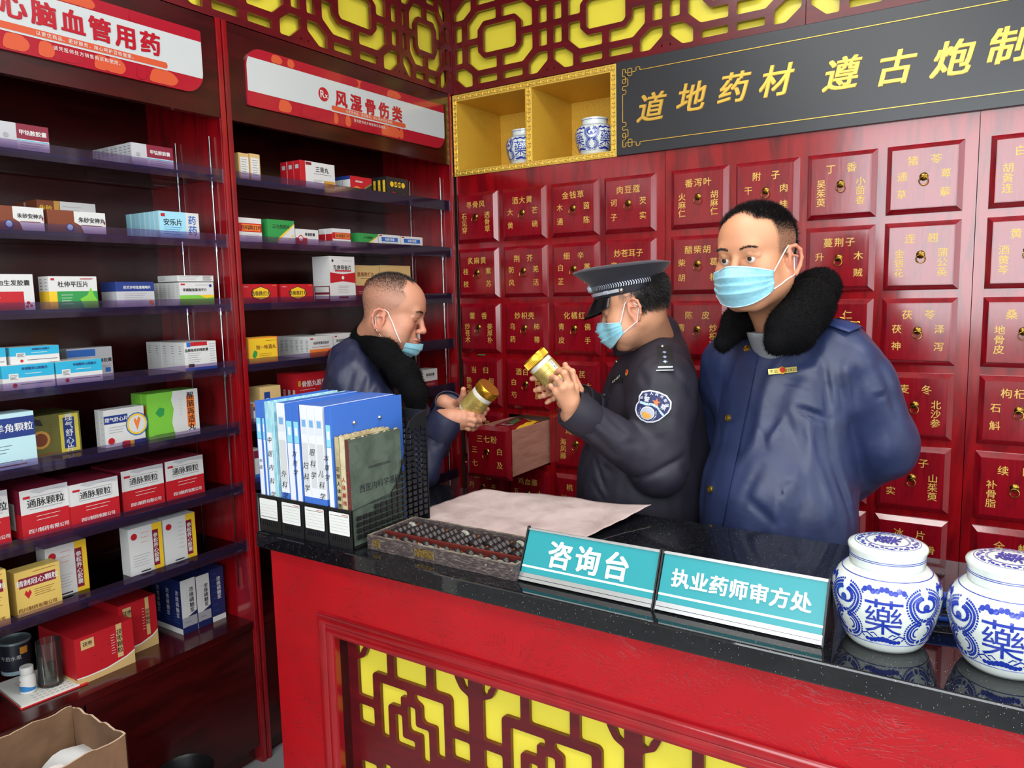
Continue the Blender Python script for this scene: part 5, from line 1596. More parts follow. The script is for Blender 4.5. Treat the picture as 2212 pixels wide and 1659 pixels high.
def jar(x, y, z, lb, rot, lid=True, k=1.0, group=None):
    root = empty('porcelain_jar', (x, y, z), rot); tag(root, lb, 'jar', group)
    if lid:
        root.scale = (.935, .935, .935)
    b = MB()
    prof = [(r * k, q * k) for r, q in JPS] + [(.0600 * k, .1425 * k), (.0595 * k, .150 * k), (.056 * k, .150 * k), (.056 * k, .140 * k), (.001, .139 * k)]
    if not lid:
        prof = [(r * k, q * k) for r, q in JPS] + [(.060 * k, .143 * k), (.059 * k, .150 * k), (.062 * k, .166 * k), (.0625 * k, .169 * k), (.058 * k, .170 * k), (.055 * k, .15 * k), (.060 * k, .13 * k), (.08 * k, .1 * k), (.06 * k, .01 * k), (.001, .009 * k)]
    b.lathe(prof, M_POR, 64)
    b.build('body', root, smooth=True, angle=60)
    b = MB()
    for i in range(4):
        jar_art(b, i * math.pi / 2, k)
    def band(zz, rr, wd):
        b.lathe([((rr + .0005) * k, (zz - wd) * k), ((rr + .0007) * k, zz * k), ((rr + .0005) * k, (zz + wd) * k)], M_COB, 64)
    band(.1335, jrs(.1335), .0008); band(.0195, jrs(.0195), .0005)
    if not lid:
        band(.161, .0615, .0010)
    b.build('cobalt_painting', root)['kind'] = 'stuff'
    if lid:
        b = MB()
        b.lathe([(.0615, .1445), (.0625, .145), (.063, .165), (.0655, .172), (.0660, .176), (.0640, .1795), (.056, .1825), (.03, .1845), (.001, .185)], M_POR, 64)
        l_ = b.build('lid', root, smooth=True, angle=60)
        b = MB()
        def wl(xx, yy, n):
            r = math.hypot(xx, yy)
            return Vector((xx, yy, .1852 - .0028 * (r / .058) ** 2 - (.002 if r > .056 else 0) + n))
        for rr in (.034, .036, .0535):
            b.add([wl(rr * math.cos(i * .1309), rr * math.sin(i * .1309), .0004) for i in range(48)] + [wl((rr + .001) * math.cos(i * .1309), (rr + .001) * math.sin(i * .1309), .0004) for i in range(48)], [(i, (i + 1) % 48, 48 + (i + 1) % 48, 48 + i) for i in range(48)], M_COB)
        for i in range(36):
            a = i * math.pi / 18
            blob(b, (.045 + .003 * math.sin(i * 2.1)) * math.cos(a), (.045 + .003 * math.sin(i * 2.1)) * math.sin(a), .0032, wl, .0005)
            blob(b, .049 * math.cos(a + .08), .049 * math.sin(a + .08), .0016, wl, .0005)
        b.text('藥', Vector((0, 0, .1852)), Vector((-1, .15, 0)), Vector((-.15, -1, 0)), .046, M_COB, n=.0006, bold=.02)
        for zz in (.1615, .1585):
            b.lathe([(.0632, zz - .0006), (.0634, zz), (.0632, zz + .0006)], M_COB, 64)
        b.build('lid_painting', l_)['kind'] = 'stuff'
    return root


J1 = at(1912, 1395, 1.30)
jar(-.162, 1.385, ZC + .0004, 'lidded white porcelain jar painted with cobalt 藥, beside the teal desk sign', math.radians(-90 + 5))
jar(.012, 1.385, ZC + .0004, 'lidded white porcelain jar painted with cobalt 藥, at the picture right edge', math.radians(-90 - 4))
jar(-1.775, YB + .083, 2.1105, 'open blue and white porcelain jar in the left cell of the gold niche', math.radians(-72), False, .86)
jar(-1.440, YB + .078, 2.1105, 'open blue and white porcelain jar in the right cell of the gold niche', math.radians(-118), False, .86)
# blue stapler between the jars
root = empty('stapler', (-.06, 1.53, ZC + .0004), .25); tag(root, 'blue and chrome stapler lying behind the porcelain jars', 'stapler')
b = MB(); b.box(-.075, .075, -.016, .016, 0, .008, mat('blue_stapler_plastic', (30, 70, 160), .3)); b.build('base', root, bevel=.003)
b = MB(); b.box(-.07, .07, -.012, .012, .012, .022, M_CHROME); b.build('magazine', root, bevel=.002)
b = MB(); b.prism(Vector((0, .014, 0)), X, Z, [(-.072, .024), (.072, .024), (.074, .038), (.02, .048), (-.06, .046), (-.074, .036)], .028, MATS['blue_stapler_plastic']); b.build('handle', root, bevel=.004)
b = MB(); b.box(-.072, -.055, -.011, .011, .0085, .024, M_BLK); b.build('hinge', root)
# ================================================================ figures: distance-field modelling, meshed by surface nets
F32 = np.float32


def rot_ypr(yaw, pitch=0, roll=0):
    """columns: local x (forward), y (left), z (up) in the room"""
    return Matrix.Rotation(yaw, 3, 'Z') @ Matrix.Rotation(pitch, 3, 'Y') @ Matrix.Rotation(roll, 3, 'X')


class Cap:
    def __init__(s, a, b, ra, rb=None, k=.02, sub=False, sq=None):
        s.a = np.array(a, F32); s.b = np.array(b, F32); s.ra = ra; s.rb = ra if rb is None else rb; s.k = k; s.sub = sub

    def d(s, p):
        ab = s.b - s.a
        L2 = float(ab @ ab) + 1e-12
        t = np.clip(((p - s.a) @ ab) / L2, 0, 1)
        q = p - s.a - t[:, None] * ab
        return np.sqrt((q * q).sum(1)) - (s.ra + (s.rb - s.ra) * t)


class Ell:
    def __init__(s, c, r, R=None, k=.02, sub=False):
        s.c = np.array(c, F32); s.r = np.array(r, F32); s.k = k; s.sub = sub
        s.R = None if R is None else np.array(R, F32)

    def d(s, p):
        q = p - s.c
        if s.R is not None:
            q = q @ s.R
        n1 = np.sqrt(((q / s.r) ** 2).sum(1))
        n2 = np.sqrt(((q / (s.r * s.r)) ** 2).sum(1)) + 1e-9
        return np.where(n1 < 1e-4, -s.r.min(), n1 * (n1 - 1) / n2)


class Box:
    def __init__(s, c, h, R=None, rad=.01, k=.02, sub=False):
        s.c = np.array(c, F32); s.h = np.array(h, F32) - rad; s.rad = rad; s.k = k; s.sub = sub
        s.R = None if R is None else np.array(R, F32)

    def d(s, p):
        q = p - s.c
        if s.R is not None:
            q = q @ s.R
        q = np.abs(q) - s.h
        return np.sqrt((np.maximum(q, 0) ** 2).sum(1)) + np.minimum(q.max(1), 0) - s.rad


class Cut:                    # half space removed: keeps the side against the normal
    def __init__(s, c, n, k=.004):
        s.c = np.array(c, F32); n = Vector(n).normalized(); s.n = np.array(n, F32); s.k = k; s.sub = 'cut'

    def d(s, p):
        return (p - s.c) @ s.n


def smin(a, b, k):
    h = np.clip(.5 + .5 * (b - a) / k, 0, 1)
    return b + (a - b) * h - k * h * (1 - h)


def sdf(prims, p):
    d = None
    for q in prims:
        e = q.d(p)
        if d is None:
            d = e
        elif q.sub == 'cut':
            d = -smin(-d, -e, q.k)
        elif q.sub:
            d = -smin(-d, e, q.k)
        else:
            d = smin(d, e, q.k)
    return d


def axis(lo, hi, coarse, fine):
    """coordinates from lo to hi, spaced `coarse` except inside the (a, b, h) ranges of fine"""
    out = [lo]
    while out[-1] < hi:
        x = out[-1]
        h = coarse
        for a, b, f in fine:
            if a <= x < b:
                h = min(h, f)
            elif x < a < x + h:
                h = min(h, max(f, a - x))
        out.append(x + h)
    return np.array(out, F32)


def mesh_sdf(prims, xs, ys, zs, disp=None, block=10):
    nx, ny, nz = len(xs), len(ys), len(zs)
    V = np.full((nx, ny, nz), 1.0, F32)
    bi = [range(0, n - 1, block) for n in (nx, ny, nz)]
    cs, info = [], []
    for i in bi[0]:
        i1 = min(i + block, nx - 1)
        for j in bi[1]:
            j1 = min(j + block, ny - 1)
            for k in bi[2]:
                k1 = min(k + block, nz - 1)
                a = np.array((xs[i], ys[j], zs[k])); b_ = np.array((xs[i1], ys[j1], zs[k1]))
                cs.append((a + b_) / 2); info.append((i, i1, j, j1, k, k1, np.linalg.norm(b_ - a) / 2))
    cs = np.array(cs, F32)
    D = sdf(prims, cs)
    PD = [q.d(cs) for q in prims]
    for m, (i, i1, j, j1, k, k1, rad) in enumerate(info):
        if abs(D[m]) > rad * 1.25 + .03:
            V[i:i1 + 1, j:j1 + 1, k:k1 + 1] = np.sign(D[m])
    for m, (i, i1, j, j1, k, k1, rad) in enumerate(info):
        if abs(D[m]) > rad * 1.25 + .03:
            continue
        g = np.stack(np.meshgrid(xs[i:i1 + 1], ys[j:j1 + 1], zs[k:k1 + 1], indexing='ij'), -1).reshape(-1, 3)
        lim = rad * 1.6 + .05
        act = [q for q, e in zip(prims, PD) if q.sub == 'cut' or e[m] < lim]
        if not act or act[0].sub:
            base = [q for q in prims if not q.sub][:1]
            act = base + [q for q in act if q is not base[0]]
        d = sdf(act, g)
        if disp is not None:
            near = np.abs(d) < .05
            if near.any():
                d = d.copy()
                d[near] += disp(g[near])
        V[i:i1 + 1, j:j1 + 1, k:k1 + 1] = d.reshape(i1 - i + 1, j1 - j + 1, k1 - k + 1)
    V[V == 0] = 1e-7
    S = V < 0
    c8 = [S[a:nx - 1 + a, b_:ny - 1 + b_, c:nz - 1 + c] for a in (0, 1) for b_ in (0, 1) for c in (0, 1)]
    cnt = sum(c.astype(np.int8) for c in c8)
    act = (cnt > 0) & (cnt < 8)
    ci, cj, ck = np.nonzero(act)
    idx = -np.ones(act.shape, np.int64)
    idx[ci, cj, ck] = np.arange(len(ci))
    acc = np.zeros((len(ci), 3)); num = np.zeros(len(ci))
    co = [(a, b_, c) for a in (0, 1) for b_ in (0, 1) for c in (0, 1)]
    for u in range(8):
        for v in range(u + 1, 8):
            du = np.array(co[v]) - np.array(co[u])
            if abs(du).sum() != 1:
                continue
            A, B = co[u], co[v]
            va = V[ci + A[0], cj + A[1], ck + A[2]]; vb = V[ci + B[0], cj + B[1], ck + B[2]]
            x = (va < 0) != (vb < 0)
            t = np.where(x, va / np.where(x, va - vb, 1), 0)
            pa = np.stack((xs[ci + A[0]], ys[cj + A[1]], zs[ck + A[2]]), 1); pb = np.stack((xs[ci + B[0]], ys[cj + B[1]], zs[ck + B[2]]), 1)
            acc += np.where(x[:, None], pa + (pb - pa) * t[:, None], 0); num += x
    P = acc / num[:, None]
    quads = []
    for ax in range(3):
        sl = [slice(1, n - 1) for n in (nx, ny, nz)]
        sl[ax] = slice(0, (nx, ny, nz)[ax] - 1)
        s2 = list(sl); s2[ax] = slice(1, (nx, ny, nz)[ax])
        a = S[tuple(sl)]; b_ = S[tuple(s2)]
        e = np.nonzero(a != b_)
        off = [1, 1, 1]; off[ax] = 0
        I = [e[q] + off[q] for q in range(3)]
        o1, o2 = [(1, 2), (2, 0), (0, 1)][ax]
        def cell(p, q):
            J = [I[0].copy(), I[1].copy(), I[2].copy()]
            J[o1] = J[o1] - p; J[o2] = J[o2] - q
            return idx[J[0], J[1], J[2]]
        qd = np.stack((cell(1, 1), cell(0, 1), cell(0, 0), cell(1, 0)), 1)
        fl = b_[e]                # inside ahead: flip
        qd[fl] = qd[fl][:, ::-1]
        quads.append(qd)
    Q = np.concatenate(quads)
    Q = Q[(Q >= 0).all(1)]
    return P.astype(F32), Q


def np_mesh(name, P, Q, m, parent=None, smooth=True, colour=None, label=None, origin=None):
    if origin is not None:
        P = P - np.array(origin, F32)
    me = bpy.data.meshes.new(name)
    me.vertices.add(len(P)); me.vertices.foreach_set('co', P.astype(F32).ravel())
    k = Q.shape[1]
    me.loops.add(Q.size); me.loops.foreach_set('vertex_index', Q.astype(np.int32).ravel())
    me.polygons.add(len(Q)); me.polygons.foreach_set('loop_start', np.arange(0, Q.size, k, dtype=np.int32)); me.polygons.foreach_set('loop_total', np.full(len(Q), k, np.int32))
    me.update(calc_edges=True)
    me.validate()
    me.materials.append(m)
    if smooth:
        me.polygons.foreach_set('use_smooth', np.ones(len(me.polygons), bool))
    if colour is not None:
        ca = me.color_attributes.new('tone', 'FLOAT_COLOR', 'POINT')
        c = np.ones((len(P), 4), F32); c[:, :3] = colour
        ca.data.foreach_set('color', c.ravel())
    o = bpy.data.objects.new(name, me)
    COL.objects.link(o)
    if parent is not None:
        o.parent = parent
    if label:
        o['label'] = label
    return o


def normals(P, Q):
    a = P[Q[:, 2]] - P[Q[:, 0]]; b_ = P[Q[:, 3]] - P[Q[:, 1]]
    n = np.cross(a, b_)
    N = np.zeros_like(P)
    for i in range(4):
        np.add.at(N, Q[:, i], n)
    return N / (np.linalg.norm(N, axis=1)[:, None] + 1e-12)


def strands(name, pts, dirs, length, width, m, parent, label=None, origin=None):
    """short hairs: one slim triangle each"""
    k = len(pts)
    side = np.cross(dirs, nrng.normal(size=(k, 3)))
    side /= np.linalg.norm(side, axis=1)[:, None] + 1e-9
    w_ = side * np.array(width).reshape(-1, 1) / 2
    tip = pts + dirs * np.array(length).reshape(-1, 1)
    P = np.empty((k * 3, 3), F32)
    P[0::3] = pts - w_; P[1::3] = pts + w_; P[2::3] = tip
    Q = np.arange(k * 3).reshape(-1, 3)
    o = np_mesh(name, P, Q, m, parent, smooth=False, label=label, origin=origin)
    o['kind'] = 'stuff'
    return o


def vnoise(p, f, seed=0):
    """cheap smooth noise from crossed sines, about -1..1"""
    r = np.random.default_rng(seed)
    out = np.zeros(len(p))
    for i in range(5):
        k = r.normal(size=3); k /= np.linalg.norm(k)
        out += np.sin(p @ (k * f * (1 + .5 * i)) + r.uniform(0, 6.28)) / (1 + .4 * i)
    return out / 2.4


class Head:
    """forward +x, left +y, up +z in head space; origin between the ears at eye height"""
    def __init__(s, c, yaw, pitch=0, roll=0, sc=1.0, ear=(-.003, -.012)):
        s.ear = ear
        s.c = Vector(c); s.M = rot_ypr(yaw, pitch, roll); s.sc = sc
        s.R = np.array(s.M, F32)

    def w(s, x, y, z):
        return s.c + s.M @ (Vector((x, y, z)) * s.sc)

    def local(s, P):
        return ((P - np.array(s.c, F32)) @ s.R) / s.sc

    def E(s, c, r, k=.02, sub=False, rot=None):
        R = s.M @ rot if rot is not None else s.M
        return Ell(s.w(*c), [q * s.sc for q in r], R, k * s.sc, sub)

    def K(s, a, b, ra, rb=None, k=.02, sub=False):
        return Cap(s.w(*a), s.w(*b), ra * s.sc, (ra if rb is None else rb) * s.sc, k * s.sc, sub)

    def skull(s, fat=1.0, eyes='open'):
        f = fat
        L = [s.E((-.014, 0, .040), (.098, .078, .084)), s.E((.028, 0, .034), (.064, .066, .066), .03)]
        L += [s.E((.020, 0, -.050), (.060, .062 * f, .066), .035)]
        for q in (-1, 1):
            L += [s.K((-.004, q * .060 * f, -.052), (.052, q * .030 * f, -.094), .016, .016, .03),      # jaw
                  s.E((.058, q * .046 * f, -.026), (.026, .022, .022), None, .025) if False else s.E((.054, q * .044 * f, -.026), (.028, .023, .024), .025),
                  s.E((.045, q * .044 * f, -.062), (.028, .022 * f, .030), .025)]
        L += [s.K((.058, -.016, -.100), (.058, .016, -.100), .019, .019, .022), s.E((.072, 0, -.103), (.014, .018, .013), .012)]
        L += [s.K((.078, -.034, .022), (.078, .034, .022), .013, .013, .018), s.E((.080, 0, -.066), (.013, .026, .024), .014)]
        for q in (-1, 1):
            L += [s.E((.097, q * .033, -.001), (.016, .020, .013), .010, True)]
        L += [s.K((.086, 0, .012), (.104, 0, -.028), .0075, .0095, .010), s.E((.106, 0, -.034), (.012, .011, .010), .008)]
        for q in (-1, 1):
            L += [s.E((.096, q * .012, -.038), (.011, .0075, .008), .005), s.E((.098, q * .0075, -.045), (.005, .0035, .003), .003, True)]
            L += [s.E((.0715, q * .032, .0), (.0150, .0165, .0150), .004)]
            L += [s.K((.083, q * .017, .0075), (.086, q * .032, .0105), .0045, .0045, .006), s.K((.086, q * .032, .0105), (.076, q * .048, .005), .0045, .004, .006)]
            if eyes == 'open':
                L += [s.K((.094, q * .0200, -.0026), (.093, q * .032, -.0010), .0042, .0062, .0015, True), s.K((.093, q * .032, -.0010), (.086, q * .0450, -.0012), .0062, .0036, .0015, True)]
            # ear
            er = Matrix.Rotation(q * math.radians(26), 3, 'Z')
            ex, ez = s.ear
            L += [s.E((ex - .004, q * .079, ez), (.019, .0065, .031), .006, False, er), s.E((ex - .002, q * .078, ez - .030), (.009, .0055, .012), .006, False, er)]
            arc = [(.010, .018), (.002, .029), (-.012, .031), (-.023, .021), (-.026, .003), (-.021, -.015), (-.011, -.032)]
            for (x0, z0), (x1, z1) in zip(arc, arc[1:]):
                L += [s.K((ex + x0, q * (.0835 - x0 * .48), ez + z0), (ex + x1, q * (.0835 - x1 * .48), ez + z1), .0040, .0040, .003)]
            L += [s.E((ex - .004, q * .0885, ez - .002), (.0105, .0075, .013), .004, True, er), s.E((ex - .010, q * .0910, ez + .015), (.006, .0055, .009), .004, True, er)]
            L += [s.K((ex + .009, q * .0780, ez), (ex + .007, q * .080, ez - .012), .0042, .0042, .004)]
            L += [s.K((ex + .001, q * .0865, ez + .011), (ex - .014, q * .0925, ez + .006), .0026, .0026, .003)]
        L += [s.E((.094, 0, -.0655), (.010, .022, .0050), .005), s.E((.092, 0, -.0760), (.010, .019, .0058), .005), s.K((.104, -.024, -.0708), (.104, .024, -.0708), .0022, .0022, .003, True),
              s.K((.098, 0, -.050), (.098, 0, -.060), .0022, .0022, .004, True)]
        return L

    def tone(s, P, base=(214, 156, 122), stubble=0, hair=None, scalp=(70, 58, 54), lips=(176, 100, 92)):
        q = s.local(P)
        c = np.tile(np.array(srgb(*base)[:3], F32), (len(P), 1))
        def mix(w_, col):
            w_ = np.clip(w_, 0, 1)[:, None]
            return c * (1 - w_) + np.array(srgb(*col)[:3], F32) * w_
        inh = np.abs(q).max(1) < .16
        nz = vnoise(q.astype(float), 60, 3)
        c = mix(inh * .35 * (np.exp(-(((q[:, 0] - .100) / .02) ** 2 + (q[:, 1] / .02) ** 2 + ((q[:, 2] + .035) / .016) ** 2))), (206, 112, 92))
        c = mix(inh * .30 * np.exp(-(((np.abs(q[:, 1]) - .046) / .02) ** 2 + ((q[:, 2] + .03) / .022) ** 2)) * (q[:, 0] > .02), (208, 118, 96))
        c = mix(inh * .45 * (np.abs(q[:, 1]) > .083) * (np.abs(q[:, 0] + .01) < .04), (206, 118, 98))
        c = mix(inh * .9 * np.exp(-((np.abs(q[:, 1]) / .022) ** 4 + ((q[:, 2] + .0708) / .0095) ** 4)) * (q[:, 0] > .088), lips)
        c = mix(inh * .10 * nz, (150, 92, 70))
        if stubble:
            c = mix(stubble * inh * (q[:, 2] < -.055) * (q[:, 0] > .0) * (np.abs(q[:, 2] + .071) > .008), (150, 118, 104))
        if hair is not None:
            c = mix(inh * hair(q), scalp)
        return c


def tube_np(pts, r, name, m, parent, n=8, label=None):
    b = MB(); b.tube(pts, r, m, n)
    return b.build(name, parent, smooth=True, label=label)


def eyes(H, parent, org, gaze=(1, 0, 0), iris=(44, 28, 20)):
    M_SCL = mat('eye_white', (214, 206, 200), .12, coat=.6); M_IR = mat('dark_brown_iris', iris, .12, coat=.8)
    for q in (-1, 1):
        c = H.w(.0732, q * .032, 0)
        g = (H.M @ Vector(gaze)).normalized()
        u = g.orthogonal().normalized(); v = g.cross(u)
        b = MB()
        n = 14
        for lay, (a0, a1, mm) in enumerate(((0, .42, M_IR), (.42, math.pi, M_SCL))):
            k = 4 if lay == 0 else 10
            vs_ = []
            for i in range(k + 1):
                a = a0 + (a1 - a0) * i / k
                for j in range(n):
                    t = 2 * math.pi * j / n
                    vs_.append(c + (g * math.cos(a) + (u * math.cos(t) + v * math.sin(t)) * math.sin(a)) * .0146 * H.sc)
            b.add(vs_, [(i * n + j, i * n + (j + 1) % n, (i + 1) * n + (j + 1) % n, (i + 1) * n + j) for i in range(k) for j in range(n)], mm)
        b.build('eye', parent, smooth=True, loc=-Vector(org))


def surf(prims, o, d, lo, hi, it=26):
    """outermost crossing of the field along rays o + d*t"""
    lo = np.full(len(o), lo); hi = np.full(len(o), hi)
    # march inwards from hi
    ts = np.linspace(0, 1, 40)
    best = lo.copy(); found = np.zeros(len(o), bool)
    prev = hi.copy()
    for t in ts[1:]:
        cur = hi + (lo - hi) * t
        v = sdf(prims, (o + d * cur[:, None]).astype(F32))
        hit = (v < 0) & ~found
        a = cur.copy(); b_ = prev.copy()
        if hit.any():
            for _ in range(10):
                m_ = (a + b_) / 2
                vm = sdf(prims, (o + d * m_[:, None]).astype(F32))
                a = np.where(vm < 0, m_, a); b_ = np.where(vm < 0, b_, m_)
            best[hit] = ((a + b_) / 2)[hit]; found |= hit
        prev = cur
    return best, found


def strap_path(H, prims, pts, q, org, n=7):
    """elastic laid over the cheek: points pushed out sideways until they clear the skin"""
    out = []
    lat = H.M @ Vector((.15, q, 0)).normalized()
    for k in range(len(pts) - 1):
        for t_ in range(n):
            out.append(pts[k].lerp(pts[k + 1], t_ / n))
    out.append(pts[-1])
    res = []
    for p in out:
        w_ = p + Vector(org)
        for _ in range(40):
            if float(sdf(prims, np.array(w_, F32)[None])[0]) > .0012:
                break
            w_ = w_ + lat * .001
        res.append(w_ - Vector(org))
    return res


def face_mask(H, skull, parent, org, top=.000, drop=0.0, bottom=-.108, label=None, half=1.32, squash=1.0):
    """pleated surgical mask draped over nose and chin"""
    form = skull + [H.E((.085, 0, -.045), (.030, .032, .040), .03), H.E((.060, 0, -.085), (.034, .045, .035), .04)]
    nu, nv = 44, 40
    o, d, uv = [], [], []
    for i in range(nu + 1):
        for j in range(nv + 1):
            u = i / nu * 2 - 1; v = j / nv
            a = u * half
            zt = top - .022 * abs(u) ** 1.5; zb_ = bottom + .040 * abs(u) ** 2.2
            z = zt + (zb_ - zt) * v
            cc_ = (.012, 0, z * .75 - .008)
            dr = (math.cos(a), math.sin(a) * .95, (z - cc_[2]) * 7.0 * (.35 + .65 * abs(v - .5)) * .9)
            o.append(H.w(*cc_)); dd = (H.M @ Vector(dr)).normalized(); d.append(dd); uv.append((u, v))
    o = np.array(o, float); d = np.array(d, float)
    t, f = surf(form, o, d, .01, .20)
    uv = np.array(uv)
    pleat = np.zeros(len(uv))
    for c_ in (.24, .44, .64):
        x = (uv[:, 1] - c_) / .16
        pleat += .0062 * np.where((x > 0) & (x < 1), (1 - x), 0) * (1 - .75 * np.abs(uv[:, 0]) ** 3)
    lift = .0028 + pleat + .0035 * np.exp(-((uv[:, 1] - .05) / .05) ** 2) * 0 + .0012 * np.sin(uv[:, 0] * 14 + uv[:, 1] * 9) * np.abs(uv[:, 0])
    lift += .0035 * (1 - np.abs(uv[:, 0])) * np.sin(math.pi * uv[:, 1])
    P = o + d * (t + lift * H.sc)[:, None] - np.array(org)
    Q = np.array([(i * (nv + 1) + j, (i + 1) * (nv + 1) + j, (i + 1) * (nv + 1) + j + 1, i * (nv + 1) + j + 1) for i in range(nu) for j in range(nv)])
    mo = np_mesh('face_mask', P, Q, mat('pale_blue_mask_fabric', (146, 204, 220), .75, col2=(132, 194, 212), scale=120, sheen=.2), parent, label=label)
    sm = mo.modifiers.new('thickness', 'SOLIDIFY'); sm.thickness = .0016; sm.offset = 1
    # white welded edge strips and ear loops
    G = P.reshape(nu + 1, nv + 1, 3)
    M_LOOP = mat('white_elastic', (228, 230, 230), .6)
    nrm = (H.M @ Vector((1, 0, 0))) * .0016
    for j, nm in ((1, 'top_seam'), (nv - 1, 'bottom_seam')):
        tube_np([Vector(G[i, j]) + nrm for i in range(2, nu - 1)], .0009, nm, M_LOOP, mo, 5)
    for q, i in ((-1, 0), (1, nu)):
        a = Vector(G[i, 2]); c_ = Vector(G[i, nv - 2])
        e1 = H.w(H.ear[0] + .005, q * .0815, H.ear[1] + .032) - Vector(org); e2 = H.w(H.ear[0] - .021, q * .0800, H.ear[1] + .007) - Vector(org); e3 = H.w(H.ear[0] - .007, q * .0740, H.ear[1] - .034) - Vector(org); e0 = H.w(H.ear[0] + .016, q * .0800, H.ear[1] + .024) - Vector(org)
        sm_ = strap_path(H, skull, [a, e0], q, org) + [e1, e2] + strap_path(H, skull, [e3, c_], q, org)
        tube_np(sm_, .0016, 'ear_loop', M_LOOP, mo, 6)
    return mo


def hand(wrist, palm_dir, normal, thumb_side, curl, sc=1.0, spread=.10, thumb=(.5, .3), tcurl=.35, kind=1):
    """wrist point, direction of the palm, outward normal of the hand's back, +1/-1 thumb side; curl = four fingers x three joints (radians)"""
    w_ = Vector(wrist); D = Vector(palm_dir).normalized(); N = Vector(normal); N = (N - D * N.dot(D)).normalized()
    S = D.cross(N) * thumb_side
    L = []
    k = .010 * sc
    kn = []
    for i in range(4):                       # index .. little
        off = (.030 - .020 * i) * sc
        ln = (.088, .090, .084, .076)[i] * sc
        kn.append(w_ + D * ln + S * off + N * (.002 if i in (1, 2) else 0))
    L.append(Cap(w_ - D * .02 * sc, w_ + D * .02 * sc, .027 * sc, .026 * sc, .02))
    for i in range(4):
        base = w_ + D * .018 * sc + S * (.016 - .011 * i) * sc
        L.append(Cap(base, kn[i] - D * .004 * sc - N * .004 * sc, .0165 * sc, .0125 * sc, .014 * sc))
    L.append(Ell(w_ + D * .045 * sc + S * .022 * sc - N * .012 * sc, (.028 * sc, .018 * sc, .016 * sc), np.array(Matrix((D, S, N)).transposed()), .014 * sc))   # ball of the thumb
    L.append(Ell(w_ + D * .045 * sc - S * .024 * sc - N * .010 * sc, (.032 * sc, .014 * sc, .013 * sc), np.array(Matrix((D, S, N)).transposed()), .014 * sc))
    lens = ((.044, .026, .022), (.049, .030, .023), (.045, .028, .023), (.035, .021, .020))
    rads = (.0098, .0100, .0094, .0082)
    tips = []
    for i in range(4):
        p = kn[i]
        sp = (1.5 - i) * spread
        d = (D * math.cos(sp) + S * math.sin(sp)).normalized()
        ax = d.cross(N).normalized()
        r = rads[i] * sc
        L.append(Ell(p + N * .001, (r * 1.18,) * 3, None, .006 * sc))
        for j in range(3):
            d = (Matrix.Rotation(-curl[i][j], 3, ax) @ d).normalized()
            q = p + d * lens[i][j] * sc
            L.append(Cap(p, q, r, r * .93, .0022 * sc))
            if j < 2:
                L.append(Ell(q, (r * 1.02,) * 3, None, .004 * sc))
            r *= .93
            p = q
        tips.append((p, d))
    # thumb
    p = w_ + D * .022 * sc + S * .026 * sc - N * .008 * sc
    d = (D * thumb[0] + S * (1 - thumb[0] * .5) - N * thumb[1]).normalized()
    ax = d.cross(N).normalized() if abs(d.dot(N)) < .95 else S
    bend = (D - d * D.dot(d)).normalized()
    r = .0135 * sc
    for j, ln in enumerate((.042, .034, .028)):
        q = p + d * ln * sc
        L.append(Cap(p, q, r, r * .86, .010 * sc if j == 0 else .004 * sc))
        r *= .86
        p = q
        d = (d + bend * tcurl * (.8 if j else .5) - N * .1).normalized()
    tips.append((p, d))
    return L, tips


def hand_j(wrist, mcp, pip, dip, tip, thumb, sc=1.0):
    """hand from joint positions; index first"""
    L = [Cap(wrist + (wrist - mcp[1]).normalized() * .02, wrist + (mcp[1] - wrist) * .25, .028 * sc, .026 * sc, .02)]
    rads = (.0094, .0098, .0092, .0080)
    for i in range(4):
        L.append(Cap(wrist.lerp(mcp[i], .18), mcp[i], .0175 * sc, .0122 * sc, .014 * sc))
        r = rads[i] * sc
        L.append(Ell(mcp[i], (r * 1.2,) * 3, None, .006 * sc))
        ch = [mcp[i], pip[i], dip[i], tip[i]]
        for j in range(3):
            L.append(Cap(ch[j], ch[j + 1], r, r * .93, .0018 * sc))
            if j < 2:
                L.append(Ell(ch[j + 1], (r * 1.0,) * 3, None, .004 * sc))
            r *= .93
    r = .0138 * sc
    for j in range(len(thumb) - 1):
        L.append(Cap(thumb[j], thumb[j + 1], r, r * .84, .010 * sc if j == 0 else .004 * sc))
        r *= .86
    return L


def nails(tips, root, org):
    """tips: (position, finger direction, outward normal, radius)"""
    M_N = mat('finger_nail', (226, 176, 156), .25, coat=.4)
    for p, d, n, r in tips:
        d = Vector(d).normalized(); n = Vector(n); n = (n - d * n.dot(d)).normalized(); s_ = d.cross(n)
        b = MB()
        b.grid(lambda u, v: p - org + d * ((u - .35) * r * 1.5) + (n * math.cos((v - .5) * 1.7) + s_ * math.sin((v - .5) * 1.7)) * (r * 1.04), 4, 6, M_N)
        b.build('nail', root, smooth=True)


def brow(H, skull, root, org, q, count, seed, ln=.008, wd=.0013, z0=.0215, arch=.005, y0=.013, yl_=.037):
    r = np.random.default_rng(seed)
    t = r.random(count)
    zz = z0 + arch * np.sin(t * 2.8) + r.normal(size=count) * .0015
    yy = q * (y0 + yl_ * t)
    o = np.array([H.w(.02, a, b_) for a, b_ in zip(yy, zz)]); d = np.tile(np.array(H.M @ Vector((1, 0, 0))), (count, 1))
    ts, f = surf(skull, o, d, .02, .12)
    pts = o + d * (ts - .0004)[:, None]
    dr = np.array(H.M @ Vector((.10, q * .9, .05))) + r.normal(size=(count, 3)) * .22 + d * .15
    strands('eyebrow', pts.astype(F32), dr / np.linalg.norm(dr, axis=1)[:, None], r.uniform(.6, 1, count) * ln, np.full(count, wd), M_HAIR, root, origin=org)


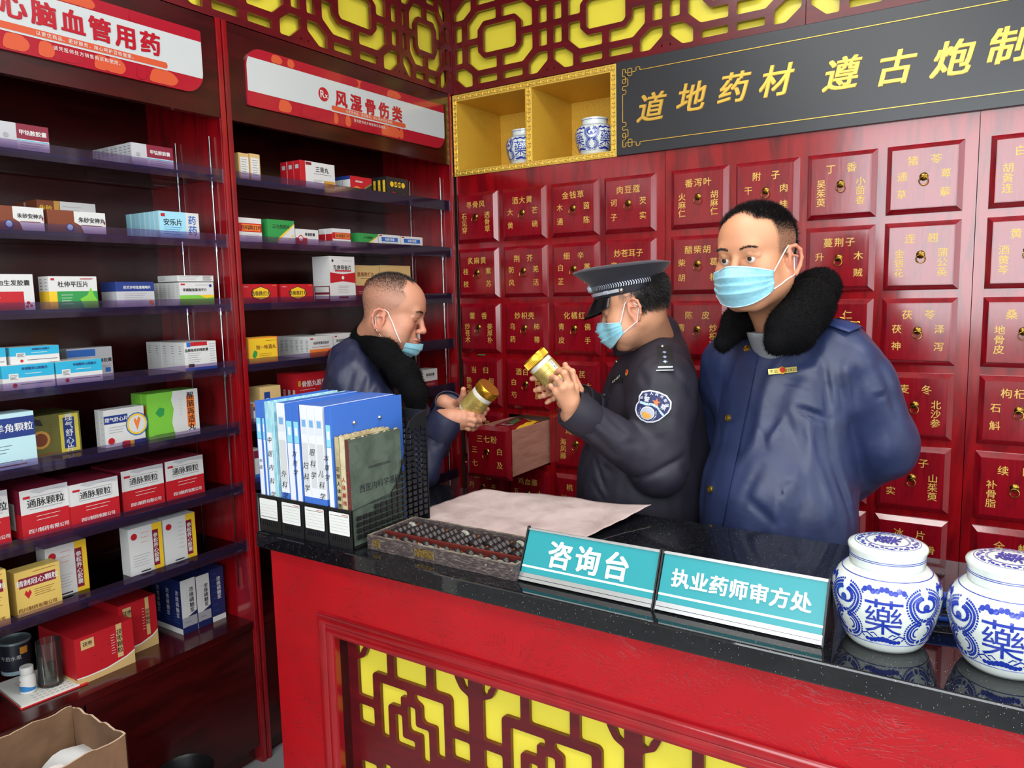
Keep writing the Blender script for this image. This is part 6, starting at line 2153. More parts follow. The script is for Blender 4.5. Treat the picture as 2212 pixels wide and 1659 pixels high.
def lash(H, root, org, q, z=.0026, r=.0012, open_=True):
    pts = []
    for a in np.linspace(-.85, .95, 11):
        zz = z - (.0028 if open_ else .0012) * abs(a) ** 2
        pts.append(H.w(.0715 + math.sqrt(max(0, .0158 ** 2 - zz ** 2)) * math.cos(a), q * (.032 + .0158 * math.sin(a)), zz) - org)
    tube_np(pts, [r * (1 - .5 * abs(i - 5) / 5) for i in range(11)], 'eyelashes', M_HAIR, root, 5)
# ================================================================ people
M_SKIN = mat('skin', (214, 156, 122), .48, attr='tone', bump=.12, scale=220)
M_SKIN.node_tree.nodes['Principled BSDF'].inputs['Subsurface Weight'].default_value = .12
M_SKIN.node_tree.nodes['Principled BSDF'].inputs['Subsurface Radius'].default_value = (.012, .005, .003)
M_SKIN.node_tree.nodes['Principled BSDF'].inputs['Subsurface Scale'].default_value = .6
M_HAIR = mat('black_hair', (26, 22, 22), .5); M_HAIRG = mat('greying_hair', (66, 60, 58), .55)
M_NAVY = mat('navy_coat_fabric', (42, 52, 88), .42, col2=(36, 45, 78), scale=12, bump=.45, bscale=17)
M_NAVY2 = mat('dark_navy_coat_fabric', (36, 40, 66), .45, bump=.4, scale=20)
M_POL = mat('black_blue_uniform_fabric', (34, 31, 44), .62, bump=.4, scale=20)
M_FUR = mat('black_plush', (5, 5, 7), .9, spec=.15); M_FURT = mat('grey_tipped_plush', (60, 60, 72), .8)
M_TRO = mat('dark_trousers', (26, 27, 34), .8); M_SHOE = mat('black_leather_shoe', (16, 16, 17), .3)
M_BTN = mat('gold_button', (206, 168, 60), .25, .9); M_SILV = mat('silver_thread', (186, 192, 205), .45, .3)


def creases(list_):
    """folds in cloth: (a, b, depth, width), depth > 0 cuts in, < 0 raises a ridge"""
    A = [(np.array(a, F32), np.array(b, F32), dp, wd) for a, b, dp, wd in list_]
    def f(p):
        out = np.zeros(len(p), F32)
        for a, b, dp, wd in A:
            ab = b - a
            t = np.clip(((p - a) @ ab) / float(ab @ ab + 1e-9), 0, 1)
            q = p - a - t[:, None] * ab
            dd = (q * q).sum(1)
            out += dp * np.exp(-dd / (wd * wd)) * (.25 + .75 * np.sin(math.pi * np.clip(t * .9 + .05, 0, 1)))
        return out
    return f


def wrinkles(amp, f, seed, squeeze=(1, 1, .45)):
    s_ = np.array(squeeze)
    def g(p):
        q = p * s_
        n = vnoise(q, f, seed)
        n2 = vnoise(q + 3.1, f * 2.1, seed + 1)
        return (amp * (np.abs(n) ** 1.4 * 1.3 + .35 * n2)).astype(F32)
    return g


def pcre(prims, rows):
    """folds given by where they are seen: (x0, y0, x1, y1, depth, width)"""
    out = []
    for x0, y0, x1, y1, dp, wd in rows:
        out.append((onto(prims, x0, y0)[0], onto(prims, x1, y1)[0], dp, wd))
    return creases(out)


def both(*fs):
    return lambda p: sum(f(p) for f in fs)


def legs_and_shoes(root, org, hip, yaw, hw=.095, floor=0.0, stance=.11):
    """trousers and shoes, standing on the floor"""
    M = Matrix.Rotation(yaw, 3, 'Z')
    h = Vector(hip)
    L = [Ell(h, (.14, .175, .11), M, .03)]
    for q in (-1, 1):
        a = h + M @ Vector((0, q * hw, -.03)); k = Vector((a.x, a.y, .50)) + M @ Vector((.015, q * (stance - hw) * .5, 0)); f = Vector((h.x, h.y, .09)) + M @ Vector((-.005, q * stance, 0))
        L += [Cap(a, k, .098, .070, .05), Cap(k, f, .070, .056, .03)]
    lo = np.array(h) - .32; hi = np.array(h) + .32
    P, Q = mesh_sdf(L, axis(lo[0], hi[0], .014, []), axis(lo[1], hi[1], .014, []), axis(.02, h.z + .16, .016, []), wrinkles(.004, 40, 5))
    np_mesh('trousers', P, Q, M_TRO, root, origin=org)
    for q in (-1, 1):
        f = Vector((h.x, h.y, 0)) + M @ Vector((0, q * stance, 0))
        S = [Ell(f + M @ Vector((.055, 0, .042)), (.135, .047, .038), M, .02), Ell(f + M @ Vector((-.01, 0, .07)), (.058, .042, .05), M, .03), Cut(f + Vector((0, 0, .004)), (0, 0, -1))]
        P, Q = mesh_sdf(S, axis(f.x - .2, f.x + .2, .009, []), axis(f.y - .2, f.y + .2, .009, []), axis(-.01, .14, .009, []))
        np_mesh('shoe', P, Q, M_SHOE, root, origin=org)


def hair_strands(root, org, H, P, N, dens, hfun, lfun, name, m, width=.0007, comb=(-.3, 0, -.3), stick=1.0, count=9000, seed=1):
    q = H.local(P)
    w_ = hfun(q) * (np.abs(q).max(1) < .16)
    idx = np.nonzero(w_ > .02)[0]
    if not len(idx):
        return
    r = np.random.default_rng(seed)
    pr = w_[idx] / w_[idx].sum()
    pick = r.choice(idx, size=count, p=pr)
    jit = r.normal(size=(count, 3)) * .0014
    n = N[pick]
    jit -= n * (jit * n).sum(1)[:, None]
    cmb = np.array(H.M @ Vector(comb))
    d = n * stick + cmb + r.normal(size=(count, 3)) * .22
    d /= np.linalg.norm(d, axis=1)[:, None]
    ln = lfun(q[pick]) * r.uniform(.6, 1.15, count)
    strands(name, P[pick] + jit, d, ln, np.full(count, width), m, root, origin=org)


def shell_hair(H, hf, th, skull):
    """thin cap of hair that follows the skull; hf > 0 inside the hair area"""
    pass


def fur(root, org, prims, lo, hi, h=.007, m=M_FUR, name='fur_collar', label=None, n=16000, ln=.012, disp=None, tipf=None):
    P, Q = mesh_sdf(prims, axis(lo[0], hi[0], h, []), axis(lo[1], hi[1], h, []), axis(lo[2], hi[2], h, []), disp)
    o = np_mesh(name, P, Q, m, root, label=label, origin=org)
    N = normals(P, Q)
    r = np.random.default_rng(11)
    pk = r.integers(0, len(P), n)
    jit = r.normal(size=(n, 3)) * h * .5
    nn = N[pk]; jit -= nn * (jit * nn).sum(1)[:, None]
    d = nn + r.normal(size=(n, 3)) * .45 + np.array((0, 0, -.35))
    d /= np.linalg.norm(d, axis=1)[:, None]
    strands('plush_pile', P[pk] + jit - nn * .001, d, r.uniform(.4, 1, n) * ln, np.full(n, .0011), M_FUR, o, origin=org)
    return o


def outward(prims, p):
    e = 1e-3
    p = np.array(p, F32)
    g = np.array([float(sdf(prims, (p + np.eye(3, dtype=F32)[i] * e)[None])[0] - sdf(prims, (p - np.eye(3, dtype=F32)[i] * e)[None])[0]) for i in range(3)])
    return Vector(g / (np.linalg.norm(g) + 1e-9))


def onto(prims, px, py, far=3.2, near=1.3):
    """first surface met by looking at px,py (used to pin badges and buttons on cloth)"""
    dr = (RM @ Vector(((px - 1106) / FPX, (py - 829.5) / FPX, 1.0)))
    t = near
    best = (9, None)
    for _ in range(80):
        p = CAM + dr * t
        d = float(sdf(prims, np.array(p, F32)[None])[0])
        if d < best[0]:
            best = (d, p)
        if d < .0006:
            break
        t += max(d, .002) * .8 / dr.length
        if t > far:
            break
    n = outward(prims, best[1])
    return best[1] - n * best[0], n


def button(prims, px, py, root, org, r=.009, m=None, lift=.001, name='button'):
    p, n = onto(prims, px, py)
    if p is None:
        return
    u = n.orthogonal().normalized(); v = n.cross(u)
    M4 = Matrix(((u.x, v.x, n.x, p.x), (u.y, v.y, n.y, p.y), (u.z, v.z, n.z, p.z), (0, 0, 0, 1)))
    M4 = Matrix.Translation(-Vector(org)) @ M4
    b = MB()
    b.lathe([(r * .9, lift - .004), (r, lift), (r * .96, lift + .0022), (r * .7, lift + .0028), (r * .62, lift + .0022), (r * .45, lift + .0034), (1e-5, lift + .0040)], m or M_BTN, 18, M4)
    b.build(name, root, smooth=True)


def patch(prims, fn, nu, nv, m, name, root, org, lift=.0015):
    """cloth piece pinned to a surface: fn(u, v) -> picture position; returns a warp for print on it"""
    b = MB()
    b.grid(lambda u, v: pin(prims, *fn(u, v), lift) - Vector(org), nu, nv, m)
    return b.build(name, root, smooth=True)


_pc = {}
def pin(prims, px, py, lift=.0015):
    k = (id(prims), round(px, 2), round(py, 2))
    if k not in _pc:
        _pc[k] = onto(prims, px, py)
    p, n = _pc[k]
    return p + n * lift


# ---------------------------------------------------------------- first man: left, navy fur-collared coat, mask under his mouth
def person_left():
    d0 = 2.52
    fr = lambda px, py, dd=d0: at(px, py, dd)
    rtv, fwv = RM.col[0], RM.col[2]
    head_c = fr(851, 676, 2.55)
    yr = math.atan2(rtv.y, rtv.x)           # facing picture right
    H = Head(head_c, yr - math.radians(8), math.radians(15), math.radians(-2), 1.03, (-.012, -.024))
    org = Vector((head_c.x - .03, head_c.y + .05, 0))
    root_prims = H.skull(1.06, 'down')
    # neck, trunk, arms and legs of the body (mostly inside the clothes)
    ty = yr - math.radians(4)
    T = Matrix.Rotation(ty, 3, 'Z')
    tc = fr(795, 850, 2.72)
    tc = Vector((tc.x, tc.y, 0))
    tw = lambda x, y, z: tc + T @ Vector((x, y, 0)) + Z * z
    body = list(root_prims)
    body += [Cap(H.w(-.030, 0, -.045), tw(-.02, 0, 1.37), .060, .066, .04), Ell(tw(.0, 0, 1.20), (.11, .17, .21), T, .06), Ell(tw(.01, 0, .95), (.12, .16, .13), T, .06)]
    sR, sL = tw(.0, -.175, 1.315), tw(.0, .175, 1.315)
    eR = fr(905, 1010, 2.40); wR = fr(972, 905, 2.36)
    eL = fr(930, 960, 2.72); wL = fr(972, 872, 2.60)
    for s_, e_, w_ in ((sR, eR, wR), (sL, eL, wL)):
        body += [Cap(s_, e_, .052, .040, .04), Cap(e_, w_, .038, .026, .02)]
    wR = fr(966, 903, 2.37); wL = fr(970, 876, 2.53)
    J = lambda l, dd: [fr(x, y, dd + o_) for x, y, o_ in l]
    hR = hand_j(wR, J([(1001, 893, 0), (1003, 903, -.01), (1001, 913, -.005), (997, 921, .01)], 2.36), J([(1021, 896, .01), (1025, 908, 0), (1021, 917, .005), (1012, 926, .02)], 2.35),
                J([(1033, 898, .03), (1036, 908, .02), (1030, 918, .03), (1021, 927, .04)], 2.35), J([(1043, 899, .05), (1045, 906, .04), (1038, 916, .05), (1028, 925, .06)], 2.35),
                J([(975, 896, .02), (990, 888, .05), (1003, 886, .08), (1012, 887, .10)], 2.38))
    hL = hand_j(wL, J([(1003, 885, 0), (1000, 892, -.02), (997, 898, -.04), (992, 903, -.06)], 2.54), J([(1025, 893, .0), (1022, 900, -.02), (1018, 906, -.03), (1010, 910, -.04)], 2.52),
                J([(1042, 892, -.02), (1038, 898, -.02), (1032, 904, -.03), (1022, 910, -.04)], 2.49), J([(1053, 884, -.03), (1047, 893, -.03), (1042, 899, -.04), (1032, 908, -.04)], 2.47),
                J([(982, 876, 0), (996, 866, -.05), (1001, 852, -.07), (1001, 841, -.08)], 2.52))
    body += hR + hL
    hip = tw(0, 0, .90)
    for q in (-1, 1):
        a = tw(0, q * .09, .88); k = tw(.02, q * .10, .50); f = tw(0, q * .11, .10)
        body += [Cap(a, k, .075, .055, .04), Cap(k, f, .05, .04, .02), Ell(tw(.04, q * .11, .045), (.10, .035, .03), T, .03)]
    hx, hy, hz = head_c
    hp = (wR + wL) / 2 + rtv * .05
    xs = axis(min(hx, tc.x) - .35, max(hp.x, hx) + .22, .014, [(hx - .125, hx + .125, .0026), (hp.x - .09, hp.x + .10, .0030)])
    ys = axis(min(hy, tc.y) - .34, tc.y + .40, .014, [(hy - .125, hy + .125, .0026), (hp.y - .13, hp.y + .13, .0030)])
    zs = axis(.005, hz + .17, .018, [(hz - .13, hz + .14, .0026), (hp.z - .07, hp.z + .09, .0030)])
    P, Q = mesh_sdf(body, xs, ys, zs)
    def hairm(q):
        x, y, z = q[:, 0], np.abs(q[:, 1]), q[:, 2]
        front = .052 - .35 * np.maximum(0, z - .10) - .9 * np.maximum(0, .05 - z) * .6 - .55 * np.clip(np.abs(y - .045) < .02, 0, 1) * .03
        h = np.clip((front - x) / .012, 0, 1) * np.clip((z - (-.010 + .35 * np.maximum(0, x + .02)) - np.where(x < -.06, -.045, 0)) / .02, 0, 1)
        return h * (y < .0815)
    dens_top = lambda q: hairm(q) * np.clip((q[:, 2] - .055) / .04, 0, 1)
    col = H.tone(P, (196, 138, 110), .25, lambda q: hairm(q) * (.25 + .5 * np.clip((q[:, 2] - .06) / .05, 0, 1)), (84, 72, 68))
    root = np_mesh('person', P, Q, M_SKIN, colour=col, origin=org)
    root.location = org
    tag(root, 'man in a navy fur collared coat turning a gold jar, mask below his mouth', 'person')
    N = normals(P, Q)
    hair_strands(root, org, H, P, N, 1, lambda q: hairm(q) * (.35 + np.clip((q[:, 2] - .05) / .05, 0, 1)), lambda q: .0026 + .0075 * np.clip((q[:, 2] - .05) / .05, 0, 1), 'hair', M_HAIR, .0008, (-.1, 0, -.25), 1, 9000, 3)
    # brow and lashes
    for q in (-1, 1):
        brow(H, root_prims, root, org, q, 300, 5); lash(H, root, org, q, -.0050, .0011, False)
    # coat
    coat = [Ell(tw(-.02, 0, 1.16), (.150, .195, .26), T, .05), Ell(tw(.0, 0, .93), (.165, .195, .22), T, .08), Cap(tw(-.02, -.11, 1.36), tw(-.02, .11, 1.36), .080, .080, .06), Cap(tw(.0, 0, .95), tw(0, 0, .72), .180, .190, .06)]
    for s_, e_, w_, q in ((sR, eR, wR, 1), (sL, eL, wL, 2)):
        s2 = s_ - Z * .012
        cuff = w_ + (e_ - w_).normalized() * .045
        coat += [Cap(s2, s2.lerp(e_, .35), .088, .080, .05), Cap(s2.lerp(e_, .35), e_, .080, .068, .014), Cap(e_, cuff, .066, .048, .02)]
    coat += [Cut(wR + (eR - wR).normalized() * .028, wR - eR)] if False else []
    cz = pcre(coat, [(790, 800, 775, 850, .008, .012), (808, 820, 800, 870, .010, .012), (830, 830, 850, 880, .009, .012), (862, 860, 880, 900, .009, .012), (900, 930, 950, 905, .008, .010), (905, 960, 955, 930, .010, .010),
                     (880, 900, 905, 960, .012, .014), (760, 790, 750, 850, .008, .012), (925, 975, 965, 945, .006, .009), (845, 800, 868, 850, -.007, .012)])
    lo = (tc.x - .42, tc.y - .42, .70); hi = (tc.x + .50, tc.y + .50, 1.50)
    dispf = both(cz, wrinkles(.006, 38, 21))
    # sleeves end at the wrist: cut with the forearm planes by trimming primitives at the cuff
    P, Q = mesh_sdf(coat + [Cut((0, 0, .74), (0, 0, -1))], axis(lo[0], hi[0], .0075, []), axis(lo[1], hi[1], .0075, []), axis(lo[2], hi[2], .0075, []), dispf)
    np_mesh('coat', P, Q, M_NAVY2, root, origin=org, label='dark navy padded coat')
    for e_, w_ in ((eR, wR), (eL, wL)):
        a = w_ + (e_ - w_).normalized() * .045; c = w_ - (e_ - w_).normalized() * .012
        n = (c - a).normalized(); u = n.orthogonal().normalized(); v = n.cross(u)
        b = MB()
        M4 = Matrix(((u.x, v.x, n.x, a.x - org.x), (u.y, v.y, n.y, a.y - org.y), (u.z, v.z, n.z, a.z - org.z), (0, 0, 0, 1)))
        L_c = (c - a).length
        b.lathe([(.050, -.02), (.053, .0), (.0535, L_c * .6), (.051, L_c), (.048, L_c), (.047, L_c - .012), (.030, L_c - .02)], M_NAVY2, 28, M4)
        b.build('cuff', root, smooth=True, angle=50)
    # fur collar: from the nape, over the shoulders, down the chest
    fc = [Cap(fr(786, 730, 2.62), fr(832, 762, 2.47), .038, .040, .03), Cap(fr(832, 762, 2.47), fr(872, 804, 2.42), .040, .040, .03), Cap(fr(872, 804, 2.42), fr(897, 854, 2.40), .042, .032, .03), Cap(fr(897, 854, 2.40), fr(908, 910, 2.40), .032, .018, .03),
          Cap(fr(786, 730, 2.62), fr(812, 738, 2.73), .038, .036, .03), Cap(fr(812, 738, 2.73), fr(872, 786, 2.72), .036, .036, .03), Cap(fr(872, 786, 2.72), fr(905, 850, 2.60), .036, .034, .03), Cap(fr(856, 780, 2.62), fr(890, 812, 2.52), .032, .032, .03)]
    fur(root, org, fc, (head_c.x - .32, head_c.y - .30, 1.05), (head_c.x + .34, head_c.y + .36, 1.52), label='black plush collar', n=15000)
    # shoulder strap
    cp = coat
    b = MB()
    def strap(u, v):
        c0, c1 = (806, 772), (838, 800)
        w_ = 11
        px = c0[0] + (c1[0] - c0[0]) * u + w_ * (v - .5) * 1.2; py = c0[1] + (c1[1] - c0[1]) * u - w_ * (v - .5) * 1.8
        return px - 6, py + 6
    patch(cp, strap, 8, 4, M_NAVY2, 'shoulder_strap', root, org, .004)
    button(cp, 812, 778, root, org, .010, mat('red_enamel', (196, 40, 36), .2), .006, 'badge')
    button(cp, 822, 790, root, org, .005, M_BTN, .006, 'badge'); button(cp, 812, 787, root, org, .003, M_SILV, .006, 'badge'); button(cp, 828, 794, root, org, .003, M_SILV, .006, 'badge')
    button(cp, 978, 862, root, org, .006, M_BTN); button(cp, 938, 888, root, org, .004, M_BTN)
    # the mask, pulled down under the mouth
    face_mask_low(H, root, org, root_prims)
    legs_and_shoes(root, org, hip, ty)
    return root


def face_mask_low(H, root, org, prims):
    """mask pulled down: a folded pouch under the lower lip, loops still round the ears"""
    b = MB()
    nu, nv = 28, 16
    M_ = mat('pale_blue_mask_fabric', (146, 204, 220), .75, col2=(132, 194, 212), scale=120, sheen=.2)
    def f(u, v):
        a = (u * 2 - 1) * 1.25
        top = .112 - .012 * (1 - math.cos(a)); 
        x = .035 + (.078 + .012 * math.sin(v * 3.1)) * math.cos(a) - .030 * v
        y = (.056 - .010 * v) * math.sin(a)
        z = -.080 + .004 * math.cos(a) - (.052 - .014 * abs(math.sin(a))) * v + .003 * math.sin(v * 16) * math.cos(a)
        return H.w(x + .002 * math.sin(a * 5), y, z) - org
    b.grid(f, nu, nv, M_)
    mo = b.build('face_mask', root, smooth=True)
    sm = mo.modifiers.new('thickness', 'SOLIDIFY'); sm.thickness = .0018
    M_LOOP = mat('white_elastic', (228, 230, 230), .6)
    for q in (-1, 1):
        e = 0 if q < 0 else 1
        a = f(e, .05); c = f(e, .95)
        a0, z0 = H.ear; e0 = H.w(a0 + .016, q * .0800, z0 + .026) - org; e1 = H.w(a0 + .004, q * .082, z0 + .033) - org; e3 = H.w(a0 - .008, q * .075, z0 - .036) - org; e2 = H.w(a0 - .022, q * .080, z0) - org
        tube_np(strap_path(H, prims, [a, e0], q, org) + [e1, e2] + strap_path(H, prims, [e3, c], q, org), .0017, 'ear_loop', M_LOOP, mo, 6)


# ---------------------------------------------------------------- second man: police officer in a peaked cap
def person_middle():
    rtv, fwv = RM.col[0], RM.col[2]
    head_c = at(1370, 661, 2.27)
    yl = math.atan2(-rtv.y, -rtv.x)         # facing picture left
    H = Head(head_c, yl - math.radians(17), math.radians(17), math.radians(0), 1.0)
    org = Vector((head_c.x + .05, head_c.y + .05, 0))
    body = H.skull(1.12, 'down')
    ty = yl + math.radians(14)
    ty = yl - math.radians(8)
    T = Matrix.Rotation(ty, 3, 'Z')
    tc = at(1402, 900, 2.42); tc = Vector((tc.x, tc.y, 0))
    tw = lambda x, y, z: tc + T @ Vector((x, y, 0)) + Z * z
    body += [Cap(H.w(-.026, 0, -.045), tw(-.03, 0, 1.38), .056, .064, .04), Ell(tw(0, 0, 1.18), (.13, .18, .21), T, .06), Ell(tw(.02, 0, .95), (.15, .17, .14), T, .06)]
    sL, sR = tw(-.03, .20, 1.31), tw(.0, -.195, 1.31)
    eL = at(1425, 1010, 2.20); wL = at(1232, 898, 2.14)
    eR = at(1330, 930, 2.55); wR = at(1222, 868, 2.36)
    for s_, e_, w_ in ((sL, eL, wL), (sR, eR, wR)):
        body += [Cap(s_, e_, .055, .044, .04), Cap(e_, w_, .042, .028, .02)]
    wL = at(1236, 884, 2.10); wR = at(1252, 866, 2.36)
    J = lambda l, dd: [at(x, y, dd + o_) for x, y, o_ in l]
    hL = hand_j(wL, J([(1243, 838, .03), (1231, 834, .0), (1216, 838, -.01), (1202, 846, .0)], 2.07), J([(1236, 803, .03), (1219, 806, -.01), (1203, 818, -.02), (1190, 834, -.01)], 2.07),
                J([(1225, 796, .05), (1208, 801, .02), (1194, 815, .01), (1185, 836, .03)], 2.07), J([(1215, 798, .08), (1200, 807, .05), (1190, 822, .045), (1186, 846, .06)], 2.07),
                J([(1246, 868, .02), (1252, 842, .07), (1240, 815, .11), (1226, 802, .13)], 2.10))
    hR = hand_j(wR, J([(1206, 824, 0), (1204, 836, -.01), (1204, 848, -.01), (1206, 858, 0)], 2.25), J([(1178, 818, 0), (1180, 836, -.02), (1186, 850, -.02), (1194, 862, 0)], 2.22),
                J([(1162, 817, 0), (1166, 840, -.02), (1175, 854, -.02), (1186, 866, 0)], 2.21), J([(1149, 818, 0), (1157, 843, -.01), (1167, 857, -.01), (1181, 870, 0)], 2.21),
                J([(1240, 852, 0), (1232, 826, -.05), (1223, 802, -.06), (1221, 788, -.06)], 2.28))
    body += hL + hR
    hip = tw(0, 0, .90)
    for q in (-1, 1):
        a = tw(0, q * .09, .88); k = tw(.02, q * .10, .50); f = tw(0, q * .11, .10)
        body += [Cap(a, k, .08, .058, .04), Cap(k, f, .052, .04, .02), Ell(tw(.04, q * .11, .045), (.10, .035, .03), T, .03)]
    hx, hy, hz = head_c
    hp = (wL + wR) / 2 - rtv * .04 + Z * .04
    xs = axis(min(hp.x - .2, tc.x - .3), tc.x + .38, .014, [(hx - .13, hx + .13, .0026), (hp.x - .12, hp.x + .12, .0030)])
    ys = axis(min(hp.y, tc.y) - .3, tc.y + .38, .014, [(hy - .13, hy + .13, .0026), (hp.y - .15, hp.y + .15, .0030)])
    zs = axis(.005, hz + .17, .018, [(hz - .14, hz + .14, .0026), (hp.z - .08, hp.z + .10, .0030)])
    P, Q = mesh_sdf(body, xs, ys, zs)
    def hairm(q):
        x, y, z = q[:, 0], np.abs(q[:, 1]), q[:, 2]
        line = np.where(x > -.02, .020 - .2 * (x + .02), -.035)
        return np.clip((.030 - x) / .014, 0, 1) * np.clip((z - line) / .018, 0, 1) * (y < .0785)
    col = H.tone(P, (208, 150, 116), .2, lambda q: hairm(q) * (.5 + .5 * np.clip((-q[:, 0] - .0) / .03, 0, 1)), (48, 42, 42))
    root = np_mesh('person', P, Q, M_SKIN, colour=col, origin=org)
    root.location = org
    tag(root, 'police officer in a peaked cap and dark uniform reading a gold jar', 'person')
    N = normals(P, Q)
    hair_strands(root, org, H, P, N, 1, lambda q: hairm(q) * (q[:, 2] < .07) * (.3 + np.clip(-q[:, 0] / .03, 0, 1)), lambda q: .006 + .010 * np.clip((-q[:, 0]) / .06, 0, 1), 'hair', M_HAIR, .0009, (-.25, 0, -1.0), .75, 9000, 4)
    for q in (-1, 1):
        brow(H, H.skull(1.12, 'down'), root, org, q, 260, 6); lash(H, root, org, q, -.0050, .0011, False)
    face_mask(H, H.skull(1.12, 'down'), root, org, top=-.012, bottom=-.114, half=1.25)
    # uniform jacket
    coat = [Ell(tw(-.01, 0, 1.16), (.17, .205, .26), T, .05), Ell(tw(.02, 0, .95), (.20, .21, .22), T, .08), Cap(tw(-.03, -.12, 1.36), tw(-.03, .12, 1.36), .080, .080, .06), Cap(tw(.01, 0, 1.0), tw(0.01, 0, .72), .205, .20, .06), Cap(tw(-.03, 0, 1.40), tw(-.03, 0, 1.44), .080, .066, .04)]
    for s_, e_, w_ in ((sL, eL, wL), (sR, eR, wR)):
        cuff = w_ + (e_ - w_).normalized() * .045
        m_ = s_.lerp(e_, .3)
        coat += [Cap(s_ - Z * .01, m_, .100, .098, .05), Cap(m_, e_, .098, .084, .012), Cap(e_, cuff, .078, .052, .022)]
    fore = (wL - eL)
    cz = pcre(coat, [(1238, 928, 1290, 975, .012, .008), (1255, 905, 1330, 985, .011, .008), (1285, 895, 1340, 945, .013, .008), (1318, 900, 1352, 930, .013, .008), (1262, 965, 1320, 1020, .009, .008),
                     (1300, 882, 1375, 872, .012, .009), (1285, 990, 1310, 1065, .010, .007), (1300, 1015, 1395, 1030, .009, .010), (1395, 1030, 1480, 985, .009, .010), (1450, 800, 1505, 870, .008, .014), (1330, 790, 1300, 860, .007, .012),
                     (1222, 985, 1212, 1060, .008, .008), (1278, 1040, 1305, 1085, .008, .007), (1350, 960, 1430, 950, .007, .010), (1380, 800, 1400, 835, .006, .012), (1440, 900, 1500, 940, .006, .012), (1475, 1000, 1500, 1080, .007, .012), (1350, 770, 1342, 850, .003, .004)])
    lo = (tc.x - .42, tc.y - .45, .70); hi = (tc.x + .45, tc.y + .45, 1.50)
    P, Q = mesh_sdf(coat + [Cut((0, 0, .74), (0, 0, -1))], axis(lo[0], hi[0], .007, []), axis(lo[1], hi[1], .007, []), axis(lo[2], hi[2], .007, []), both(cz, wrinkles(.0045, 34, 31)))
    np_mesh('jacket', P, Q, M_POL, root, origin=org, label='dark uniform jacket')
    for e_, w_ in ((eL, wL), (eR, wR)):
        a = w_ + (e_ - w_).normalized() * .05; c = w_ - (e_ - w_).normalized() * .010
        n = (c - a).normalized(); u = n.orthogonal().normalized(); v = n.cross(u)
        b = MB(); L_c = (c - a).length
        M4 = Matrix(((u.x, v.x, n.x, a.x - org.x), (u.y, v.y, n.y, a.y - org.y), (u.z, v.z, n.z, a.z - org.z), (0, 0, 0, 1)))
        b.lathe([(.050, -.02), (.056, .0), (.0565, L_c * .5), (.053, L_c), (.050, L_c), (.048, L_c - .012), (.030, L_c - .02)], M_POL, 28, M4)
        b.build('cuff', root, smooth=True, angle=50)
    # standing collar, folded
    cn = H.w(-.034, 0, -.10)
    b = MB()
    nb = tw(-.012, 0, 1.425)
    axn = (cn - nb).normalized()
    def collar(u, v):
        a = (u * 2 - 1) * 2.75
        d = T @ Vector((-math.cos(a) * .090, math.sin(a) * .094, 0))
        lean = 1 + .16 * v - .10 * (1 - abs(u * 2 - 1)) * 0
        drop = -.040 * (abs(u * 2 - 1)) ** 2
        return nb + d * lean * (1.0 - .16 * v * (1 - abs(u * 2 - 1) ** 4) * 2) + Z * (.062 * v - .012 + drop) + T @ Vector((.012 + .02 * abs(u * 2 - 1), 0, 0)) - org
    b.grid(collar, 40, 6, M_POL)
    o = b.build('collar', root, smooth=True); sm = o.modifiers.new('thickness', 'SOLIDIFY'); sm.thickness = .006; sm.offset = 0
    # cap
    cw = lambda x, y, z: H.w(x + .006, y, z - .008) - org
    cap = MB()
    M_CAP = mat('dark_cap_cloth', (30, 29, 42), .75, sheen=.2); M_VIS = mat('black_patent_visor', (18, 18, 20), .18)
    n = 56
    def ringp(rx, ry, z, fx=0.0, tilt=0.0):
        return [cw(-.006 + fx + rx * math.cos(2 * math.pi * i / n), ry * math.sin(2 * math.pi * i / n), z + tilt * math.cos(2 * math.pi * i / n)) for i in range(n)]
    rings = [ringp(.100, .083, .048, 0, .010), ringp(.103, .086, .056, 0, .012), ringp(.106, .089, .090, .002, .018), ringp(.122, .104, .106, .004, .024), ringp(.138, .122, .122, .004, .028), ringp(.1415, .1255, .1255, .004, .028),
             ringp(.139, .123, .129, .004, .028), ringp(.110, .098, .136, .004, .022), ringp(.06, .05, .137, .004, .012), ringp(.001, .001, .136, .004, 0)]
    cap.add([p for r_ in rings for p in r_], [(i * n + j, i * n + (j + 1) % n, (i + 1) * n + (j + 1) % n, (i + 1) * n + j) for i in range(len(rings) - 1) for j in range(n)], M_CAP)
    co = cap.build('peaked_cap', root, smooth=True, angle=60, label='dark peaked uniform cap with silver braid')
    b = MB()
    def vis(u, v):
        a = (u * 2 - 1) * 1.12
        x = -.006 + (.102 + .052 * v * math.cos(a) ** .8) * math.cos(a) + .002; y = (.086 + .010 * v) * math.sin(a)
        return cw(x, y, .052 - .040 * v * (math.cos(a) ** .7) - .010 * (1 - math.cos(a)) + .012 * math.cos(a) * (1 - v))
    b.grid(vis, 28, 8, M_VIS)
    vo_ = b.build('visor', co, smooth=True); sm = vo_.modifiers.new('thickness', 'SOLIDIFY'); sm.thickness = .003
    b = MB()
    for s_ in (-1, 1):                          # chevron braid on the band
        for i in range(30):
            a = s_ * (.35 + i * .068)
            def bp(da, z):
                aa = a + da
                return cw(-.005 + .1075 * math.cos(aa), .0905 * math.sin(aa), z + .016 * math.cos(aa))
            for (da, z0_, db, z1_) in ((0, .083, s_ * .030, .0765), (s_ * .030, .0765, 0, .070)):
                b.add([bp(da, z0_), bp(db, z1_), bp(db + s_ * .022, z1_), bp(da + s_ * .022, z0_)], [(0, 1, 2, 3)], M_SILV)
    bo = b.build('chevron_band', co); bo['kind'] = 'stuff'
    b = MB()
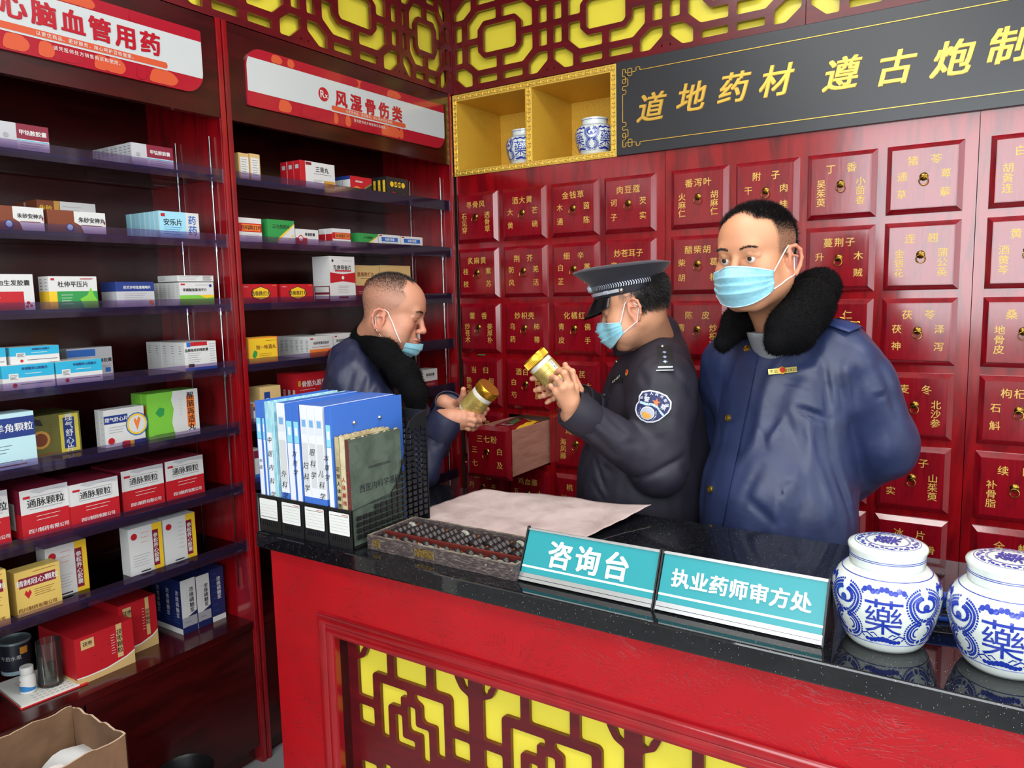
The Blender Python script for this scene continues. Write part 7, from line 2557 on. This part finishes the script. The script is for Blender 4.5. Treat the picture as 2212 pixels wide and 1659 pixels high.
    for dz in (-.003, 0, .003):
        b.tube([cw(-.005 + .1085 * math.cos(a), .0915 * math.sin(a), .060 + dz + .014 * math.cos(a)) for a in np.linspace(-1.45, 1.45, 30)], .0019, mat('silver_braid', (196, 200, 210), .4, .4), 6)
    b.tube([cw(-.005 + .110 * math.cos(a), .093 * math.sin(a), .060 + .014 * math.cos(a)) for a in np.linspace(1.0, 1.12, 4)], .006, M_SILV, 8)
    b.build('chin_cord', co, smooth=True)
    for s_ in (-1, 1):
        b = MB(); b.ball(cw(-.005 + .108 * math.cos(s_ * 1.5), .093 * math.sin(s_ * 1.5), .060), .0075, mat('steel_button', (170, 170, 165), .25, .9), 8); b.build('cap_button', co, smooth=True)
    b = MB()
    p = cw(.108, 0, .096)
    for k, rr in enumerate((.013, .009, .005)):
        b.ball(p + (H.M @ Vector((.005 * k - .006, 0, 0))), rr, (M_SILV, mat('navy_enamel', (30, 40, 90), .25), mat('red_enamel', (196, 40, 36), .2))[k], 8)
    b.build('cap_badge', co, smooth=True)
    # shoulder board
    cp = coat
    def board(u, v):
        return 1424 + 36 * v + 6 * u * 0 + (1428 - 1424) * u, 748 + 52 * u - (0 if .1 < v < .9 else 0)
    patch(cp, lambda u, v: (1419 + 6 * u + 31 * v, 748 + 55 * u + 1.5 * v), 8, 6, mat('black_shoulder_board', (14, 14, 18), .6), 'shoulder_board', root, org, .004)
    for i, yy in enumerate((764, 774, 784)):
        p, nn = onto(cp, 1435 + i * .8, yy)
        p = p + nn * .0052 - org
        u_ = (rtv - nn * rtv.dot(nn)).normalized(); v_ = nn.cross(u_)
        b = MB()
        for k in range(4):
            a = k * math.pi / 2
            for sgn in (-1, 1):
                b.add([p + (u_ * math.cos(a + t_) + v_ * math.sin(a + t_)) * rr for t_, rr in ((0, .0075), (.5 * sgn, .0042), (0, .001))], [(0, 1, 2)], mat('silver_blue_star', (176, 186, 220), .3, .5))
        b.lathe([(.005, 0), (.0045, .0012), (1e-5, .002)], MATS['silver_blue_star'], 10, Matrix(((u_.x, v_.x, nn.x, p.x), (u_.y, v_.y, nn.y, p.y), (u_.z, v_.z, nn.z, p.z), (0, 0, 0, 1))))
        b.build('rank_star', root)
    patch(cp, lambda u, v: (1422 + 30 * u, 794 + 3.5 * v - 1 * u), 6, 2, M_SILV, 'rank_bar', root, org, .006)
    patch(cp, lambda u, v: (1418 + 36 * u, 801 + 2 * v - 1 * u), 6, 2, M_SILV, 'rank_bar', root, org, .005)
    button(cp, 1431, 751, root, org, .0055, mat('steel_button', (170, 170, 165), .25, .9), .005)
    button(cp, 1332, 781, root, org, .005, MATS['steel_button']); button(cp, 1305, 853, root, org, .005, MATS['steel_button']); button(cp, 1216, 914, root, org, .0055, MATS['steel_button'])
    # number tag and red badge on the chest
    patch(cp, lambda u, v: (1322 + 24 * u, 827 - 11 * v - 1 * u + 0), 4, 3, mat('black_name_patch', (16, 16, 18), .6), 'number_patch', root, org, .003)
    prt = pin(cp, 1334, 820, .0045); nn = onto(cp, 1334, 820)[1]
    u_ = (rtv - nn * rtv.dot(nn)).normalized(); v_ = nn.cross(u_)
    b = MB(); b.text('03407', prt - org, u_, v_, .012, M_WHITE, n=.001, bold=.02, shear=.2); b.build('lettering', root)
    b = MB(); c_ = pin(cp, 1356, 806, .004) - org
    b.poly(c_, u_, v_, [(-.004, -.010), (.004, -.008), (.009, 0), (.006, .008), (.001, .013), (-.004, .006), (-.007, 0)], mat('gold_pin', (214, 150, 60), .3, .6), .0)
    b.poly(c_, u_, v_, [(-.002, -.002), (.006, .0), (.004, .007), (.0, .010), (-.003, .005)], mat('red_enamel', (196, 40, 36), .2), .001)
    b.build('pin_badge', root)
    # sleeve badge
    def bw(x, y, lift):                         # badge plane: x,y in units of the badge (width 1), tilted
        ca, sa = math.cos(math.radians(12)), math.sin(math.radians(12))
        px = 1411 + (x * ca - y * sa * -1) * 74 * .98; py = 876 - (y * ca - x * sa) * 74
        return pin(cp, px, py, lift) - org
    def bw2(x, y, lift):
        ca, sa = math.cos(math.radians(14)), math.sin(math.radians(14))
        px = 1411 + (x * ca + y * sa) * 76; py = 879 + (x * sa - y * ca) * 76
        return pin(cp, px, py, lift) - org
    out = []
    key = [(-.40, .36), (-.20, .45), (.05, .46), (.30, .41), (.47, .26), (.50, .08), (.46, -.06), (.36, -.20), (.25, -.34), (.10, -.43), (-.06, -.47), (-.24, -.44), (-.38, -.34), (-.46, -.20), (-.47, -.05), (-.42, .06), (-.45, .20)]
    def shape(s_):
        return [(x * s_, y * s_) for x, y in key]
    def fan(pts, m, lift, nm, rad=5):
        b = MB()
        rings_ = []
        for j in range(rad + 1):
            for x, y in pts:
                rings_.append(bw2(x * j / rad if j else 0.0001 * x, y * j / rad if j else 0.0001 * y, lift))
        k = len(pts)
        b.add(rings_, [(j * k + i, (j + 1) * k + i, (j + 1) * k + (i + 1) % k, j * k + (i + 1) % k) for j in range(rad) for i in range(k)], m)
        return b.build(nm, root, smooth=False)
    bd = fan(shape(1.0), mat('badge_white', (222, 226, 232), .6), .0030, 'sleeve_badge'); bd['label'] = 'blue shield badge lettered 警察 with star and wall'
    M_BDN = mat('badge_navy', (34, 42, 92), .6)
    b = MB()
    def fill(b, pts, m, lift, rad=4, c=(0, 0)):
        k = len(pts)
        vs_ = [bw2(c[0] + (x - c[0]) * max(j, .001) / rad, c[1] + (y - c[1]) * max(j, .001) / rad, lift) for j in range(rad + 1) for x, y in pts]
        b.add(vs_, [(j * k + i, (j + 1) * k + i, (j + 1) * k + (i + 1) % k, j * k + (i + 1) % k) for j in range(rad) for i in range(k)], m)
    fill(b, shape(.91), M_BDN, .0042)
    fill(b, [(.06 + (.125 if i % 2 == 0 else .05) * math.cos(math.pi / 2 + i * math.pi / 5), .14 + (.125 if i % 2 == 0 else .05) * math.sin(math.pi / 2 + i * math.pi / 5)) for i in range(10)], mat('badge_orange', (226, 116, 60), .6), .0054, 2, (.06, .14))
    c_ = (-.10, -.20)
    circ = lambda r_: [(c_[0] + r_ * math.cos(t_ * .3927) * 1.05, c_[1] + r_ * math.sin(t_ * .3927)) for t_ in range(16)]
    fill(b, circ(.185), MATS['badge_white'], .0052, 3, c_); fill(b, circ(.165), mat('badge_grey', (176, 182, 196), .6), .0060, 3, c_)
    fill(b, [(c_[0] - .15, c_[1] - .02), (c_[0] - .05, c_[1] + .03), (c_[0] + .02, c_[1] - .01), (c_[0] + .08, c_[1] + .01), (c_[0] + .13, c_[1] - .08), (c_[0] + .05, c_[1] - .15), (c_[0] - .08, c_[1] - .14)], mat('badge_gold', (226, 160, 70), .6), .0068, 2, (c_[0], c_[1] - .06))
    for i in range(10):
        for s_ in (-1, 1):
            a = -math.pi / 2 + s_ * (.25 + i * .19)
            p1 = (c_[0] + .235 * math.cos(a), c_[1] + .225 * math.sin(a))
            fill(b, [(p1[0] + .030 * math.cos(a + s_ * .9), p1[1] + .030 * math.sin(a + s_ * .9)), (p1[0] - .008, p1[1] + .008), (p1[0] - .03 * math.cos(a + s_ * .2), p1[1] - .03 * math.sin(a + s_ * .2)), (p1[0] + .008, p1[1] - .008)], MATS['badge_white'], .0054, 1, p1)
    rib = [(-.36, .05), (-.20, .03), (-.02, .06), (.12, .02), (.24, -.09), (.34, -.16)]
    for (x0_, y0_), (x1_, y1_) in zip(rib, rib[1:]):
        fill(b, [(x0_, y0_ - .035), (x1_, y1_ - .035), (x1_, y1_ + .035), (x0_, y0_ + .035)], mat('badge_pale_blue', (176, 206, 236), .6), .0064, 1, ((x0_ + x1_) / 2, (y0_ + y1_) / 2))
    fo = b.build('badge_emblem', bd)
    b = MB()
    def bt(ch, x, y, sz, ang, m):
        gv, gf, cx, cy = glyph(ch)
        ca, sa = math.cos(ang), math.sin(ang)
        for dx, dy in ((0, 0), (.035, .02)):
            b.add([bw2(x + ((gx - cx + dx) * ca - (gy - cy + dy) * sa) * sz, y + ((gx - cx + dx) * sa + (gy - cy + dy) * ca) * sz, .0075) for gx, gy in gv], gf, m)
    for i, ch in enumerate('中华人民共和国'):
        a = math.radians(152 - i * 22)
        bt(ch, .0 + .375 * math.cos(a) * (1.02), .0 + .375 * math.sin(a) * .98 + .005, .095, a - math.pi / 2, MATS['badge_white'])
    bt('警', -.20, .17, .16, .1, MATS['badge_white']); bt('察', .28, .06, .16, -.25, MATS['badge_white'])
    for i, ch in enumerate('POLICE'):
        bt(ch, -.12 + i * .062, .045 - .0016 * (i - 2) ** 3 * .8 - .010 * i, .05, -.12 * i + .15, M_BDN)
    b.build('badge_lettering', bd)
    legs_and_shoes(root, org, hip, ty)
    return root


# ---------------------------------------------------------------- third man: right, blue coat with black fur collar
def person_right():
    rtv, fwv = RM.col[0], RM.col[2]
    head_c = at(1634, 556, 1.98)
    yl = math.atan2(-fwv.y, -fwv.x)          # facing the camera
    yl_l = math.atan2(-rtv.y, -rtv.x)        # facing picture left
    H = Head(head_c, yl - math.radians(47), math.radians(4), math.radians(2), 1.105)
    org = Vector((head_c.x + .05, head_c.y + .10, 0))
    skull = H.skull(1.10, 'open')
    body = list(skull)
    ty = yl - math.radians(43)
    T = Matrix.Rotation(ty, 3, 'Z')
    tc = at(1690, 900, 2.15); tc = Vector((tc.x, tc.y, 0))
    tw = lambda x, y, z: tc + T @ Vector((x, y, 0)) + Z * z
    body += [Cap(H.w(-.028, 0, -.05), tw(-.02, 0, 1.42), .066, .068, .05), Ell(tw(-.01, 0, 1.20), (.10, .14, .20), T, .06), Ell(tw(.01, 0, .97), (.12, .14, .14), T, .06)]
    sL, sR = at(1836, 782, 2.06), tw(-.03, -.17, 1.37)
    eL = at(1903, 960, 2.10); wL = tw(-.21, .04, .93)
    eR = tw(-.12, -.22, 1.10); wR = tw(-.22, -.06, .95)
    hands = []
    for s_, e_, w_, q in ((sL, eL, wL, 1), (sR, eR, wR, -1)):
        body += [Cap(s_, e_, .044, .038, .02), Cap(e_, w_, .036, .028, .02)]
        hh, _ = hand(w_, (w_ - e_).normalized(), T @ Vector((-1, 0, 0)), q, [(.3, .4, .3)] * 4, 1.0, .05, (.7, .4), .2)
        body += hh
    for q in (-1, 1):
        a = tw(0, q * .09, .90); k = tw(.02, q * .10, .50); f = tw(0, q * .11, .10)
        body += [Cap(a, k, .08, .058, .04), Cap(k, f, .052, .04, .02), Ell(tw(.04, q * .11, .045), (.10, .035, .03), T, .03)]
    hx, hy, hz = head_c
    xs = axis(tc.x - .40, tc.x + .42, .015, [(hx - .14, hx + .14, .0024), (wL.x - .1, wL.x + .1, .0055)])
    ys = axis(tc.y - .40, tc.y + .42, .015, [(hy - .14, hy + .14, .0024), (wL.y - .1, wL.y + .1, .0055)])
    zs = axis(.005, hz + .18, .018, [(hz - .14, hz + .15, .0024), (.85, 1.0, .0055)])
    P, Q = mesh_sdf(body, xs, ys, zs)
    def hairm(q):
        x, y, z = q[:, 0], np.abs(q[:, 1]), q[:, 2]
        front = .066 - .5 * np.maximum(0, z - .095) - 1.0 * np.maximum(0, y - .040) - .9 * np.maximum(0, .085 - z) * (y > .03)
        low = np.where(x > -.030, -.004 + .0 * x, -.050)
        side = np.clip((.040 - .25 * np.maximum(0, .03 - z) - x) / .012, 0, 1) * (y > .045)
        top = np.clip((front - x) / .010, 0, 1) * np.clip((z - .072) / .008, 0, 1)
        return np.clip(np.maximum(side * np.clip((z - low) / .012, 0, 1), np.maximum(top, np.clip((-.02 - x) / .02, 0, 1) * np.clip((z - low) / .02, 0, 1))), 0, 1) * (y < .083)
    fade = lambda q: np.clip((q[:, 2] - .045) / .035, 0, 1) + np.clip((-q[:, 0] - .055) / .02, 0, 1) * np.clip((q[:, 2] + .03) / .03, 0, 1)
    col = H.tone(P, (204, 144, 108), .1, lambda q: hairm(q) * (.55 + .45 * np.clip(fade(q), 0, 1)), (40, 34, 34))
    ql = H.local(P)
    root = np_mesh('person', P, Q, M_SKIN, colour=col, origin=org)
    root.location = org
    tag(root, 'man in a blue winter coat with black fur collar and mask, looking left', 'person')
    N = normals(P, Q)
    hair_strands(root, org, H, P, N, 1, lambda q: hairm(q) * (.25 + np.clip(fade(q), 0, 1)), lambda q: .003 + .012 * np.clip(fade(q), 0, 1), 'hair', M_HAIR, .0010, (.55, 0, .05), .75, 19000, 8)
    eyes(H, root, org, (1, -.02, -.02))
    for q in (-1, 1):
        brow(H, skull, root, org, q, 300, 7, .008, .0010); lash(H, root, org, q, .0056, .0013)
    face_mask(H, skull, root, org, top=-.009, bottom=-.122, half=1.0)
    # mole
    # coat
    coat = [Ell(tw(-.02, 0, 1.20), (.165, .195, .27), T, .05), Ell(tw(.02, 0, .96), (.185, .21, .24), T, .08), Cap(tw(-.03, -.12, 1.40), tw(-.03, .12, 1.40), .082, .082, .06), Cap(tw(.02, 0, 1.0), tw(.02, 0, .72), .19, .205, .06)]
    for s_, e_, w_ in ((sL, eL, wL), (sR, eR, wR)):
        q1 = s_.lerp(e_, .30)
        coat += [Cap(s_ - Z * .012, q1, .088, .096, .055), Cap(q1, e_, .096, .094, .010), Cap(e_, w_ + (e_ - w_).normalized() * .03, .090, .062, .03)]
    cz = pcre(coat, [(1786, 835, 1798, 985, .012, .010), (1725, 883, 1792, 908, .015, .009), (1798, 985, 1842, 1130, .012, .010), (1826, 790, 1838, 905, -.009, .012), (1850, 800, 1856, 880, .007, .010), (1838, 905, 1868, 1005, .009, .009), (1868, 1005, 1850, 1090, .009, .009),
                     (1880, 1020, 1905, 1110, .007, .012), (1700, 900, 1722, 972, .008, .008), (1642, 930, 1654, 968, .008, .008), (1655, 955, 1690, 905, -.007, .010), (1700, 800, 1776, 792, -.005, .014), (1612, 1075, 1672, 1135, .007, .012), (1850, 690, 1832, 800, -.007, .014),
                     (1775, 770, 1790, 840, .008, .010), (1790, 800, 1812, 880, -.006, .010), (1640, 1010, 1600, 1100, .006, .014), (1732, 985, 1745, 1100, .006, .014), (1560, 800, 1545, 930, .005, .010), (1770, 1000, 1800, 1120, -.008, .014), (1900, 780, 1940, 900, .006, .014), (1745, 900, 1760, 1000, -.008, .014),
                     (1684, 1042, 1692, 1150, .005, .0045), (1724, 1034, 1732, 1150, .005, .0045), (1684, 1042, 1724, 1034, .005, .0045), (1620, 813, 1748, 838, .0035, .0045), (1620, 830, 1745, 856, .003, .004), (1888, 846, 1914, 838, -.005, .005), (1892, 862, 1918, 853, .006, .0045)])
    lo = (tc.x - .47, tc.y - .47, .70); hi = (tc.x + .52, tc.y + .47, 1.56)
    P, Q = mesh_sdf(coat + [Cut((0, 0, .74), (0, 0, -1))], axis(lo[0], hi[0], .0065, []), axis(lo[1], hi[1], .0065, []), axis(lo[2], hi[2], .0065, []), both(cz, wrinkles(.0065, 27, 41)))
    np_mesh('coat', P, Q, M_NAVY, root, origin=org, label='blue winter coat')
    # fur collar: left wing (picture right) broad, right wing greyish
    fc = [Cap(at(1772, 622, 2.10), at(1748, 655, 1.98), .048, .056, .03), Cap(at(1748, 655, 1.98), at(1706, 712, 1.92), .058, .056, .03), Cap(at(1706, 712, 1.92), at(1678, 742, 1.90), .052, .030, .03), Cap(at(1768, 668, 2.02), at(1722, 728, 1.94), .036, .036, .03),
          Cap(at(1772, 622, 2.10), at(1755, 622, 2.22), .048, .045, .03), Cap(at(1755, 622, 2.22), at(1655, 668, 2.24), .045, .04, .03), Cap(at(1655, 668, 2.24), at(1595, 695, 2.12), .04, .038, .03), Cap(at(1595, 695, 2.12), at(1562, 742, 2.03), .040, .024, .03)]
    fur(root, org, fc, (head_c.x - .26, head_c.y - .22, 1.30), (head_c.x + .30, head_c.y + .34, 1.66), h=.0065, label='black plush collar', n=22000, ln=.011)
    # inner shirt and inner collar
    b = MB()
    Ls = [Cap(H.w(-.02, 0, -.10), tw(-.025, 0, 1.36), .070, .072, .03)]
    P, Q = mesh_sdf(Ls + [Cut(at(1640, 722, 1.98), (0, 0, 1))], axis(tc.x - .2, tc.x + .2, .008, []), axis(tc.y - .25, tc.y + .2, .008, []), axis(1.25, 1.55, .008, []))
    np_mesh('undershirt', P, Q, mat('grey_undershirt', (150, 152, 158), .85), root, origin=org)
    cp = coat
    for px, py in ((1615, 753), (1574, 903), (1536, 1057)):
        button(cp, px, py, root, org, .0105, M_BTN, .003)
    # front placket
    patch(cp, lambda u, v: ((1605 + 38 * (1 - v)) * (1 - u) + (1522 + 36 * (1 - v)) * u, 745 * (1 - u) + 1150 * u), 18, 3, M_NAVY, 'placket', root, org, .0022)
    # shoulder strap with badges
    quad = [(1792, 656), (1768, 700), (1832, 722), (1872, 706)]
    sp = lambda u, v: (quad[0][0] * (1 - u) * (1 - v) + quad[3][0] * u * (1 - v) + quad[2][0] * u * v + quad[1][0] * (1 - u) * v, quad[0][1] * (1 - u) * (1 - v) + quad[3][1] * u * (1 - v) + quad[2][1] * u * v + quad[1][1] * (1 - u) * v)
    o = patch(cp, sp, 10, 6, mat('navy_strap', (34, 50, 100), .5), 'shoulder_strap', root, org, .006)
    sm = o.modifiers.new('thickness', 'SOLIDIFY'); sm.thickness = .003
    button(cp, 1787, 667, root, org, .0085, M_BTN, .009)
    b = MB(); p, nn = onto(cp, 1819, 686); c_ = p + nn * .0105 - org
    u_ = (rtv - nn * rtv.dot(nn)).normalized(); v_ = nn.cross(u_)
    hexp = [(-.013, .0), (-.010, .009), (0, .012), (.010, .009), (.013, 0), (.009, -.008), (0, -.013), (-.009, -.008)]
    b.prism(c_, u_, v_, [(x * 1.15, y * 1.15) for x, y in hexp], .0015, M_BTN); b.prism(c_ + nn * .001, u_, v_, hexp, .002, mat('red_enamel', (196, 40, 36), .2))
    b.build('emblem', root)
    b = MB(); p = pin(cp, 1843, 703, .010) - org
    b.prism(p, u_, v_, [(-.016, -.006), (.0, -.004), (.014, .006), (.016, .004), (.002, -.008), (-.016, -.009)], .002, M_BTN); b.prism(p, u_, v_, [(.006, 0), (.012, -.002), (.016, .012), (.010, .014)], .003, M_BTN)
    b.build('emblem', root)
    # chest name bar
    p, nn = onto(cp, 1691, 802)
    c_ = p + nn * .003 - org; u_ = (rtv - nn * rtv.dot(nn)).normalized(); v_ = nn.cross(u_); u_ = (u_ - v_ * .06).normalized()
    b = MB(); b.prism(c_, u_, v_, [(-.036, -.0075), (.036, -.0075), (.036, .0075), (-.036, .0075)], .002, mat('pale_gold_bar', (216, 200, 110), .3, .4)); o = b.build('name_bar', root)
    b = MB(); b.text('市监', c_ - u_ * .022, u_, v_, .011, M_INK, n=.0025); b.text('52825', c_ + u_ * .022, u_, v_, .010, M_INK, n=.0025); b.build('lettering', o)
    b = MB(); b.prism(c_ + nn * .002, u_, v_, [(math.cos(t_ * .785) * .010, math.sin(t_ * .785) * .011) for t_ in range(8)], .002, M_BTN); b.prism(c_ + nn * .003, u_, v_, [(math.cos(t_ * .785) * .007, math.sin(t_ * .785) * .008 + .001) for t_ in range(8)], .002, MATS['red_enamel']); b.build('emblem', o)
    legs_and_shoes(root, org, tw(0, 0, .92), ty)
    return root


def gold_jar(c0, c1, d, label, roll=0.0, tag_text=True):
    """plastic jar with gold screw lid and gold paper label; axis from c0 (base, px) to c1 (lid top, px) at distance d"""
    a = at(c0[0], c0[1], d[0]); b_ = at(c1[0], c1[1], d[1])
    ax = (b_ - a).normalized(); L = (b_ - a).length
    fw_ = -RM.col[2]
    u = (fw_ - ax * fw_.dot(ax)).normalized(); v = ax.cross(u)
    root = empty('gold_jar', a); tag(root, label, 'jar')
    root.matrix_world = Matrix(((u.x, v.x, ax.x, a.x), (u.y, v.y, ax.y, a.y), (u.z, v.z, ax.z, a.z), (0, 0, 0, 1)))
    R_ = .0355
    s_ = L / .125
    b = MB()
    b.lathe([(R_ * .92, 0), (R_ * .99, .003), (R_, .008), (R_, .088 * s_), (R_ * .97, .093 * s_), (R_ * .88, .096 * s_)], mat('milky_plastic', (206, 200, 186), .25, coat=.3), 40)
    b.build('body', root, smooth=True, angle=60)
    b = MB()
    n = 40
    prof = [(R_ * 1.02, .096 * s_), (R_ * 1.05, .098 * s_), (R_ * 1.05, .122 * s_), (R_ * 1.0, .125 * s_), (.001, .125 * s_)]
    b.lathe(prof, mat('gold_screw_lid', (206, 152, 44), .25, .85), n)
    for i in range(60):
        t = i * math.pi / 30
        b.tube([(R_ * 1.05 * math.cos(t), R_ * 1.05 * math.sin(t), .099 * s_), (R_ * 1.05 * math.cos(t), R_ * 1.05 * math.sin(t), .120 * s_)], .0006, MATS['gold_screw_lid'], 4)
    b.build('lid', root, smooth=True, angle=50)
    b = MB()
    cyl = lambda t, z, r=.0006: Vector(((R_ + r) * math.cos(t), (R_ + r) * math.sin(t), z * s_))
    b.grid(lambda p, q: cyl(-2.2 + roll + 4.0 * p, .012 + .068 * q), 40, 3, mat('gold_paper_label', (196, 168, 86), .32, .55, col2=(222, 198, 120), scale=30))
    b.build('label', root, smooth=True)
    b = MB()
    wp = lambda x, y, nn: cyl(roll + x / R_, .046 + y / s_, .0012)
    for k in range(9):
        zz = .060 - k * .0048
        b.grid(lambda p, q: cyl(roll - .55 + 1.0 * p * (1 - .25 * (k % 3)), zz + .0009 * q, .0010), 8, 1, M_INK)
    if tag_text:
        b.grid(lambda p, q: cyl(roll + .70 + .42 * p, .028 + .048 * q, .0010), 6, 2, M_WHITE)
        for i, ch in enumerate('三七粉'):
            gv, gf, cx, cy = glyph(ch)
            b.add([cyl(roll + .91 + (gy - cy) * -.012 / R_ * -1 * -1, .066 - i * .014 + (gx - cx) * -.0, .0016) if False else cyl(roll + .91 + (gx - cx) * .012 / R_, .068 - i * .015 + (gy - cy) * .012, .0016) for gx, gy in gv], gf, M_INK)
    b.build('lettering', root)
    return root


person_left()
person_middle()
person_right()
gold_jar((1010, 890), (1058, 836), (2.40, 2.36), 'gold lidded jar held by the man at the left in the fur collared coat', .3, False)
gold_jar((1208, 830), (1151, 768), (2.15, 2.15), 'gold lidded jar with white tag held up by the police officer', -.2)
bpy.data.objects.remove(_fo)
